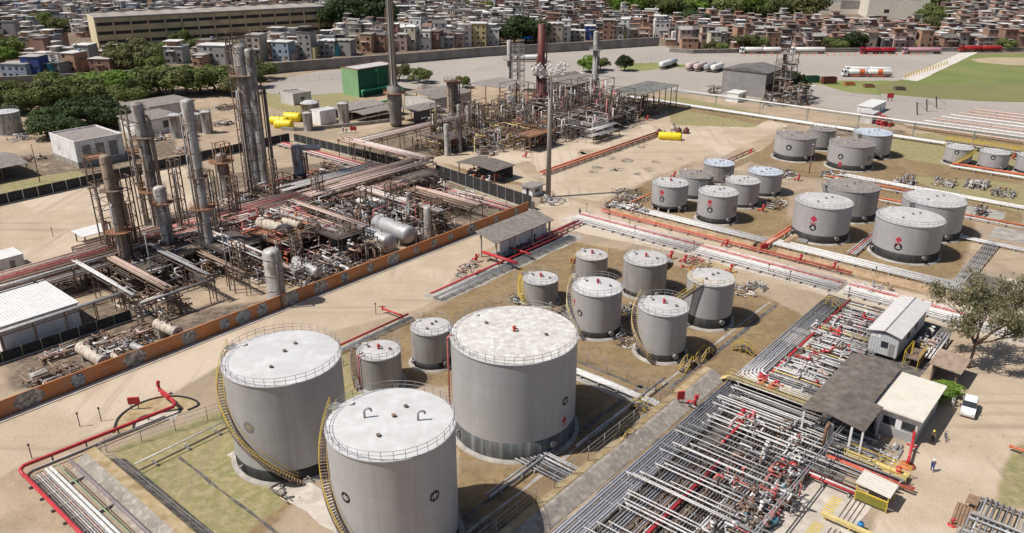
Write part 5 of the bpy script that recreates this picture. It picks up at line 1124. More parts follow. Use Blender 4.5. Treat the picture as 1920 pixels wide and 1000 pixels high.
def lying(label, px, py, L, r, ang, m, group, z=.9):
    b = G(px, py); v = Vector((math.cos(ang), math.sin(ang), 0))*L/2; b.z = z+r*.6; return hdrum(label, b-v, b+v, r, m, 'frame_steel', group, True, False, name='yellow_drum')
lying('yellow drum at the front left of the group of yellow drums', 533, 240, 6, 1.6, R(-12), 'bright_yellow', 'yellow drums by the round bund', .2); lying('yellow drum just behind the front yellow one', 524, 233, 6, 1.5, R(-12), 'bright_yellow', 'yellow drums by the round bund', .2); lying('yellow drum right of the others, nearest the white tank', 549, 227, 6, 1.7, R(-12), 'bright_yellow', 'yellow drums by the round bund', .2)
lying('long bright yellow drum standing alone on the sandy yard', 1256, 262, 6.8, 1.25, R(-14), 'bright_yellow', 'drums on the sandy yard', .3)
for px, py, lb in ((1235, 253, 'brown rusty drum left of the yellow drum on the sandy yard'), (1272, 250, 'brown rusty drum right behind the yellow drum on the sandy yard'), (1286, 250, 'brown rusty drum farthest right on the sandy yard'), (1262, 244, 'pale rusty drum behind the yellow drum on the sandy yard')): lying(lb, px, py, 2.4, .9, R(70), 'stack_red' if 'brown' in lb else 'drum_cream', 'drums on the sandy yard', .1)
# far right pipeline on portals
rack('long white pipeline on green portals crossing behind the sandy yard', 't', 54, -130, 131.6, 132.6, 5, ['white_pipe'], 2, step=16, m='green_grey', r=.24)
for c, n_, lb in ((128.5, 4, 'row of white ground pipes beside the portal pipeline'),): prun(lb, 't', 58, -130, c, bundle(4, .7, .22, 'white_pipe', .2), sleepers=8)
screen('white pipeline wall panel behind the rear unit', [P(132, 58), P(134, 75)], 1.2, 6, 'white_paint', 'wall_offwhite', False)
# grey corrugated building and its tower
root = thing('corrugated_building', 'windowless grey corrugated building near the tanker yard', 'building', P(171, 25), RZ)
for q, m in (((-8, 8, -9, 9, 0, 9.5), 'sheet_grey'),): MB().box(*q).build('wall', m, root)
mb = MB(); p = [(-8.4, -9.4, 9.5), (8.4, -9.4, 9.5), (8.4, 9.4, 9.5), (-8.4, 9.4, 9.5), (-8.4, 0, 11), (8.4, 0, 11)]
mb.add(p, [(0, 1, 5, 4), (2, 3, 4, 5), (0, 4, 3), (1, 2, 5), (0, 3, 2, 1)]); mb.build('roof', 'sheet_dark', root); MB().box(-7, -1, -9.03, -8.9, 0, 5).build('door', 'dark_gap', root)
lattice('dark steel tower with stair decks beside the corrugated building', 1467, 186, 100, 3.0, 'frame_steel', 7, (8, 13, 17), clutter=12, cl_m=DKS, deckm='grey_steel')
column('grey vent stack inside the dark steel tower', 1462, 183, 95, 7, 'column_rusty', (), pipes=2)
for a, t, h in ((160, 4, 8), (166, 2, 7), (154, 8, 4.5)): tangle('black piping heap at the foot of the dark steel tower', a, t, 4, 4, h, 34, DKS, .08, .2, 'black piping by the steel tower')
block('small white cabin below the corrugated building', 149, 156, 20, 25, 3.2, 'wall_white', 'roof_bright', .1, over=.2, name='cabin', windows=(('s', 1, 1, 2, 1.2, 'glass_dark'),))
block('long white cabin row on the verge right of the corrugated building', 157, 172, -26, -21, 3, 'wall_white', 'roof_bright', .1, over=.2, name='cabin', windows=(('s', -4, 1, 1.4, 1, 'glass_dark'), ('s', 2, 1, 1.4, 1, 'glass_dark')))
block('grey cabin in front of the long white cabin row', 145, 151, -30, -26, 3.2, 'wall_offwhite', 'roof_dirty', .1, over=.2, name='cabin', windows=(('s', -1, 1, 1.4, 1, 'glass_dark'), ('s', 1.6, 1, 1.0, 1, 'glass_dark')))
tangle('red pump skid beside the grey cabin', 146, -34, 2.2, 2.2, 2.6, 24, ['red', 'orange_red', 'red'], .15, .4, name='pump_skid', cat='pump')
block('grey green kiosk with a tree behind it, near the rear unit', 136, 146, 88, 94, 4, 'wall_offwhite', 'roof_bright', .2, name='kiosk')
block('small grey ruined block on the grass left of the green building', 38, 46, 142, 150, 4, 'wall_offwhite', 'roof_dark', .3, name='ruin', windows=(('s', 0, 1, 1.6, 1.6, 'glass_dark'),))

# debris, scrap heaps and small gear that litter the plots
for px, py, h, n_, ms, lb in ((425, 205, 1.6, 40, RU, 'heap of rusty scrap pipe beyond the left unit'), (300, 262, 1.2, 26, WH, 'white scrap valves on the plot behind the brown column'), (345, 285, 1.0, 26, RU, 'rusty scrap row behind the slim pale column'), (60, 300, .8, 26, RU, 'rusty scrap on the plot left of the substation'), (190, 285, .8, 20, RU, 'rusty scrap below the substation'), (40, 262, 1.5, 26, DKS, 'dark scrap heap at the left edge'), (250, 240, 1.2, 22, RU, 'brown scrap heap by the substation corner'), (420, 235, 1.2, 24, WH, 'pale tank fittings on the ground behind the slim column'), (800, 165, 1.0, 20, DKS, 'dark scrap by the small lone tree'), (1340, 175, 3, 26, ['frame_steel', 'grey_steel', 'dark_pipe'], 'thin pipe frame left of the corrugated building'), (1700, 345, 1.4, 26, WH, 'white valves between the far tanks and broad tanks'), (1830, 350, 1.6, 40, WH, 'white pump row near the small tanks at the right edge'), (1880, 365, 1.4, 36, WH, 'white pipe fittings at the right edge'), (1770, 345, 1.4, 30, WH, 'grey pump skid left of the white pump row'), (1450, 385, 1.0, 26, RU, 'dark rusty valves right of the six tanks'), (1200, 400, 1.0, 30, DKS, 'dark valves at the near left corner of the six tanks'), (1180, 375, 1.0, 26, DKS, 'dark pipework left of the six tanks'), (1470, 330, 1.0, 24, WH, 'grey valves right of the blue roofed tank'), (1700, 420, 1.0, 20, RU, 'valves between the two right broad tanks'), (1560, 330, .9, 22, DKS, 'dark fittings below the far four tanks'), (990, 560, .9, 24, DKS, 'dark pipework behind the widest tank'), (1060, 590, .9, 30, DKS, 'dark valves left of the snow white domed tank'), (1180, 590, .9, 24, WH, 'white pipework between the two middle tanks'), (1190, 640, .9, 22, RU, 'brown pipes at the foot of the middle tanks'), (1400, 545, .9, 20, WH, 'white valves on the road side pipe bed'), (1300, 500, .9, 16, RD, 'red valves on the road side pipe bed'), (560, 905, .7, 16, WH, 'white fittings at the foot of the left big tank'), (880, 510, .8, 12, WH, 'grey rack of fittings near the red hose box'), (1640, 545, .8, 14, RU, 'small frame beside the cross road')):
    q = AT(px, py); tangle(lb, q[0], q[1], 3.2, 2.4, h, n_, ms, .05, .14)
for i, (px, py) in enumerate(((335, 460), (372, 455), (100, 445), (1180, 430), (1100, 398), (1143, 412), (1190, 441), (1300, 470), (1480, 528), (150, 800), (190, 790), (60, 860), (705, 590), (950, 395), (1020, 385), (1440, 515), (1590, 560), (1640, 520))):
    b = G(px, py); root = thing('marker_post', 'thin dark marker post standing at the road side', 'post', b, 0, 'marker posts'); MB().cyl((0, 0, 0), (0, 0, 1.9), .06, n=6).build('post', 'frame_dark', root); MB().box(-.12, .12, -.08, .08, 1.9, 2.15).build('head', 'frame_dark', root)
for px, py, lb in ((75, 712, 'grey concrete block lying inside the orange wall, left'), (105, 735, 'grey concrete block lying inside the orange wall, right')):
    b = G(px, py); o = MB().box(-1.1, 1.1, -.7, .7, 0, 1.2).add([(-.9, -.5, 1.2), (.9, -.5, 1.2), (.9, .5, 1.2), (-.9, .5, 1.2), (-.6, -.3, 1.35), (.6, -.3, 1.35), (.6, .3, 1.35), (-.6, .3, 1.35)], [(4, 5, 6, 7), (0, 1, 5, 4), (1, 2, 6, 5), (2, 3, 7, 6), (3, 0, 4, 7)]).build('concrete_block', 'concrete', None, b, RZ); tag(o, lb, 'block')

for px, py, tp, w_, lb in ((262, 500, 330, .9, 'slender scaffold tower right of the leftmost column'), (352, 470, 300, .8, 'slender scaffold tower between the pale columns'), (412, 470, 320, .7, 'slender ladder tower right of the slim pale column'), (448, 440, 330, .8, 'slender scaffold below the tallest twin column'), (520, 400, 300, .7, 'slender scaffold right of the tallest twin column'), (600, 400, 330, .9, 'small scaffold behind the pinkish drum'), (690, 420, 352, .9, 'scaffold tower left of the big bullets'), (735, 405, 345, .9, 'scaffold tower behind the big bullets'), (820, 425, 375, .8, 'brown scaffold right of the small grey column'), (660, 480, 420, .8, 'scaffold stair at the front of the big bullets'), (560, 500, 440, .8, 'thin scaffold beside the white exchanger drum'), (455, 520, 452, .8, 'thin scaffold left of the upright vessel')):
    lattice(lb, px, py, tp, w_, 'frame_steel', 7, (), clutter=5, cl_m=RU)
for px, py, tp, w_, lb in ((905, 262, 195, 1.4, 'yellow brown scaffold tower in the middle of the rear unit'), (935, 258, 188, 1.5, 'tall yellow brown scaffold left of the dark red stack'), (880, 262, 190, 1.2, 'brown scaffold right of the fat concrete column'), (1060, 250, 185, 1.6, 'dark scaffold right of the floodlight mast'), (1095, 240, 178, 1.6, 'dark scaffold left of the tall pale column'), (1130, 235, 182, 1.5, 'grey scaffold right of the tall pale column'), (1165, 228, 178, 1.4, 'grey scaffold at the right end of the rear unit'), (820, 270, 195, 1.2, 'brown scaffold left of the fat concrete column'), (985, 262, 198, 1.4, 'dark scaffold left of the floodlight mast')):
    lattice(lb, px, py, tp, w_, 'frame_steel' if 'brown' in lb else 'frame_dark', 6, (), clutter=10, cl_m=YL if 'brown' in lb else DKS)
o = MB().tube([P(-62.4, 46.6, 24.8), P(-62.3, 46, 26.2), P(-62.0, 45, 26.2), P(-61.8, 44.6, 25), P(-61.8, 44.6, 2)], .22, 8).build('overhead_pipe', 'column_rusty'); tag(o, 'hooked overhead pipe falling from the head of the brown column', 'pipe')
# ------------------------------------------------------------------ trees
FOL = {'foliage_mid': ((.11, .145, .045), (.18, .21, .068)), 'foliage_dark': ((.035, .06, .024), (.08, .11, .038)), 'foliage_bright': ((.13, .22, .03), (.19, .28, .06)), 'foliage_olive': ((.11, .12, .05), (.17, .17, .075)), 'foliage_gum': ((.17, .17, .095), (.25, .24, .14))}
def leaf_mat(name, c1, c2):
    m = bpy.data.materials.new(name); m.use_nodes = True; MATS[name] = m; t = m.node_tree; n = t.nodes; L = t.links; b = n['Principled BSDF']
    b.inputs['Roughness'].default_value = .7; b.inputs['Specular IOR Level'].default_value = .25
    tc = n.new('ShaderNodeTexCoord'); nz = n.new('ShaderNodeTexNoise'); nz.inputs['Scale'].default_value = 1.6; nz.inputs['Detail'].default_value = 5; L.new(tc.outputs['Object'], nz.inputs['Vector'])
    mr = n.new('ShaderNodeMapRange'); mr.inputs[1].default_value = .3; mr.inputs[2].default_value = .7; L.new(nz.outputs[0], mr.inputs[0])
    oi = n.new('ShaderNodeObjectInfo'); hs = n.new('ShaderNodeHueSaturation'); mv = n.new('ShaderNodeMapRange'); mv.inputs[3].default_value = .7; mv.inputs[4].default_value = 1.35; L.new(oi.outputs['Random'], mv.inputs[0]); L.new(mv.outputs[0], hs.inputs['Value'])
    mx = n.new('ShaderNodeMix'); mx.data_type = 'RGBA'; mx.inputs[6].default_value = (*c1, 1); mx.inputs[7].default_value = (*c2, 1); L.new(mr.outputs[0], mx.inputs[0]); L.new(mx.outputs[2], hs.inputs['Color'])
    L.new(hs.outputs[0], b.inputs['Base Color'])
    tr = n.new('ShaderNodeBsdfTranslucent'); L.new(hs.outputs[0], tr.inputs[0]); ms = n.new('ShaderNodeMixShader'); ms.inputs[0].default_value = .35
    L.new(b.outputs[0], ms.inputs[1]); L.new(tr.outputs[0], ms.inputs[2]); L.new(ms.outputs[0], n['Material Output'].inputs[0])
for k, v in FOL.items(): leaf_mat(k, *v)
def crown_mesh(seed, rx, rz_, zc, blobs, leaves, ls, m, sparse=1.):
    rs = np.random.RandomState(seed); vs = []; fs = []
    for b in range(blobs):
        a = rs.rand()*6.283; rr = rx*(.25+.6*rs.rand()**.6); c = np.array([math.cos(a)*rr, math.sin(a)*rr, zc+rz_*(rs.rand()*1.6-.8)*(1-.35*rr/rx)]); br = rx*(.28+.26*rs.rand())
        for i in range(int(leaves/blobs)):
            d = rs.randn(3); d /= np.linalg.norm(d)+1e-6
            if d[2] < -.45 and rs.rand() < .7: d[2] = -d[2]
            p = c+d*br*(.72+.36*rs.rand())*np.array([1, 1, .72]); nrm = d+rs.randn(3)*.55; nrm /= np.linalg.norm(nrm)+1e-6
            u = np.cross(nrm, rs.randn(3)); u /= np.linalg.norm(u)+1e-6; v = np.cross(nrm, u); s = ls*(.6+.8*rs.rand()); o = len(vs)
            vs += [tuple(p-u*s), tuple(p+v*s*.55), tuple(p+u*s), tuple(p-v*s*.55)]; fs.append((o, o+1, o+2, o+3))
    me = bpy.data.meshes.new('crown'); me.from_pydata(vs, [], fs); me.materials.append(MATS[m]); me.update(); return me
def trunk_mesh(seed, h, r, rx):
    rs = random.Random(seed); mb = MB(); mb.tube([(0, 0, 0), (rs.uniform(-.2, .2), rs.uniform(-.2, .2), h*.5), (rs.uniform(-.4, .4), rs.uniform(-.4, .4), h)], [r*1.3, r, r*.7], 7)
    for i in range(5):
        a = rs.uniform(0, 6.28); q = Vector((math.cos(a)*rx*.55, math.sin(a)*rx*.55, h+rx*rs.uniform(.2, .6))); mb.tube([(0, 0, h*rs.uniform(.55, .95)), q*.5+Vector((0, 0, h*.45)), q], [r*.55, r*.4, r*.15], 5)
    return mb.mesh('trunk', 'bark')
TREE = {}
for i, (k, m) in enumerate((('mid', 'foliage_mid'), ('dark', 'foliage_dark'), ('bright', 'foliage_bright'), ('olive', 'foliage_olive'))):
    TREE[k] = [(crown_mesh(11*i+j, 4.5, 2.4, 3.9, 18, 3600, .36, m), trunk_mesh(i*7+j, 2.2, .28, 4)) for j in range(3)]
ti = 0
def tree(x, y, k, s, label, group, name='tree', sz=1.):
    global ti; ti += 1; c, t = TREE[k][ti % 3]; root = thing(name, label, 'tree', (x, y, 0), rnd(0, 6.28), group); root.scale = (s, s, s*sz); inst(c, 'crown', root); inst(t, 'trunk', root); return root
def treepx(px, py, k, s, label, group, **kw): p = G(px, py); return tree(p.x, p.y, k, s, label, group, **kw)
g = 'row of trees behind the left unit'
nm = {'mid': 'mid green', 'dark': 'dark green', 'bright': 'bright green', 'olive': 'olive green'}
spots = [(15, 200, 'mid', 1.2), (48, 192, 'mid', 1.1), (75, 195, 'olive', 1.3), (100, 200, 'mid', 1.2), (128, 190, 'mid', 1.4), (150, 192, 'olive', 1.2), (178, 182, 'mid', 1.3), (205, 180, 'bright', 1.2), (228, 182, 'bright', 1.3), (252, 178, 'bright', 1.1), (275, 182, 'mid', 1.3), (300, 176, 'mid', 1.5), (325, 178, 'mid', 1.4), (352, 176, 'olive', 1.4), (378, 176, 'mid', 1.5), (402, 172, 'mid', 1.4), (425, 168, 'mid', 1.2), (60, 210, 'mid', 1.1), (20, 215, 'mid', 1.1), (240, 200, 'mid', 1.0), (170, 200, 'mid', 1.1), (445, 178, 'olive', 1.0), (490, 150, 'mid', 1.1), (470, 165, 'mid', 1.0), (-20, 205, 'mid', 1.4), (-50, 200, 'olive', 1.4)]
for px, py, k, s in spots: treepx(px, py, k, s*1.32, '%s round crowned tree in the row behind the left unit' % nm[k], g, sz=.85)
for px, py, k, s in ((90, 258, 'dark', 1.0), (118, 245, 'dark', 1.1), (150, 235, 'dark', 1.2), (180, 230, 'dark', 1.2), (205, 238, 'dark', 1.1), (130, 262, 'dark', .9), (222, 240, 'dark', .9)): treepx(px, py, k, s*1.35, 'dense dark mango tree behind the white substation', 'mango trees behind the substation', sz=.8)
treepx(787, 156, 'mid', 1.05, 'small lone green tree right of the furnace stack', None, sz=.9); treepx(748, 152, 'olive', 1.0, 'palm like green tree behind the furnace stack', None); treepx(868, 165, 'mid', .7, 'small bush like tree behind the fat concrete column', None)
treepx(1105, 136, 'bright', 1.1, 'bright green tree behind the grey green kiosk', None); treepx(1126, 132, 'olive', .9, 'dull olive tree right of the bright one behind the kiosk', None); treepx(1171, 133, 'dark', .85, 'small dark upright tree on the lawn strip of the tanker yard', None, sz=1.25)
treepx(555, 185, 'olive', .8, 'olive bushy tree near the green building', None, sz=.6); treepx(540, 183, 'olive', .6, 'low olive bush left of the olive bushy tree', None, sz=.6)
treepx(1743, 748, 'bright', .52, 'bright green bush beside the cream roofed office', None, sz=.62); treepx(1772, 742, 'bright', .45, 'smaller bright green bush next to the parked car', None, sz=.62)
for px, py, k, s in ((248, 128, 'olive', 2.0), (265, 132, 'olive', 1.9), (232, 130, 'olive', 1.5), (285, 134, 'mid', 1.3)): treepx(px, py, k, s, 'large olive brown tree standing among the houses at left', 'olive brown trees among the houses', sz=.95)
for px, py, k, s in ((965, 82, 'dark', 1.9), (985, 80, 'dark', 2.1), (1003, 80, 'dark', 1.8), (975, 72, 'dark', 1.8)): treepx(px, py, k, s, 'dark tree behind the yard wall left of the dark red stack', 'dark trees behind the yard wall', sz=1.)
for px, py, k, s in ((635, 62, 'dark', 2.6), (655, 64, 'dark', 2.8), (678, 64, 'dark', 2.8), (700, 62, 'dark', 2.6), (720, 58, 'dark', 2.3), (645, 48, 'dark', 2.6), (668, 46, 'dark', 2.8), (692, 46, 'dark', 2.8), (712, 44, 'dark', 2.4), (660, 32, 'dark', 2.6), (690, 30, 'dark', 2.6)): treepx(px, py, k, s, 'tall dark tree of the grove right of the long tan factory', 'dark grove beside the factory', sz=1.1)
for i in range(14): treepx(385+i*17, 12+rnd(-3, 4), 'dark', 2.4, 'dark tree behind the long tan factory', 'dark trees behind the factory', sz=1.)
for i in range(24): treepx(1165+i*15.2, 31+rnd(-4, 5)+(i % 2)*5, random.choice(('mid', 'bright', 'olive', 'mid')), rnd(2.1, 2.8), 'green tree in the belt beyond the brick houses', 'tree belt beyond the brick houses', sz=1.)
for i in range(14): treepx(1160+i*27, 17+rnd(-5, 5), random.choice(('mid', 'bright', 'olive')), 2.6, 'green tree in the belt beyond the brick houses', 'tree belt beyond the brick houses', sz=1.)
for px, py, k, s in ((40, 100, 'mid', 1.5), (20, 108, 'mid', 1.6), (70, 90, 'mid', 1.6), (55, 65, 'mid', 1.7), (75, 58, 'mid', 1.8), (115, 60, 'olive', 1.5), (10, 120, 'bright', 1.3), (340, 82, 'mid', 1.2), (1290, 52, 'dark', 1.9), (1310, 56, 'dark', 1.8), (1362, 48, 'mid', 1.6), (1752, 66, 'olive', 2.0), (1740, 52, 'mid', 2.0), (1755, 40, 'mid', 1.9), (1395, 92, 'olive', 1.4), (1420, 92, 'mid', 1.1), (1560, 92, 'mid', 1.0), (1600, 92, 'dark', 1.5), (1575, 95, 'mid', .9), (890, 32, 'mid', 1.8), (905, 30, 'mid', 1.8), (735, 50, 'olive', 1.6), (775, 50, 'olive', 1.5), (100, 96, 'olive', 1.2), (1490, 60, 'mid', 1.2), (1885, 95, 'mid', 1.0), (1330, 96, 'olive', .9), (1350, 97, 'mid', .8), (1640, 28, 'mid', 1.5), (1760, 18, 'mid', 2.1), (1775, 8, 'mid', 2.1), (1500, 18, 'olive', 2.2)): treepx(px, py, k, s, '%s tree growing among the houses' % nm[k], 'trees among the houses', sz=.9)
# eucalyptus by the road, open crown
for px, py, k, s in ((1488, 182, 'dark', .95), (1497, 186, 'dark', .8), (1480, 176, 'dark', 1.0)): treepx(px, py, k, s, 'dark tree against the steel tower by the corrugated building', 'dark trees by the steel tower', sz=1.3)
for px, py, k, s in ((380, 100, 'mid', 1.3), (345, 104, 'olive', 1.3), (430, 100, 'olive', 1.0), (300, 110, 'mid', 1.3), (475, 100, 'mid', 1.0), (560, 92, 'olive', 1.0)): treepx(px, py, k, s, 'tree at the foot of the long tan factory', 'trees at the foot of the factory', sz=.9)
def gum():
    b = G(1815, 690); root = thing('gum_tree', 'large airy gum tree with an open drooping crown beside the pipe yard road', 'tree', b, 0)
    rs = random.Random(5); mb = MB(); tips = []
    top = TOPZ(b.y, 470)
    def limb(p, d, L, r, dep):
        pts = [p]; q = p
        for i in range(4): d = (d+Vector((rs.uniform(-.22, .22), rs.uniform(-.22, .22), rs.uniform(-.03, .12)))).normalized(); q = q+d*L/4; pts.append(q)
        mb.tube(pts, [r, r*.85, r*.7, r*.58, r*.45], 6)
        if dep == 0: tips.extend([pts[-1], pts[-2], pts[-3]]); return
        for i in range(rs.choice((3, 4))):
            a = rs.uniform(0, 6.28); nd = (d+Vector((math.cos(a), math.sin(a), rs.uniform(-.05, .5)))*.9).normalized(); limb(pts[rs.choice((2, 3, 4))], nd, L*.66, r*.5, dep-1)
    limb(Vector((0, 0, 0)), Vector((.05, 0, 1)), 4.6, .28, 0); tips.clear()
    for a, e, L in ((2.9, 1.2, 3.0), (.3, .5, 6.2), (1.2, 1.0, 5.2), (-1.2, .6, 4.8), (4.4, .7, 4.6), (.9, 1.6, 5.4), (0.0, 1.0, 6.4), (2.0, 1.4, 5.0)):
        limb(Vector((.2, 0, 3.9)), Vector((math.cos(a), math.sin(a)*.9, e)).normalized(), L, .17, 2)
    mb.build('trunk', 'bark', root); vs = []; fs = []; nr = np.random.RandomState(3)
    for t in tips:
        for k in range(26):
            p = np.array(t)+nr.randn(3)*np.array([.5, .5, .42]); u = nr.randn(3); u[2] -= .6; u /= np.linalg.norm(u); v = np.cross(u, nr.randn(3)); v /= np.linalg.norm(v)+1e-6; s = .2+.17*nr.rand(); o = len(vs)
            vs += [tuple(p-u*s), tuple(p+v*s*.35), tuple(p+u*s), tuple(p-v*s*.35)]; fs.append((o, o+1, o+2, o+3))
    me = bpy.data.meshes.new('crown'); me.from_pydata(vs, [], fs); me.materials.append(MATS['foliage_gum']); inst(me, 'crown', root)
gum()
# ------------------------------------------------------------------ yard wall and the houses beyond
def wall_px(name, label, pts, h, m, th=.4, cope=True):
    q = [G(*p) for p in pts]; root = thing(name, label, 'wall', q[0]); mb = MB(); cp = MB()
    for a, b in zip(q, q[1:]):
        mb.bar(a-q[0]+Vector((0, 0, h/2)), b-q[0]+Vector((0, 0, h/2)), th, h); cp.bar(a-q[0]+Vector((0, 0, h+.06)), b-q[0]+Vector((0, 0, h+.06)), th+.15, .12)
    mb.build('wall', m, root)
    if cope: cp.build('coping', 'concrete_pale', root)
wall_px('boundary_wall', 'long grey stained retaining wall between the asphalt yard and the houses', [(478, 142), (560, 134), (760, 119), (900, 107), (1100, 95), (1235, 86)], 4.6, 'yard_wall')
wall_px('boundary_wall', 'low dark wall behind the parked tank trucks', [(1255, 98), (1300, 101), (1400, 99), (1930, 96.5)], 2.0, 'yard_wall')
wall_px('boundary_wall', 'low wall below the blue houses, hidden by the tree row', [(-40, 158), (140, 150), (300, 140), (478, 142)], 2.6, 'yard_wall')
HW = {'brick': (.30, .175, .135), 'orange brick': (.50, .30, .205), 'dark brick': (.17, .115, .095), 'grey': (.38, .365, .355), 'white': (.70, .68, .66), 'cream': (.62, .555, .44), 'beige': (.50, .43, .355), 'pink': (.50, .37, .335), 'pale blue': (.34, .40, .50), 'blue': (.06, .10, .32), 'turquoise': (.07, .32, .38), 'yellow': (.56, .47, .24), 'dark grey': (.155, .15, .15)}
for k, c in HW.items(): mat('house_'+k.replace(' ', '_'), c, var=.2, scale=.3, rough=.9, col2=tuple(q*.62 for q in c), amt=.4, streak=.5, scale2=.8, sharp=.25)
HR = {'grey slab': (.36, .34, .32), 'dark slab': (.15, .14, .132), 'white sheet': (.72, .71, .70), 'brown tile': (.22, .15, .12), 'red tile': (.36, .19, .13), 'pale sheet': (.54, .515, .49)}
for k, c in HR.items(): mat('hroof_'+k.replace(' ', '_'), c, var=.25, scale=.25, rough=.9, col2=tuple(q*.6 for q in c), amt=.42, scale2=.6)
UNIT = MB().box(-.5, .5, -.5, .5, 0, 1); WIN_ME = UNIT.mesh('window', 'glass_dark'); TANKME = MB().lathe([(.6, 0), (.75, 1.0), (.7, 1.1), (.01, 1.25)], 10).mesh('water_tank', 'house_pale_blue')
WALL_ME = {k: UNIT.mesh('wall', 'house_'+k.replace(' ', '_')) for k in HW}; ROOF_ME = {k: UNIT.mesh('roof', 'hroof_'+k.replace(' ', '_')) for k in HR}
gm = MB().add([(-.5, -.5, 0), (.5, -.5, 0), (.5, .5, 0), (-.5, .5, 0), (-.5, 0, 1), (.5, 0, 1)], [(0, 1, 5, 4), (2, 3, 4, 5), (0, 4, 3), (1, 2, 5), (0, 3, 2, 1)])
GABLE_ME = {k: gm.mesh('roof', 'hroof_'+k.replace(' ', '_')) for k in HR}
DOOR_ME = UNIT.mesh('door', 'timber')
def house(p, rz, wd, dp, st, wc, rc, gable, win, par, extra, label, group):
    h = st*2.9*rnd(.86, 1.1); root = thing('house', label, 'house', p, rz, group)
    inst(WALL_ME[wc], 'wall', root, sc=(wd, dp, h))
    if gable: inst(GABLE_ME[rc], 'roof', root, (0, 0, h), 0, (wd+.8, dp+.8, 1.6))
    else: inst(ROOF_ME[rc], 'roof', root, (0, 0, h), 0, (wd+.5, dp+.5, .22))
    if par and not gable:            # half built upper floor or terrace roof on posts
        inst(WALL_ME[par], 'terrace_wall', root, (-wd*.18, dp*.1, h+.22), 0, (wd*.55, dp*.6, 2.2))
        inst(ROOF_ME[rc], 'terrace_roof', root, (-wd*.1, 0, h+2.42), 0, (wd*.85, dp*.85, .15))
    if extra == 'tank' and not gable: inst(TANKME, 'water_tank', root, (wd*.3, dp*.2, h+.22), 0, (1, 1, 1))
    if random.random() < .55:            # lean-to of another colour stuck on the front or side
        k = random.choice(list(HW)); sx = random.choice((-1, 1)); inst(WALL_ME[k], 'annex', root, (sx*(wd*.5+.9), rnd(-.2, .2)*dp, 0), 0, (1.8, dp*rnd(.5, .8), h*rnd(.35, .8)))
    if random.random() < .45: inst(ROOF_ME[random.choice(['white sheet', 'pale sheet', 'brown tile'])], 'awning', root, (rnd(-.2, .2)*wd, -dp/2-.6, h*rnd(.45, .9)), 0, (wd*rnd(.4, .9), 1.5, .1))
    if win:
        n = max(1, int(wd/2.6))
        for f in range(st):
            for i in range(n):
                if random.random() < .8:
                    x = -wd/2+wd*(i+.5)/n+rnd(-.2, .2); z = f*2.9+1.0
                    inst(WIN_ME, 'window', root, (x, -dp/2, z), 0, (rnd(.8, 1.5), .12, rnd(.9, 1.4)))
        if random.random() < .5: inst(DOOR_ME, 'door', root, (rnd(-.3, .3)*wd, -dp/2, 0), 0, (.9, .14, 2.1))
    return root
HOUSES = []
def hl(st, wc, rc, gable, par, extra): 
    s = {1: 'low', 2: 'two storey', 3: 'three storey', 4: 'four storey'}[st]
    return '%s %s house, %s%s roof' % (s, wc, 'pitched ' if gable else '', rc)+(', rooftop room' if par and not gable else '')+(', water tank' if extra == 'tank' and not gable else '')
# houses one can pick out in the photograph
hand = [(30, 148, 12, 8, 2, 'pale blue', 'grey slab', None), (62, 146, 8, 8, 3, 'blue', 'grey slab', None), (85, 144, 6, 8, 2, 'turquoise', 'grey slab', None), (104, 142, 6, 8, 2, 'grey', 'dark slab', None), (135, 137, 7, 9, 3, 'orange brick', 'white sheet', None), (160, 128, 7, 8, 4, 'grey', 'white sheet', None), (190, 136, 10, 7, 2, 'brick', 'pale sheet', None), (222, 130, 8, 7, 3, 'orange brick', 'grey slab', 'brick'), (328, 120, 9, 9, 3, 'grey', 'white sheet', 'orange brick'), (402, 122, 14, 10, 3, 'grey', 'white sheet', None), (375, 126, 6, 7, 2, 'orange brick', 'grey slab', None), (480, 116, 7, 9, 4, 'beige', 'grey slab', None), (522, 90, 10, 8, 3, 'white', 'pale sheet', 'grey'), (530, 114, 9, 8, 3, 'pale blue', 'white sheet', None), (575, 110, 7, 8, 4, 'grey', 'dark slab', 'dark brick'), (615, 106, 8, 8, 3, 'grey', 'white sheet', None), (645, 105, 9, 8, 3, 'grey', 'grey slab', None), (690, 100, 6, 8, 3, 'orange brick', 'grey slab', None), (712, 98, 8, 8, 3, 'brick', 'dark slab', None), (755, 96, 5, 7, 3, 'pink', 'grey slab', None), (772, 94, 6, 8, 4, 'cream', 'white sheet', None), (800, 93, 6, 8, 3, 'white', 'grey slab', None), (815, 92, 7, 8, 3, 'brick', 'brown tile', None), (838, 90, 9, 8, 3, 'grey', 'brown tile', None), (860, 89, 7, 8, 3, 'pink', 'dark slab', None), (876, 88, 5, 8, 4, 'white', 'grey slab', None), (897, 87, 9, 9, 4, 'yellow', 'pale sheet', None), (922, 85, 9, 8, 3, 'white', 'white sheet', 'white'), (1035, 80, 12, 9, 4, 'beige', 'pale sheet', None), (1062, 79, 5, 8, 4, 'white', 'pale sheet', None), (1085, 76, 9, 8, 2, 'cream', 'pale sheet', None), (1107, 76, 6, 8, 3, 'blue', 'white sheet', None), (1142, 76, 7, 8, 4, 'brick', 'grey slab', None), (1160, 76, 7, 8, 3, 'grey', 'grey slab', None), (1173, 75, 5, 8, 4, 'white', 'white sheet', None), (1241, 72, 9, 8, 4, 'white', 'white sheet', 'white'), (1222, 45, 9, 8, 3, 'white', 'pale sheet', None), (1293, 92, 9, 6, 2, 'orange brick', 'brown tile', None), (1340, 92, 6, 7, 3, 'cream', 'grey slab', None), (1333, 55, 5, 7, 4, 'orange brick', 'grey slab', None), (1437, 84, 9, 7, 2, 'brick', 'dark slab', None)]
used = []
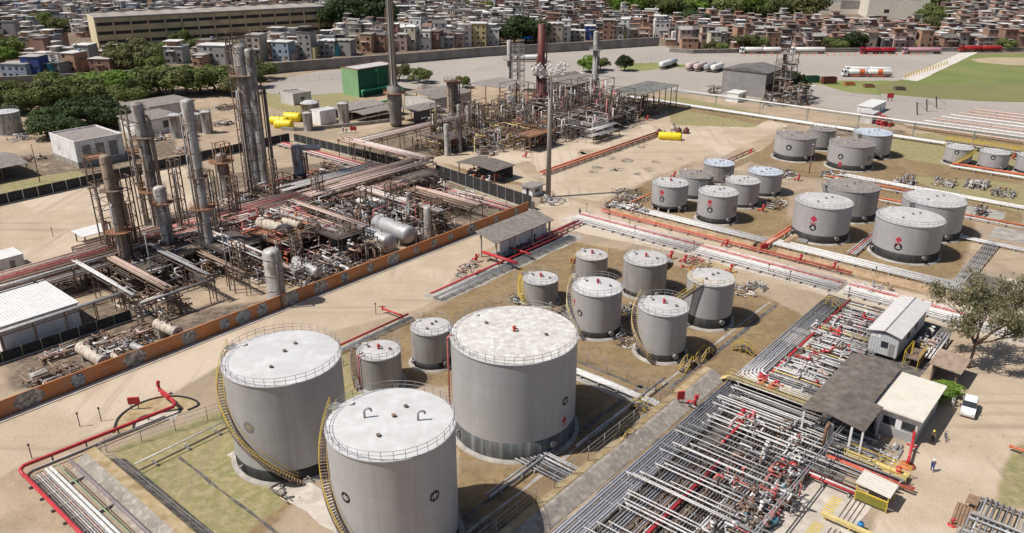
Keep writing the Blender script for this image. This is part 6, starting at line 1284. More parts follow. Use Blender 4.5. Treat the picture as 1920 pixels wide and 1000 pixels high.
for px, py, wd, dp, st, wc, rc, par in hand:
    p = G(px, py); ex = 'tank' if random.random() < .3 else ''
    HOUSES.append(house(p+Vector((0, dp/2, 0)), rnd(-.1, .1)-(.12 if px < 1250 else -.03), wd, dp, st, wc, rc, False, True, par, ex, hl(st, wc, rc, False, par, ex), None)); used.append((p.x, p.y+dp/2, max(wd, dp)*.62))
FRONT = [(-260, 168), (0, 148), (140, 140), (330, 126), (490, 115), (640, 104), (800, 93), (1000, 83), (1200, 76), (1240, 74), (1262, 92), (1400, 92), (1930, 92), (2150, 92)]
FW = [G(*p) for p in FRONT]
def front_y(x):
    for a, b in zip(FW, FW[1:]):
        if a.x <= x < b.x: return a.y+(b.y-a.y)*(x-a.x)/(b.x-a.x)
    return FW[0].y if x < 0 else FW[-1].y
def pin(poly, x, y):
    ins = False; n = len(poly)
    for i in range(n):
        x0, y0 = poly[i]; x1, y1 = poly[(i+1) % n]
        if (y0 > y) != (y1 > y) and x < (x1-x0)*(y-y0)/(y1-y0)+x0: ins = not ins
    return ins
EXCL = [pxpoly(s) for s in ('120,118 190,116 300,113 480,104 640,86 640,42 600,30 130,72', '620,70 735,62 740,20 640,20', '370,20 630,22 640,-8 370,-8', '1150,46 1525,50 1525,-12 1150,-12', '1515,56 1770,62 1770,-12 1515,-12', '940,92 1012,88 1012,60 950,60', '225,140 300,140 300,112 225,112', '70,85 150,92 150,60 80,55', '0,130 55,118 55,80 0,90', '1735,75 1765,75 1765,10 1735,10')]
pal_l = ['grey', 'white', 'beige', 'pale blue', 'cream', 'pink', 'dark grey', 'white', 'grey', 'orange brick', 'brick']
pal_c = ['white', 'cream', 'beige', 'grey', 'pink', 'brick', 'white', 'grey', 'orange brick', 'dark grey']
pal_r = ['brick', 'brick', 'dark brick', 'orange brick', 'pink', 'grey', 'brick', 'dark brick', 'beige', 'dark grey', 'brick', 'orange brick', 'pink']
cand = []
yy = 395.
rn = random.Random(21)
while yy < 1150:
    xx = -600.
    while xx < 640:
        x, y = xx+rn.uniform(-1.6, 1.6), yy+rn.uniform(-1.6, 1.6); fy = front_y(x)
        if fy is not None and y > fy+4 and not any(pin(e, x, y) for e in EXCL) and all((x-a)**2+(y-b)**2 > (c+4)**2 for a, b, c in used):
            px = PXL((x, y, 0))
            if -60 < px[0] < 1980: cand.append((y-fy, x, y, px[0], px[1]))
        xx += rn.uniform(5.2, 8.6)
    yy += 7.4 if yy < 620 else 9.5
cand.sort(key=lambda q: q[2]+.0*q[0])
nind = 255
far = []
for i, (d, x, y, px, py) in enumerate(cand):
    pal = pal_l if px < 620 else pal_c if px < 1010 else pal_r
    if 1010 <= px < 1230 and rn.random() < .35: pal = pal_c
    wc = rn.choice(pal); rc = rn.choice(['grey slab', 'dark slab', 'grey slab', 'pale sheet', 'brown tile', 'dark slab'] + (['white sheet', 'white sheet', 'pale sheet'] if px < 1010 else ['brown tile', 'white sheet', 'red tile']))
    st = rn.choice((1, 1, 2, 2, 2, 3, 3)) if px > 1200 else rn.choice((1, 2, 2, 3, 3, 4)); gable = rn.random() < .16; par = rn.choice(pal) if rn.random() < .55 else None; ex = 'tank' if rn.random() < .22 else ''
    wd, dp = rn.uniform(4.4, 8.2), rn.uniform(4.8, 7.6); rz = rn.uniform(-.16, .16)-(.1 if px < 1200 else 0)
    if i < nind: HOUSES.append(house(Vector((x, y, 0)), rz, wd, dp, st, wc, rc, gable, d < 30, par, ex, hl(st, wc, rc, gable, par, ex), None))
    else: far.append((x, y, rz, wd, dp, st, wc, rc, par))
keys = ['house_'+k.replace(' ', '_') for k in HW]+['hroof_'+k.replace(' ', '_') for k in HR]+['glass_dark']; kidx = {k: i for i, k in enumerate(keys)}
mb = MB()
def rbox(mb, x, y, rz, x0, x1, y0, y1, z0, z1, mi):
    c, s = math.cos(rz), math.sin(rz); o = len(mb.v); mb.box(x0, x1, y0, y1, z0, z1, mi)
    for i in range(o, len(mb.v)): a, b, z = mb.v[i]; mb.v[i] = (x+a*c-b*s, y+a*s+b*c, z)
for x, y, rz, wd, dp, st, wc, rc, par in far:
    h = st*2.9*rn.uniform(.8, 1.12); wi = kidx['house_'+wc.replace(' ', '_')]; ri = kidx['hroof_'+rc.replace(' ', '_')]
    rbox(mb, x, y, rz, -wd/2, wd/2, -dp/2, dp/2, 0, h, wi); rbox(mb, x, y, rz, -wd/2-.25, wd/2+.25, -dp/2-.25, dp/2+.25, h, h+.22, ri)
    if par: rbox(mb, x, y, rz, -wd*.45, wd*.1, -dp*.2, dp*.4, h+.22, h+2.4, kidx['house_'+par.replace(' ', '_')]); rbox(mb, x, y, rz, -wd*.5, wd*.35, -dp*.42, dp*.42, h+2.4, h+2.55, ri)
    if rn.random() < .6: q = rn.uniform(.3, .85)*h; s_ = rn.choice((-1, 1)); rbox(mb, x, y, rz, s_*wd*.5-.1, s_*wd*.5+s_*1.9 if s_ > 0 else s_*wd*.5-1.9, -dp*.3, dp*.35, 0, q, kidx['house_'+rn.choice(list(HW)).replace(' ', '_')]) if s_ > 0 else rbox(mb, x, y, rz, -wd*.5-1.9, -wd*.5+.1, -dp*.3, dp*.35, 0, q, kidx['house_grey'])
    if rn.random() < .4: q = rn.uniform(.5, .95)*h; rbox(mb, x, y, rz, -wd*.4, wd*.3, -dp*.5-1.2, -dp*.5+.1, q, q+.12, kidx['hroof_white_sheet'])
    for f in range(st):
        for u in (-.28, .22):
            if rn.random() < .75: rbox(mb, x, y, rz, wd*u-.5, wd*u+.5, -dp/2-.04, -dp/2+.05, f*2.9+1, f*2.9+2.2, kidx['glass_dark'])
o = mb.build('distant_houses', keys); tag(o, 'mass of small distant houses fading towards the top of the picture', 'houses', kind='stuff')
# long tan factory
a = G(187, 90); b = G(625, 61); d = (b-a); L = d.length; ang = math.atan2(d.y, d.x); root = thing('factory', 'long tan three storey factory block with dark strip windows, upper left', 'factory', a, ang)
hF = TOPZ(a.y, 36); DP = 34
MB().box(0, L, 0, DP, 0, hF).build('wall', 'tan_wall', root); MB().box(-.25, -.02, -.1, DP+.1, 0, hF+.2).build('end_wall', 'tan_wall_pale', root)
mb = MB(); mb.box(-.4, L+.4, -.4, .4, hF, hF+.9); mb.box(-.4, L+.4, DP-.4, DP+.4, hF, hF+.9); mb.build('parapet', 'concrete', root)
nr = 14; mb = MB()
for i in range(nr):
    x0 = L*i/nr; x1 = L*(i+1)/nr; mb.add([(x0, .4, hF+.1), (x1, .4, hF+.1), (x1, DP-.4, hF+.1), (x0, DP-.4, hF+.1), ((x0+x1)/2, .4, hF+.6), ((x0+x1)/2, DP-.4, hF+.6)], [(0, 4, 5, 3), (4, 1, 2, 5), (0, 1, 4), (3, 5, 2)])
mb.build('roof', 'roof_grime', root)
nb = 15
for f in range(3):
    for i in range(nb):
        x0 = L*i/nb+.5; x1 = L*(i+1)/nb-.5; z = hF*(.13+.31*f); MB().box(x0, x1, -.06, .1, z, z+1.7).build('window', 'dark_gap', root)
for i in range(1, nb): MB().box(L*i/nb-.3, L*i/nb+.3, -.35, -.07, 0, hF-.1).build('pilaster', 'tan_wall', root)
# big white hall and orange roofed houses at the top right
def hall(label, p0, p1, top, dp, wallm, roofm, rows=(), gab=0., name='warehouse', inset=()):
    a, b = G(*p0), G(*p1); d = b-a; L = d.length; root = thing(name, label, 'warehouse', a, math.atan2(d.y, d.x)); h = TOPZ(a.y, top)
    MB().box(0, L, 0, dp, 0, h).build('wall', wallm, root); MB().box(-.3, L+.3, -.3, dp+.3, h, h+.4).build('roof', roofm, root)
    for u, z, w_, hh, m in rows: MB().box(L*u, L*u+w_, -.05, .1, h*z, h*z+hh).build('window' if m == 'glass_dark' else 'panel', m, root)
    return root
hall('huge white warehouse with plain pale walls at the top right', (1625, 34), (1738, 36), -22, 60, 'hall_white', 'roof_bright', tuple((.05+.3*i, .62, 8, .5, 'roof_dirty') for i in range(3))+((.27, .18, 3.5, 2.5, 'glass_dark'), (.02, .02, 10, 1.2, 'glass_dark'), (.68, .02, 12, 1.2, 'glass_dark')))
hall('lower white warehouse wing with grey doors, left of the huge one', (1520, 26), (1628, 27), -6, 40, 'hall_white', 'roof_dirty', tuple((.5+.14*i, .3, 6, 6, 'sheet_grey') for i in range(3))+tuple((.02+.05*i, .2, 1.6, 1, 'glass_dark') for i in range(6))+((.0, .72, 34, 1.6, 'roof_dirty'),))
hall('long low building with orange tiled roof in the top right corner', (1785, 16), (1930, 16), 2, 22, 'house_cream' if 'house_cream' in MATS else 'wall_offwhite', 'hroof_red_tile', tuple((.05+.09*i, .3, 2, 2, 'glass_dark') for i in range(10)))
# blue tarpaulin roofs
for px, py, lb in ((985, 84, 'bright blue tarpaulin roof by the dark trees behind the yard wall'), (1417, 62, 'bright blue tarpaulin among the brick houses'), (771, 38, 'bright blue roof among the white houses')):
    p = G(px, py); root = thing('tarpaulin', lb, 'tarpaulin', p); MB().add([(-3.4, -1.6, 3.2), (3.4, -1.6, 3.4), (3.4, 1.6, 4.6), (-3.4, 1.6, 4.3), (0, 0, 4.4)], [(0, 1, 4), (1, 2, 4), (2, 3, 4), (3, 0, 4)]).build('sheet', 'tarp_blue', root)
    for x, y, z in ((-3.2, -1.5, 3.2), (3.2, -1.5, 3.4), (3.2, 1.5, 4.5), (-3.2, 1.5, 4.2)): MB().cyl((x, y, 0), (x, y, z), .08, n=5).build('pole', 'timber', root)
# ------------------------------------------------------------------ tank trucks
def wheels(root, xs, y, r=.52, me={}):
    if 't' not in me:
        me['t'] = MB().tube([(0, -.16, 0), (0, .16, 0)], .52, 14).mesh('tyre', 'tyre'); me['r'] = MB().tube([(0, -.17, 0), (0, .17, 0)], .27, 10).mesh('rim', 'grey_steel')
    for x in xs:
        for s in (-1, 1): w_ = inst(me['t'], 'wheel', root, (x, s*y, .52)); inst(me['r'], 'rim', w_)
def truck(label, p, rz, cabm, tanks, total=None, group='tank trucks', stripe=None):
    root = thing('tank_truck', label, 'truck', p, rz, group); cab = MB()      # local +x is backwards along the truck, the cab at the -x end
    prof = [(0, .7), (0, 1.9), (.25, 3.0), (.5, 3.3), (2.1, 3.3), (2.1, .7)]; n = len(prof)
    cab.add([(x, -1.2, z) for x, z in prof]+[(x, 1.2, z) for x, z in prof], [tuple(range(n)), tuple(range(2*n-1, n-1, -1))]+[(i, n+i, n+(i+1) % n, (i+1) % n) for i in range(n)]); cab.build('cab', cabm, root)
    MB().add([(-.02, -1.05, 2.0), (-.02, 1.05, 2.0), (.2, 1.05, 2.95), (.2, -1.05, 2.95)], [(0, 1, 2, 3)]).build('windscreen', 'glass_dark', root)
    for s in (-1, 1): MB().box(.5, 1.5, s*1.2-.02, s*1.2+.02, 1.9, 2.8).build('side_window', 'glass_dark', root); MB().box(-.06, .02, s*.85-.2, s*.85+.2, .85, 1.1).build('headlight', 'white_paint', root)
    x = 2.6
    for i, (L, m) in enumerate(tanks):
        MB().drum((x+.3, 0, 2.2), (x+L-.3, 0, 2.2), 1.2, 16, .3).build('tank', m, root); MB().box(x, x+L, -1.0, 1.0, .75, 1.1).build('chassis', 'frame_dark', root); MB().box(x+.5, x+L-.5, -.3, .3, 3.35, 3.48).build('walkway', 'grey_steel', root)
        if stripe:
            for f in (.3, .72): MB().lathe([(1.215, L*f), (1.215, L*f+L*.14)], 16).build('stripe', stripe, root); st_ = root.children[-1] if False else None
        wheels(root, [x+L-1.0, x+L-2.3]+([x+1.0] if i else []), 1.05); x += L+.5
    wheels(root, [1.0, 3.2], 1.05); return root
def trk(px, py, label, cabm, tanks, rz=0., stripe=None): return truck(label, G(px, py), rz, cabm, tanks, stripe=None)
trk(1387, 101, 'white tank truck pulling two white tanks, first in the parked line', 'white_paint', [(9, 'white_paint'), (9, 'white_paint')]); trk(1482, 101, 'white tank truck with one long white tank, second in the parked line', 'white_paint', [(15, 'white_paint')])
trk(1612, 101.5, 'dark red tank truck in the parked line', 'truck_red', [(7.5, 'truck_red'), (7.5, 'truck_red')]); trk(1692, 101.5, 'faded pink tank truck in the parked line', 'truck_rose', [(17, 'truck_rose')]); trk(1797, 98, 'bright red tank truck at the end of the parked line, by the grass field', 'truck_red2', [(9, 'truck_red2'), (10, 'truck_red2')])
r1 = truck('white and orange road tanker parked across the tanker yard, in front', G(1578, 144), R(-3), 'white_paint', [(8, 'white_paint'), (10, 'white_paint')])
for x, L in ((7, 2.4), (15, 2.2)): o = MB().tube([(x, 0, 2.2), (x+L, 0, 2.2)], 1.22, 16, caps=False).build('orange_stripe', 'truck_orange', r1)
MB().box(2.8, 20.5, -1.08, -1.02, .5, 1.1).build('side_guard', 'truck_orange', r1)
truck('white road tanker parked just behind the white and orange one', G(1582, 139), R(-3), 'white_paint', [(8, 'white_paint'), (9, 'white_paint')])
truck('white tank truck parked behind the pale twin column of the rear unit', G(955, 116), R(2), 'white_paint', [(16, 'white_paint')])
for px, py, m, lb in ((1238, 131, 'white_paint', 'white tank trailer with a blue band, left one of the pair on the lawn edge'), (1247, 128, 'trailer_blue', 'pale blue tank trailer, right one of the pair on the lawn edge'), (1288, 134, 'trailer_pink', 'pinkish white tank trailer, left one of four at the yard centre'), (1303, 135, 'trailer_pink', 'pinkish white tank trailer, second of four at the yard centre'), (1322, 136, 'drum_grey', 'grey white tank trailer, third of four at the yard centre'), (1335, 137, 'white_paint', 'white tank trailer, last of four at the yard centre')):
    root = thing('tank_trailer', lb, 'trailer', G(px, py), R(52), 'parked tank trailers'); MB().drum((.4, 0, 2.3), (10, 0, 2.3), 1.25, 16, .3).build('tank', m, root); MB().box(0, 10.5, -.8, .8, .7, 1.1).build('chassis', 'frame_dark', root); wheels(root, [7.2, 8.4, 9.6], 1.0); MB().bar((1, -.8, 0), (1, -.8, 1), .15).build('stand', 'frame_dark', root)
# cones and posts along the tanker lanes
CONE = MB().lathe([(.28, 0), (.28, .05), (.16, .06), (.05, .75), (.01, .76)], 8).mesh('traffic_cone', 'orange_red')
for i in range(27):
    o = bpy.data.objects.new('traffic_cone', CONE); COL.objects.link(o); o.location = G(1395+i*13, 104.5); o.scale = (1.8, 1.8, 1.8); tag(o, 'orange traffic cone before the parked tank trucks', 'traffic cone', 'cones before the tank trucks')
POST = MB().bar((0, 0, 0), (0, 0, 1.8), .35).mesh('bollard', 'yellow')
for i in range(16):
    f = i/15; o = bpy.data.objects.new('bollard', POST); COL.objects.link(o); o.location = G(1697+(1822-1697)*f*.62, 147-(147-106)*f*.62); tag(o, 'yellow bollard along the pale lane by the grass field', 'bollard', 'yellow bollards by the grass field')
for px, py, ang, m, lb in ((1521, 155, 10, 'skip_green', 'dark green waste skip on the grass verge'), (1553, 157, 10, 'stack_red', 'rusty brown waste skip right of the green one'), (1592, 160, 0, 'orange_red', 'small orange skip on the verge'), (1628, 164, 0, 'platform_orange', 'small rusty skip on the verge'), (1686, 169, 0, 'dark_pipe', 'small dark skip at the edge of the grass field')):
    root = thing('waste_skip', lb, 'skip', G(px, py), R(ang), 'waste skips'); big = .0 if 'small' in lb else 1.; hx = 2+1*big; h_ = 1.2+1.6*big; mb = MB()
    for x0, x1, y0, y1 in ((-hx, hx, -1.3, -1.2), (-hx, hx, 1.2, 1.3), (-hx, -hx+.1, -1.2, 1.2), (hx-.1, hx, -1.2, 1.2)): mb.box(x0, x1, y0, y1, .2, h_)
    mb.box(-hx+.1, hx-.1, -1.2, 1.2, .2, .35); mb.build('body', m, root); MB().bar((-hx, 0, h_), (hx, 0, h_), .15).build('rim', 'frame_dark', root)
# loading pipe field at the far right
for i in range(9): prun('row of pinkish pipes in the far right pipe field', 't', -40-i*1.5, -118, 146+i*5.2, [(0, .28, random.choice(('white_pipe', 'pink_pipe')), .5), (1.2, .24, random.choice(('pink_red', 'white_pipe', 'pink_pipe')), .3)], 'pipe rows of the far right pipe field', sleepers=6)
for i in range(3): p = G(1720+i*18, 216-i*6); root = thing('loading_arm', 'dark loading arm post left of the far pipe field', 'loading arm', p, 0, 'loading arms'); MB().bar((0, 0, 0), (-1, 0, 4.5), .35).build('mast', 'dark_pipe', root); MB().bar((-1, 0, 4.5), (3, 0, 1.5), .25).build('arm', 'white_pipe', root)
wire_fence('thin wire fence on posts along the asphalt yard behind the green building', [G(505, 157), G(645, 148)], 2.4, 5); wire_fence('thin wire fence along the lawn strip of the tanker yard', [G(1180, 122), G(1240, 117)], 2.4, 5)
wire_fence('line of thin posts along the road beside the pipe field', [G(1500, 172), G(1650, 186), G(1740, 196)], 1.6, 9)
root = thing('red_board', 'red board on legs beside the far road', 'sign', G(1668, 190)); MB().box(-1.2, 1.2, -.1, .1, 1.2, 3).build('board', 'red', root); MB().box(-.8, -.6, -.08, .08, 0, 1.2).build('post', 'frame_dark', root); MB().box(.6, .8, -.08, .08, 0, 1.2).build('post', 'frame_dark', root)
# ------------------------------------------------------------------ pipe yard, right front
LI = ['lilac_pipe', 'lilac_pipe', 'steel_pipe', 'lilac_pipe', 'grey_steel']
prun('wide bundle of lilac grey pipes along the bund bank, lower half below the yellow catwalk', 'a', -95, -39.5, -69.9, [(-i*.36, rnd(.09, .15), random.choice(LI), .25+.0*i) for i in range(9)], sleepers=4, group='pipe yard bundles')
prun('wide bundle of lilac grey pipes along the bund bank, upper half above the yellow catwalk', 'a', -37, -2, -69.9, [(-i*.36, rnd(.09, .15), random.choice(LI), .25) for i in range(9)], sleepers=4, group='pipe yard bundles')
prun('bright red pipe along the upper grey bundle of the pipe yard', 'a', -37, -1, -73.6, [(0, .2, 'red', .4)], sleepers=6, group='pipe yard bundles')
prun('bright red pipe on the floor of the lower pipe yard', 'a', -95, -57, -77.6, [(0, .26, 'red', .1)], sleepers=6, group='pipe yard bundles'); prun('short bright red pipe among the white cross pipes of the lower yard', 'a', -54, -47, -76.2, [(0, .2, 'red', .5)], sleepers=3, group='pipe yard bundles')
for c, n_, a0, a1, lb in ((-73.4, 5, -95, -56, 'dark floor pipes next to the lilac bundle, lower yard'), (-75.6, 4, -95, -50, 'brown floor pipes beside the red floor pipe, lower yard'), (-78.6, 5, -95, -44, 'grey floor pipes right of the red floor pipe, lower yard'), (-81.2, 5, -92, -40, 'grey floor pipes in the middle of the lower yard'), (-83.8, 4, -70, -40, 'grey floor pipes near the pumps, lower yard'), (-74.2, 7, -36, -6, 'grey floor pipes in the upper yard next to the red pipe'), (-77.4, 7, -36, -22, 'grey floor pipes in the upper yard near the brown roof'), (-78, 6, -20, -6, 'grey floor pipes in the upper yard before the white cabin'), (-44.2, 0, 0, 0, '')):
    if n_: prun(lb, 'a', a0, a1, c, [(-i*.38, rnd(.08, .14), random.choice(['steel_pipe', 'grey_steel', 'dark_pipe', 'steel_pipe', 'lilac_pipe', 'white_pipe', 'brown_pipe']), rnd(0, .3)) for i in range(n_+1)], sleepers=5, z=.4, group='pipe yard floor pipes', wobble=1.5)
WX = ['white_pipe', 'white_pipe', 'white_pipe', 'white_pipe', 'grey_steel']
i = 0
for a, n_, t0, t1, zz in ((-41, 2, -71, -84, 1.2), (-43.2, 3, -73, -90, 1.0), (-46.5, 4, -72, -92, 1.3), (-49.2, 3, -72.5, -96, 1.1), (-52, 4, -73, -94, 1.2), (-55.2, 2, -71.5, -86, 1.5), (-57.6, 2, -74, -86, 1.2), (-60.2, 2, -72, -88, 1.5), (-63, 2, -73, -86, 1.2), (-65.2, 1, -76, -86, 1.1), (-67, 2, -71.5, -88, 1.4), (-70, 1, -73, -86, 1.2), (-72.4, 2, -73.5, -89, 1.4), (-76, 1, -74, -84, 1.3), (-79, 2, -73, -87, 1.3)):
    prun('white cross pipes over the lower pipe yard, row %d from the yellow catwalk' % (i+1), 't', t0, t1, a, [(k*.8+rnd(-.15, .15), rnd(.055, .095), random.choice(WX), rnd(-.3, .35)) for k in range(n_+1)], sleepers=None, z=zz, rise=1, wobble=.8, group='white cross pipes of the lower yard', name='cross_pipes'); i += 1
i = 0
for a in (-35, -32.6, -30.6, -28.6, -26, -24, -22, -19.4, -17.4, -15, -12.4, -9.5, -6.8, -4.6):
    prun('white cross pipes over the upper pipe yard, row %d from the yellow catwalk' % (i+1), 't', -73.8-rnd(0, 1.5), -82.3 if a < -18 else -80.8, a, [(k*.52+rnd(-.1, .1), rnd(.07, .11), random.choice(WX if i % 4 != 1 else ['pale_yellow', 'white_pipe', 'white_pipe']), rnd(.0, .3)) for k in range(random.choice((3, 4, 4)))], sleepers=None, z=1.0, rise=1, wobble=.6, group='white cross pipes of the upper yard', name='cross_pipes'); i += 1
# swept white bends where the bundle turns into the upper yard
for k in range(6):
    t = -70.2-k*.36; pts = [P(-31+k*.8, t, .75), P(-35.2+k*.55, t, .75), P(-36.4+k*.5, t-.5, .8), P(-36.8+k*.5, t-1.4, .85), P(-36.8+k*.5, -82.4, .85)]
    tag(MB().tube(pts, .14, 8).build('bent_pipe', 'white_pipe'), 'white pipe bending along the yellow catwalk', 'pipe', 'bent pipes by the yellow catwalk')
root = thing('catwalk', 'long yellow railed catwalk crossing the pipe yard from the bund to the brown roof', 'catwalk', P(-38.4, -76), RZ)
MB().box(-.6, .6, -6.4, 6.6, 1.0, 1.1).build('deck', 'catwalk_grid', root); ra = MB()
for x in (-.6, .6):
    for z in (1.55, 2.05): ra.bar((x, -6.4, z), (x, 6.6, z), .055)
    for k in range(14): y = -6.4+k; ra.bar((x, y, 1.1), (x, y, 2.05), .055)
for k in range(5): ra.bar((-.6, 6.6+k*.4, 1-k*.22), (.6, 6.6+k*.4, 1-k*.22), .3, .05)
ra.build('handrail', 'pale_yellow', root)
for x in (-.5, .5):
    for y in (-6, -2, 2, 6): MB().bar((x, y, 0), (x, y, 1), .14).build('leg', 'frame_steel', root)
MB().box(.75, .95, -6.4, 5.6, 0, .9).build('low_wall', 'bund_inner', root)
for px, py, lb in ((1398, 780, 'red valve and tee at the left end of a white cross pipe, lower yard'), (1428, 712, 'red valve cluster in the upper yard near the grey bundle'), (1452, 726, 'second red valve cluster in the upper yard'), (1478, 880, 'red valve near the pumps')): 
    q = AT(px, py, .8); tangle(lb, q[0], q[1], 1.2, .8, 1.2, 7, ['red', 'red', 'pink_red'], .12, .2, name='valve', cat='valve')
# pump row with teal motors
g = 'pumps of the lower yard'
for i, (px, py, m) in enumerate(((1395, 975, 'motor_teal'), (1432, 962, 'motor_teal'), (1440, 940, 'motor_blue'), (1462, 925, 'motor_teal'), (1456, 948, 'motor_teal'), (1400, 960, 'dark_pipe'), (1470, 895, 'motor_teal'), (1500, 905, 'motor_teal'), (1415, 950, 'dark_pipe'), (1445, 990, 'motor_teal'))):
    q = G(px, py); root = thing('pump', '%s electric pump among dark valves, lower yard' % {'motor_teal': 'teal', 'motor_blue': 'bright blue', 'dark_pipe': 'dark'}[m], 'pump', q, RZ+rnd(-.3, .3), g)
    MB().box(-1, .9, -.5, .5, 0, .3).build('base', 'concrete', root); MB().drum((-.1, 0, .75), (.8, 0, .75), .38, 12, .2).build('motor', m, root); MB().lathe([(.01, -.15), (.42, -.12), (.42, .12), (.01, .15)], 12, (-.6, 0, .75)).build('casing', 'dark_pipe', root); MB().tube([(-.6, 0, .9), (-.6, 0, 1.8)], .13, 7).build('discharge_pipe', 'brown_pipe', root)
for a, t, n_ in ((-54, -85, 34), (-58, -85.5, 34), (-62, -85, 34), (-66, -85, 30), (-50, -84, 26), (-70, -84, 24), (-46, -82, 24), (-60, -81, 18), (-53, -80, 22), (-48, -77, 18)): tangle('knot of dark rusty valves and small pipes, lower yard', a, t, 2.2, 1.7, 2.2, n_, ['dark_pipe', 'brown_pipe', 'rust_pipe', 'steel_pipe', 'white_pipe', 'white_pipe', 'pink_red'], .06, .13, 'valve knots of the lower yard', .8, segs=(2, 4))
for a, t, n_ in ((-30, -76, 24), (-24, -76, 24), (-18, -77, 24), (-10, -77, 24), (-33, -79, 24), (-27, -79.5, 24), (-21, -80, 20), (-5, -78, 18), (-14, -75, 20)): tangle('white valves and small pipes between the upper cross pipes', a, t, 2.6, 2.2, 1.6, n_, WH+['red'], .05, .12, 'valve knots of the upper yard', .9, segs=(2, 4))
root = thing('gantry', 'thin grey gantry pipe on posts from the brown roof to the bottom edge', 'gantry', P(-67, -87.3), RZ)
for y in (-.16, .16): MB().tube([(-28, y, 3.4), (28, y, 3.4)], .09, 7).build('pipe', 'steel_pipe', root)
for x in (-27, -18, -9, 0, 9, 18, 27): MB().bar((x, 0, 0), (x, 0, 3.35), .14).build('post', 'grey_steel', root)
strip('pump_pad', -95, -51, -94, -86.6, .024, 'concrete_pale', .2); drain('drain', 'a', -95, -50, -89.4, .5)
# brown roofed shelter and office
roofed('big open shelter with a weathered brown corrugated roof beside the pipe yard', -44.6, -26.8, -88.5, -82.6, 4.3, 'roof_brown', .5, post='white_paint', walls='', ridge='a', step=9, over=.35)
roofed('small brown corrugated roof in front of the office wall', -44.8, -38.0, -89.9, -88.6, 4.1, 'roof_brown', .3, post='white_paint', ridge='t', step=7, over=.15)
root = block('office with a flat cream roof and two dark windows, next to the brown shelter', -37, -27, -94.2, -89.3, 3.7, 'wall_white', 'roof_cream', .1, over=.55, band=(1.3, 'wall_grey_low'), windows=(('w', 0.9, 1.6, 1.5, 1.1, 'glass_dark'), ('w', -1.4, 1.6, 1.6, 1.1, 'glass_dark'), ('s', 2, 0, 1, 2.1, 'sheet_grey')), name='office')
column('white upright filter vessel on thin legs below the brown roof', 1548, 850, 795, 13, 'column_pale', (), pipes=1, ladder=False, group=None, name='filter_vessel')
tangle('grey scrap pipes on the ground beside the office wall', -41, -92, 2.6, 1.6, .5, 22, ['steel_pipe', 'grey_steel', 'white_pipe'], .05, .1, segs=(1, 2))
# cabin on stilts
root = thing('cabin', 'white corrugated metal cabin with a seamed roof standing over the upper pipe yard', 'cabin', P(-9.6, -83.8), RZ)
MB().box(-7.3, 7.3, -2.1, 2.1, .7, 4.2).build('wall', 'cabin_sheet', root); mb = MB()
for s in (-1, 1):
    p = [(-7.7, s*2.5, 4.2), (7.7, s*2.5, 4.2), (7.7, 0, 4.75), (-7.7, 0, 4.75)]; mb.add(p+[(x, y, z+.1) for x, y, z in p], [(0, 1, 2, 3), (7, 6, 5, 4), (0, 4, 5, 1), (2, 6, 7, 3), (3, 7, 4, 0), (1, 5, 6, 2)])
mb.build('roof', 'cabin_roof', root); MB().box(-7.7, 7.7, -.1, .1, 4.84, 4.9).build('ridge', 'grey_steel', root)
MB().box(-7.33, -7.2, -.7, .3, 1.9, 2.9).build('window', 'glass_dark', root); MB().box(-7.33, -7.2, -1.7, -.9, .7, 2.8).build('door', 'sheet_grey', root); MB().box(-7.34, -7.2, .5, 1.9, 3.3, 3.9).build('panel', 'wall_white', root)
for x, hh in ((-2, 1), (2, 1)): MB().box(x-.6, x+.6, -2.13, -2, 2, 3).build('window', 'glass_dark', root)
for x in (-6.8, -2.3, 2.3, 6.8):
    for y in (-1.8, 1.8): MB().box(x-.12, x+.12, y-.12, y+.12, 0, .7).build('leg', 'grey_steel', root)
root = thing('access_stair', 'yellow steel stair and landing beside the white cabin', 'stairs', P(-15, -88.2), RZ); st = MB(); ra = MB()
st.box(-2.2, 1.8, -.8, 1.2, 1.5, 1.6)
for k in range(10): st.box(1.8+k*.38, 2.1+k*.38, -.9, .1, 1.5-k*.15, 1.55-k*.15)
st.build('steps', 'frame_steel', root)
for y in (-.8, 1.2):
    for z in (2.1, 2.6): ra.bar((-2.2, y, z), (1.8, y, z), .06)
    for x in (-2.2, -.9, .5, 1.8): ra.bar((x, y, 0), (x, y, 2.6), .08)
for y in (-.9, .1): ra.bar((1.8, y, 2.6), (5.6, y, 1.1), .07); ra.bar((1.8, y, 2.1), (5.6, y, .6), .06)
for z in (0, .8, 1.6, 2.4, 3.2): ra.bar((-1, .6, z), (-.3, .6, z), .07)
for x in (-1, -.3): ra.bar((x, .6, 0), (x, .6, 3.6), .08)
ra.build('handrail', 'yellow', root)
prun('white pipes standing on sleepers right of the white cabin', 'a', -14, -4, -90.2, bundle(4, .5, .16, 'white_pipe', .5), sleepers=3); tangle('white and grey valves right of the white cabin', -8, -88.4, 3, 1.4, 1.8, 26, WH, .07, .16)
roofed('small shed with a stained brown roof under the gum tree', -19, -14.5, -94.5, -91.4, 2.6, 'roof_rusty', .3, walls='n', wallm='sheet_dark', step=4.5, ridge='t')
roofed('dark brown corrugated roof on yellow posts, across the road behind the gum tree', 13, 19, -94, -88.5, 3.0, 'roof_brown', .4, post='yellow_post', step=3, ridge='t')
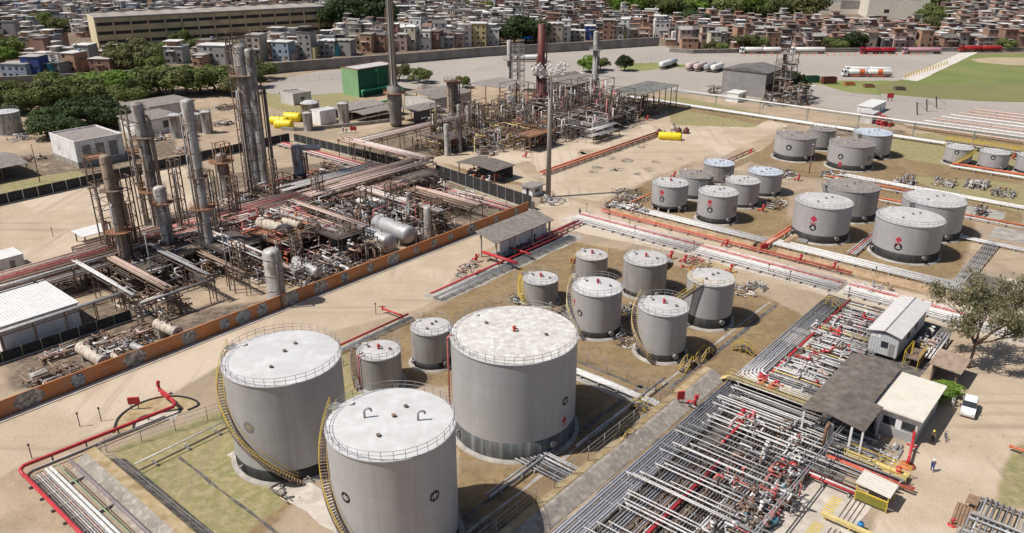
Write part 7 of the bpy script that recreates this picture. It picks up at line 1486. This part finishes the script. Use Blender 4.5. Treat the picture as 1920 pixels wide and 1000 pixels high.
# shelter with worker, red monitor, yellow bridge
root = thing('guard_shelter', 'small beige roofed shelter on yellow posts by the road, lower right', 'shelter', P(-51.4, -93.9), RZ)
mb = MB(); mb.add([(-1.5, -1.9, 2.15), (1.5, -1.9, 2.15), (1.5, 1.9, 2.45), (-1.5, 1.9, 2.45), (-1.5, -1.9, 2.23), (1.5, -1.9, 2.23), (1.5, 1.9, 2.53), (-1.5, 1.9, 2.53)], [(0, 3, 2, 1), (4, 5, 6, 7), (0, 1, 5, 4), (1, 2, 6, 5), (2, 3, 7, 6), (3, 0, 4, 7)]); mb.build('roof', 'roof_cream', root)
for x in (-1.3, 1.3):
    for y in (-1.7, 1.7): MB().bar((x, y, 0), (x, y, 2.2), .12).build('post', 'yellow', root)
MB().box(-1.36, -1.24, -1.6, 1.6, .3, 1.4).build('panel', 'olive_panel', root); MB().box(-1.4, -1.2, -1.7, 1.7, 1.4, 1.5).build('rail', 'yellow', root)
root = thing('fire_monitor', 'tall red fire monitor pipe lying up against the office corner', 'fire monitor', P(-38.6, -94.3), RZ)
mb = MB(); mb.tube([(1.8, .4, 1.9), (0, 0, 1.0), (-3.6, -.6, .8)], .17, 10); mb.tube([(-3.6, -.6, 0), (-3.6, -.6, 1.3)], .2, 10); mb.tube([(0, 0, 0), (0, 0, 1.0)], .14, 8); mb.tube([(-.4, -.55, 1.0), (-.4, .55, 1.0)], .14, 8); mb.build('body', 'red', root); MB().lathe([(.9, 0), (.9, .2), (.2, .2)], 14, (-3.6, -.6, 0)).build('foot', 'orange_red', root)
root = thing('fire_hydrant', 'squat red hydrant pair beside the beige shelter', 'hydrant', G(1682, 898), RZ); mb = MB(); mb.cyl((0, 0, 0), (0, 0, 1.3), .35, .3, 10); mb.cyl((.8, .2, 0), (.8, .2, 1.1), .32, .3, 10); mb.bar((-.3, .1, .9), (1.3, .2, .9), .3); mb.ball((0, 0, 1.35), .35); mb.build('body', 'red', root); MB().box(-.6, 1.4, -.6, .7, 0, .12).build('base', 'orange_red', root)
root = thing('foot_bridge', 'pale yellow foot bridge with railings over the pipes near the shelter', 'bridge', P(-45.6, -92.2), RZ); MB().box(-.8, .8, -3.6, 3.6, .75, .9).build('deck', 'pale_yellow', root); ra = MB()
for x in (-.8, .8):
    for z in (1.4, 1.9): ra.bar((x, -3.6, z), (x, 3.6, z), .07)
    for y in (-3.6, -1.8, 0, 1.8, 3.6): ra.bar((x, y, 0), (x, y, 1.9), .08)
ra.build('handrail', 'yellow', root)
prun('orange red pipe row under the pale yellow foot bridge', 't', -87, -97, -47.6, [(0, .18, 'orange_red', .2), (.5, .16, 'pink_red', .2)], sleepers=3, group=None)
prun('red and white pipe row ending at the beige shelter', 't', -84, -93, -52.6, [(0, .15, 'red', .3), (.45, .13, 'white_pipe', .3), (.9, .13, 'pink_red', .3)], sleepers=3, group=None)
root = thing('barrier', 'pale yellow horizontal barrier beam near the bottom edge, by the blue drum', 'barrier', P(-58.2, -93.5), RZ); MB().box(-.25, .25, -3.4, 3.0, .5, .9).build('beam', 'pale_yellow', root)
for y in (-3, 0, 2.6): MB().box(-.1, .1, y-.1, y+.1, 0, .5).build('leg', 'pale_yellow', root)
for a, lb in ((-55.4, 'yellow and black hatched ground marking above the barrier'), (-61.0, 'yellow and black hatched ground marking below the barrier')):
    mb = MB()
    for k in range(9):
        q = [P(a-2+k*.45, -91.2, .034), P(a-1.78+k*.45, -91.2, .034), P(a-1.78+k*.45, -90.0, .034), P(a-2+k*.45, -90.0, .034)]; mb.poly(q)
    o = mb.build('ground_marking', 'yellow'); struct(o)
prun('thin rails set in the concrete above the barrier', 'a', -57.5, -52.5, -91.9, [(-i*.5, .05, 'dark_pipe', 0) for i in range(4)], sleepers=None, z=.02, group=None); prun('thin rails set in the concrete below the barrier', 'a', -66, -59, -91.9, [(-i*.5, .05, 'dark_pipe', 0) for i in range(4)], sleepers=None, z=.02, group=None)
root = thing('drum', 'blue plastic drum at the bottom edge by the barrier', 'drum', G(1612, 994)); MB().lathe([(.3, 0), (.34, .1), (.36, .5), (.34, .9), (.3, 1.0), (.01, 1.0)], 16).build('body', 'blue_drum', root); MB().lathe([(.12, 1.0), (.12, 1.05), (.01, 1.05)], 8).build('cap', 'dark_gap', root)
# things at the lower right edge
root = thing('table', 'rough brown timber table beside the road, lower right', 'table', G(1822, 948), RZ); MB().box(-.9, .9, -.6, .6, .75, .85).build('top', 'timber', root)
for x in (-.8, .8):
    for y in (-.5, .5): MB().box(x-.06, x+.06, y-.06, y+.06, 0, .75).build('leg', 'timber', root)
root = thing('timber_stack', 'flat stack of brown planks on the road edge, lower right', 'planks', G(1803, 968), RZ+.05)
for i in range(5): MB().box(-2.4, 2.2, -.8+i*.34, -.52+i*.34, .04, .16).build('plank', 'timber', root)
root = thing('fire_hydrant', 'small red hydrant stub at the bottom right by the planks', 'hydrant', G(1785, 985)); mb = MB(); mb.cyl((0, 0, 0), (0, 0, .9), .12, n=8); mb.lathe([(.5, 0), (.45, .12), (.1, .14)], 10); mb.bar((-.3, 0, .7), (.3, 0, .7), .12); mb.build('body', 'red', root)
rack('frame of grey and white pipes in a pit at the bottom right corner', 'a', -58, -44, -108, -103.4, .9, ['white_pipe', 'steel_pipe', 'grey_steel'], 6, None, 3.5, 'grey_steel'); rack('second grey pipe frame in the pit at the bottom right corner', 't', -103, -114, -54, -48, 1.2, ['steel_pipe', 'grey_steel', 'white_pipe'], 5, None, 3.5, 'grey_steel')
rack('third grey pipe frame at the extreme bottom right corner', 'a', -72, -58, -108.6, -103.6, .8, ['steel_pipe', 'grey_steel', 'white_pipe'], 5, None, 3.5, 'grey_steel')
root = thing('retaining_wall', 'low concrete wall along the road at the bottom right corner', 'wall', P(-58, -102.6), RZ); MB().box(-14, 7.5, -.15, .15, 0, .6).build('wall', 'concrete', root)
prun('short orange pipe on the grass at the right edge', 't', -103.5, -110, -30.6, [(0, .2, 'orange_red', .1)], sleepers=3, group=None)
# parked white hatchback
root = thing('parked_car', 'small white van like car parked beside the cream roofed office', 'car', G(1815, 772), RZ+.12); L2 = 2.0
def car():
    sec = [(-2.0, .55, .78, .78), (-1.9, .3, .95, .84), (-1.2, .28, 1.02, .86), (-.75, .28, 1.1, .86), (1.9, .3, 1.12, .86), (2.02, .5, .95, .82)]; vs = []; fs = []
    for x, z0, z1, hw in sec:
        vs += [(x, -hw, z0), (x, -hw, (z0+z1)/2), (x, -hw*.95, z1), (x, hw*.95, z1), (x, hw, (z0+z1)/2), (x, hw, z0)]
    n = 6
    for i in range(len(sec)-1):
        for j in range(n): fs.append((i*n+j, i*n+(j+1) % n, (i+1)*n+(j+1) % n, (i+1)*n+j))
    fs += [tuple(range(n))[::-1], tuple((len(sec)-1)*n+j for j in range(n))]; b = MB(); b.add(vs, fs)
    ro = [(-.85, 1.08, .80), (-.25, 1.62, .70), (.2, 1.70, .70), (1.5, 1.68, .70), (1.85, 1.10, .78)]; vs = []; fs = []
    for x, z, hw in ro: vs += [(x, -hw, z), (x, hw, z)]
    b.add([(x, s*hw, z) for x, z, hw in ro for s in (-1, 1)], [(2*i, 2*i+1, 2*i+3, 2*i+2) for i in range(1, 3)], 0); b.build('body', 'car_white', root)
    for s in (-1, 1):
        MB().add([(-.78, s*.83, 1.1), (-.25, s*.71, 1.6), (1.5, s*.71, 1.66), (1.8, s*.8, 1.12)], [(0, 1, 2, 3)]).build('side_window', 'glass_dark', root)
        MB().cbox((-.65, s*.95, 1.05), .12, .2, .14).build('mirror', 'dark_gap', root); MB().box(-2.01, -1.9, s*.6-.17, s*.6+.17, .68, .82).build('headlight', 'lamp_grey', root); MB().box(1.98, 2.05, s*.68-.1, s*.68+.1, .7, 1.0).build('tail_light', 'red', root)
    MB().add([(-.85, -.78, 1.09), (-.85, .78, 1.09), (-.25, .69, 1.63), (-.25, -.69, 1.63)], [(0, 1, 2, 3)]).build('windscreen', 'glass_dark', root); MB().add([(1.87, -.72, 1.15), (1.87, .72, 1.15), (1.52, .66, 1.66), (1.52, -.66, 1.66)], [(0, 1, 2, 3)]).build('rear_window', 'glass_dark', root)
    for x in (-1.3, 1.3):
        for s in (-1, 1): w_ = MB().tube([(x, s*.66, .31), (x, s*.87, .31)], .31, 14).build('wheel', 'tyre', root); MB().tube([(x, s*.68, .31), (x, s*.885, .31)], .18, 10).build('rim', 'grey_steel', w_)
    return root
car(); root.scale = (1.05, 1.05, 1.05); root.rotation_euler.z = RZ+.12+math.pi*0
root = thing('vent_post', 'white rounded post at the corner of the office by the parked car', 'post', G(1785, 762)); MB().drum((0, 0, .3), (0, 0, 1.2), .22, 12, .6).build('shell', 'white_paint', root); MB().cyl((0, 0, 0), (0, 0, .3), .1, n=6).build('leg', 'grey_steel', root)
# red hydrants and monitors beside the roads, yellow step-overs, slabs and pits
def hydrant(px, py, label, s=1.):
    root = thing('fire_hydrant', label, 'hydrant', G(px, py, .8 if 'bund bank' in label else 0.), RZ); root.scale = (s, s, s); mb = MB(); mb.cyl((0, 0, 0), (0, 0, 1.5), .2, n=8); mb.bar((-.5, 0, 1.0), (.5, 0, 1.0), .26); mb.ball((0, 0, 1.6), .26); mb.tube([(0, 0, .5), (0, .9, .5), (0, 1.2, 0)], .15, 7); mb.tube([(.5, 0, 1), (.9, 0, 1.5)], .12, 7); mb.build('body', 'red', root)
    MB().lathe([(.4, 0), (.4, .1), (.2, .12)], 10).build('base', 'concrete', root)
for px, py, lb in ((1258, 486, 'red fire hydrant on the near side of the cross road, opposite the left broad tank'), (1284, 494, 'red hydrant with branches just right of another on the cross road'), (1370, 512, 'red fire hydrant behind the black footed tank'), (1362, 464, 'red hydrant on the orange red pipe below the six tanks'), (1500, 493, 'red hydrant on the orange red pipe below the broad tanks'), (1563, 508, 'red hydrant where the orange red pipe ends by the broadest tank'), (1214, 196, 'red box hydrant at the right end of the rear unit'), (1214, 226, 'red hydrant at the corner of the sandy yard and rear unit'), (986, 296, 'red hydrant at the near end of the orange red pipe ladder'), (1406, 292, 'red hydrant on the earth bank by the sandy yard'), (1264, 334, 'red hydrant left behind the raised tank'), (930, 338, 'red hydrant by the dark pump shelter'), (1303, 762, 'thin red hydrant post on the bund bank beside the yellow catwalk'), (893, 492, 'red hydrant at the near corner of the grey roofed shed'), (1497, 340, 'red hydrant between the far four tanks and broad tanks'), (1430, 398, 'red hydrant right of the front tank of the six'), (1640, 448, 'red pipe head between the two front broad tanks'), (1900, 300, 'red hydrant between the small tanks at the right edge'), (1825, 280, 'red hydrant beside the small tank with the yellow stair')): hydrant(px, py, lb)
def stepover(px, py, label, rot=0.):
    root = thing('step_over', label, 'steps', G(px, py), RZ+rot); st = MB(); ra = MB()
    for k in range(4): st.box(-1.9+k*.35, -1.6+k*.35, -.5, .5, .2+k*.22, .26+k*.22); st.box(1.6-k*.35, 1.9-k*.35, -.5, .5, .2+k*.22, .26+k*.22)
    st.box(-.55, .55, -.5, .5, 1.0, 1.06)
    for y in (-.5, .5):
        ra.bar((-1.8, y, .2), (-.5, y, 1.0), .08); ra.bar((1.8, y, .2), (.5, y, 1.0), .08); ra.bar((-1.8, y, 1.1), (-.5, y, 1.9), .06); ra.bar((1.8, y, 1.1), (.5, y, 1.9), .06); ra.bar((-.5, y, 1.9), (.5, y, 1.9), .06)
        for x, z in ((-1.8, 1.1), (-.5, 1.9), (.5, 1.9), (1.8, 1.1)): ra.bar((x, y, 0), (x, y, z), .07)
    st.build('steps', 'frame_dark', root); ra.build('handrail', 'yellow', root)
for px, py, lb, r_ in ((1203, 772, 'yellow railed step-over beside the shaded ground right of the widest tank', 1.57), (1395, 662, 'yellow railed step-over near the foot of the black footed tank', 1.57), (1290, 690, 'yellow railed step-over beside the tank with pale spiral stairs', 0.), (1320, 672, 'second yellow step-over right of the tank with pale spiral stairs', 0.), (1170, 828, 'yellow step-over on the bund edge beside the widest tank', 0.), (1555, 578, 'yellow step-over at the top end of the pipe yard', 1.57)): stepover(px, py, lb, r_)
for (a0, a1, t0, t1, m) in ((42, 52, -70, -64, 'concrete'), (62, 72, -84, -76, 'concrete'), (52, 60, -94, -84, 'concrete'), (45, 52, -106, -99, 'black_screen'), (24, 30, -98, -92, 'concrete_pale'), (66, 78, -106, -98, 'concrete'), (-21, -15, -74, -70, 'concrete_pale'), (-55, -50, -68, -64.5, 'concrete')): strip('concrete_slab', a0, a1, t0, t1, .028, m, .2)
for px, py, lb in ((1700, 345, 'dark valve stand on the slab left of the right edge pumps'), (1745, 382, 'dark valve stand behind the broadest tanks'), (1835, 402, 'dark valve stand by the dark pit at the right edge'), (1640, 268, 'yellowish valve stand on the roof side of the far four tanks')): tangle(lb, *AT(px, py), 2.2, 1.2, 2.0, 24, DKS, .07, .15)
for px, py, a_, lb in ((1855, 288, 6, 'yellow railed gallery behind the small tanks at the right edge'),):
    root = thing('catwalk', lb, 'catwalk', G(px, py), RZ); MB().box(-.8, .8, -16, 12, 1.8, 1.95).build('deck', 'frame_steel', root); ra = MB()
    for x in (-.8, .8):
        for z in (2.4, 3.0): ra.bar((x, -16, z), (x, 12, z), .12)
        for k in range(15): ra.bar((x, -16+k*2, 0), (x, -16+k*2, 3.0), .12)
    ra.build('handrail', 'yellow', root)
# ------------------------------------------------------------------ people
def skin_mesh(name, V, E, RA, m, sub=1):
    me = bpy.data.meshes.new(name); me.from_pydata(V, E, []); o = bpy.data.objects.new(name, me); COL.objects.link(o)
    md = o.modifiers.new('skin', 'SKIN'); sv = me.skin_vertices[0].data
    for i, r in enumerate(RA): sv[i].radius = (r, r) if not isinstance(r, tuple) else r
    sv[0].use_root = True; s = o.modifiers.new('sub', 'SUBSURF'); s.levels = sub; s.render_levels = sub
    dg = bpy.context.evaluated_depsgraph_get(); out = bpy.data.meshes.new_from_object(o.evaluated_get(dg)); bpy.data.objects.remove(o); out.materials.clear(); out.materials.append(MATS[m])
    out.polygons.foreach_set('use_smooth', [True]*len(out.polygons)); return out
def person(label, p, rz, shirt, trousers, helmet, pose='stand', boots='dark_gap'):
    root = thing('person', label, 'person', p, rz)
    hip = .92; fw = .12 if pose == 'walk' else .02; ln = .0
    J = {'pelvis': (0, 0, hip), 'waist': (0, 0, 1.08), 'chest': (0, -.01, 1.30), 'neck': (0, 0, 1.47), 'head': (0, -.02, 1.56), 'crown': (0, -.02, 1.72)}
    for s, n in ((-1, 'l'), (1, 'r')):
        f = fw*s; J['hip'+n] = (s*.10, 0, .88); J['knee'+n] = (s*.11, -.04-f*.8, .48); J['ankle'+n] = (s*.11, .03-f*1.6, .09); J['toe'+n] = (s*.13, -.15-f*1.6, .05)
        J['sho'+n] = (s*.19, 0, 1.40); J['elb'+n] = (s*.27, .05+f*.8, 1.12)
        J['wri'+n] = (s*.25, -.12+f*1.2, .93) if pose != 'reach' else (s*.20, -.28, 1.08); J['palm'+n] = tuple(Vector(J['wri'+n])+Vector((-s*.01, -.05, -.07)))
    RAD = {'pelvis': (.15, .11), 'waist': (.135, .10), 'chest': (.16, .115), 'neck': .055, 'head': (.075, .09), 'crown': (.06, .075)}
    for n in 'lr': RAD.update({'hip'+n: .088, 'knee'+n: .062, 'ankle'+n: .042, 'toe'+n: .035, 'sho'+n: .06, 'elb'+n: .043, 'wri'+n: .03, 'palm'+n: (.042, .02)})
    ED = [('pelvis', 'waist'), ('waist', 'chest'), ('chest', 'neck'), ('neck', 'head'), ('head', 'crown')]
    for n in 'lr': ED += [('pelvis', 'hip'+n), ('hip'+n, 'knee'+n), ('knee'+n, 'ankle'+n), ('ankle'+n, 'toe'+n), ('chest', 'sho'+n), ('sho'+n, 'elb'+n), ('elb'+n, 'wri'+n), ('wri'+n, 'palm'+n)]
    def make(name, keep, scale, m):
        ks = [k for k in J if k in keep]; ix = {k: i for i, k in enumerate(ks)}; sc = lambda r: tuple(q*scale for q in r) if isinstance(r, tuple) else r*scale
        return skin_mesh(name, [J[k] for k in ks], [(ix[a], ix[b]) for a, b in ED if a in ix and b in ix], [sc(RAD[k]) for k in ks], m)
    body = make('body', set(J), 1., 'skin'); fb = MB()
    for s, n in ((-1, 'l'), (1, 'r')):                   # four curled fingers and a thumb on each hand, ear, nose and eyes on the head
        c = Vector(J['palm'+n])
        for i, L in enumerate((.070, .080, .075, .058)): q = c+Vector((0, -.028+i*.019, -.03)); fb.tube([q, q+Vector((-s*.006, -.004, -L*.55)), q+Vector((-s*.03, -.006, -L))], [.0095, .009, .007], 5)
        q = c+Vector((-s*.01, -.035, .0)); fb.tube([q, q+Vector((-s*.02, -.03, -.025)), q+Vector((-s*.03, -.035, -.055))], [.011, .01, .008], 5)
        fb.ball((s*.085, -.01, 1.62), .025, 6, 4); fb.ball((s*.032, -.098, 1.64), .011, 6, 4)
    fb.tube([(0, -.095, 1.65), (0, -.118, 1.60), (0, -.1, 1.595)], [.008, .015, .01], 5); fb.bar((-.022, -.098, 1.565), (.022, -.098, 1.565), .01)
    v0 = len(body.vertices); vs = [tuple(v.co) for v in body.vertices]+fb.v; fs = [tuple(q.vertices) for q in body.polygons]+[tuple(i+v0 for i in f) for f in fb.f]
    me = bpy.data.meshes.new('body'); me.from_pydata(vs, [], fs); me.materials.append(MATS['skin']); me.polygons.foreach_set('use_smooth', [True]*len(me.polygons)); inst(me, 'body', root)
    inst(make('shirt', {'pelvis', 'waist', 'chest', 'shol', 'elbl', 'wril', 'shor', 'elbr', 'wrir'}, 1.13, shirt), 'shirt', root)
    inst(make('trousers', {'pelvis', 'hipl', 'kneel', 'anklel', 'hipr', 'kneer', 'ankler'}, 1.2, trousers), 'trousers', root)
    for n in 'lr': inst(make('boot', {'ankle'+n, 'toe'+n}, 1.3, boots), 'boot', root)
    hb = MB().lathe([(.165, 1.655), (.15, 1.67), (.125, 1.68), (.115, 1.74), (.085, 1.79), (.03, 1.815), (.01, 1.815)], 16, (0, -.02, 0)); hb.build('helmet', helmet, root); return root
person('worker in blue overalls with a white helmet walking on the road', G(1747, 884), R(160), 'cloth_blue', 'cloth_blue', 'helmet_white', 'walk')
person('worker with a yellow helmet and khaki shirt standing in the shade of the office', G(1747, 829), R(-20), 'cloth_khaki', 'cloth_navy', 'helmet_yellow')
person('worker in dark blue with a white helmet standing beside the beige shelter', G(1664, 936), R(100), 'cloth_navy', 'cloth_navy', 'helmet_white', 'reach')
person('lone dark clothed worker standing on the wide road crossing', G(1087, 404), R(20), 'cloth_navy', 'cloth_navy', 'cloth_navy')
person('worker in blue overalls left of two by the red board behind the tank farm', G(644, 249), R(0), 'cloth_blue', 'cloth_blue', 'helmet_white'); person('worker in dark overalls right of two by the red board behind the tank farm', G(650, 250), R(10), 'cloth_navy', 'cloth_blue', 'helmet_white')
redsign(663, 250, 'red hose box with orange edge beside the two workers', 2.0, 1.2)
# bicycle leaning by the office
root = thing('bicycle', 'dark bicycle standing on the road beside the worker with the yellow helmet', 'bicycle', G(1772, 824), R(70)); TY = None
for x in (-.52, .52): w_ = MB().tube([(x+.33*math.cos(2*math.pi*i/18), 0, .34+.33*math.sin(2*math.pi*i/18)) for i in range(18)], .025, 6, closed=True).build('wheel', 'tyre', root); sp = MB(); [sp.bar((x-.32*math.cos(q), 0, .34-.32*math.sin(q)), (x+.32*math.cos(q), 0, .34+.32*math.sin(q)), .008) for q in (0, .8, 1.57, 2.4)]; sp.build('spokes', 'grey_steel', w_)
fr = MB(); [fr.tube([a, b], .022, 6) for a, b in (((-.52, 0, .34), (-.1, 0, .32)), ((-.52, 0, .34), (-.2, 0, .8)), ((-.1, 0, .32), (-.22, 0, .88)), ((-.1, 0, .32), (.36, 0, .78)), ((-.2, 0, .8), (.36, 0, .84)), ((.52, 0, .34), (.34, 0, .95)))]; fr.build('frame', 'cloth_blue', root)
MB().tube([(.28, -.28, 1.0), (.36, 0, .96), (.28, .28, 1.0)], .02, 6).build('handlebar', 'dark_gap', root); MB().box(-.34, -.1, -.08, .08, .88, .94).build('saddle', 'dark_gap', root)
# ------------------------------------------------------------------ labels: tell repeats apart by counting from the left
ORD = lambda n: '%d%s' % (n, 'th' if 10 < n % 100 < 14 else {1: 'st', 2: 'nd', 3: 'rd'}.get(n % 10, 'th'))
bpy.context.view_layer.update()
by = {}
for o in THINGS: by.setdefault(o['label'], []).append(o)
def where(o):
    c = o.matrix_world.translation if o.type == 'EMPTY' or o.matrix_world.translation.length > 1 else o.matrix_world @ Vector(o.bound_box[0])
    return PXL(c)
for lb, os_ in by.items():
    if len(os_) < 2: continue
    os_.sort(key=lambda o: where(o)[0]); n = len(os_); words = len(lb.split())
    for i, o in enumerate(os_):
        o['label'] = lb+(', %s of %d from the left' % (ORD(i+1), n) if words <= 10 else ', %s from left' % ORD(i+1))[:200]
        if len(o['label'].split()) > 16: o['label'] = ' '.join(lb.split()[:13]).rstrip(',')+', %s from left' % ORD(i+1)
        if 'group' not in o.keys() and o['category'] != 'house': o['group'] = o['category']+' repeats'
for o in HOUSES: o['group'] = 'houses beyond the yard wall'
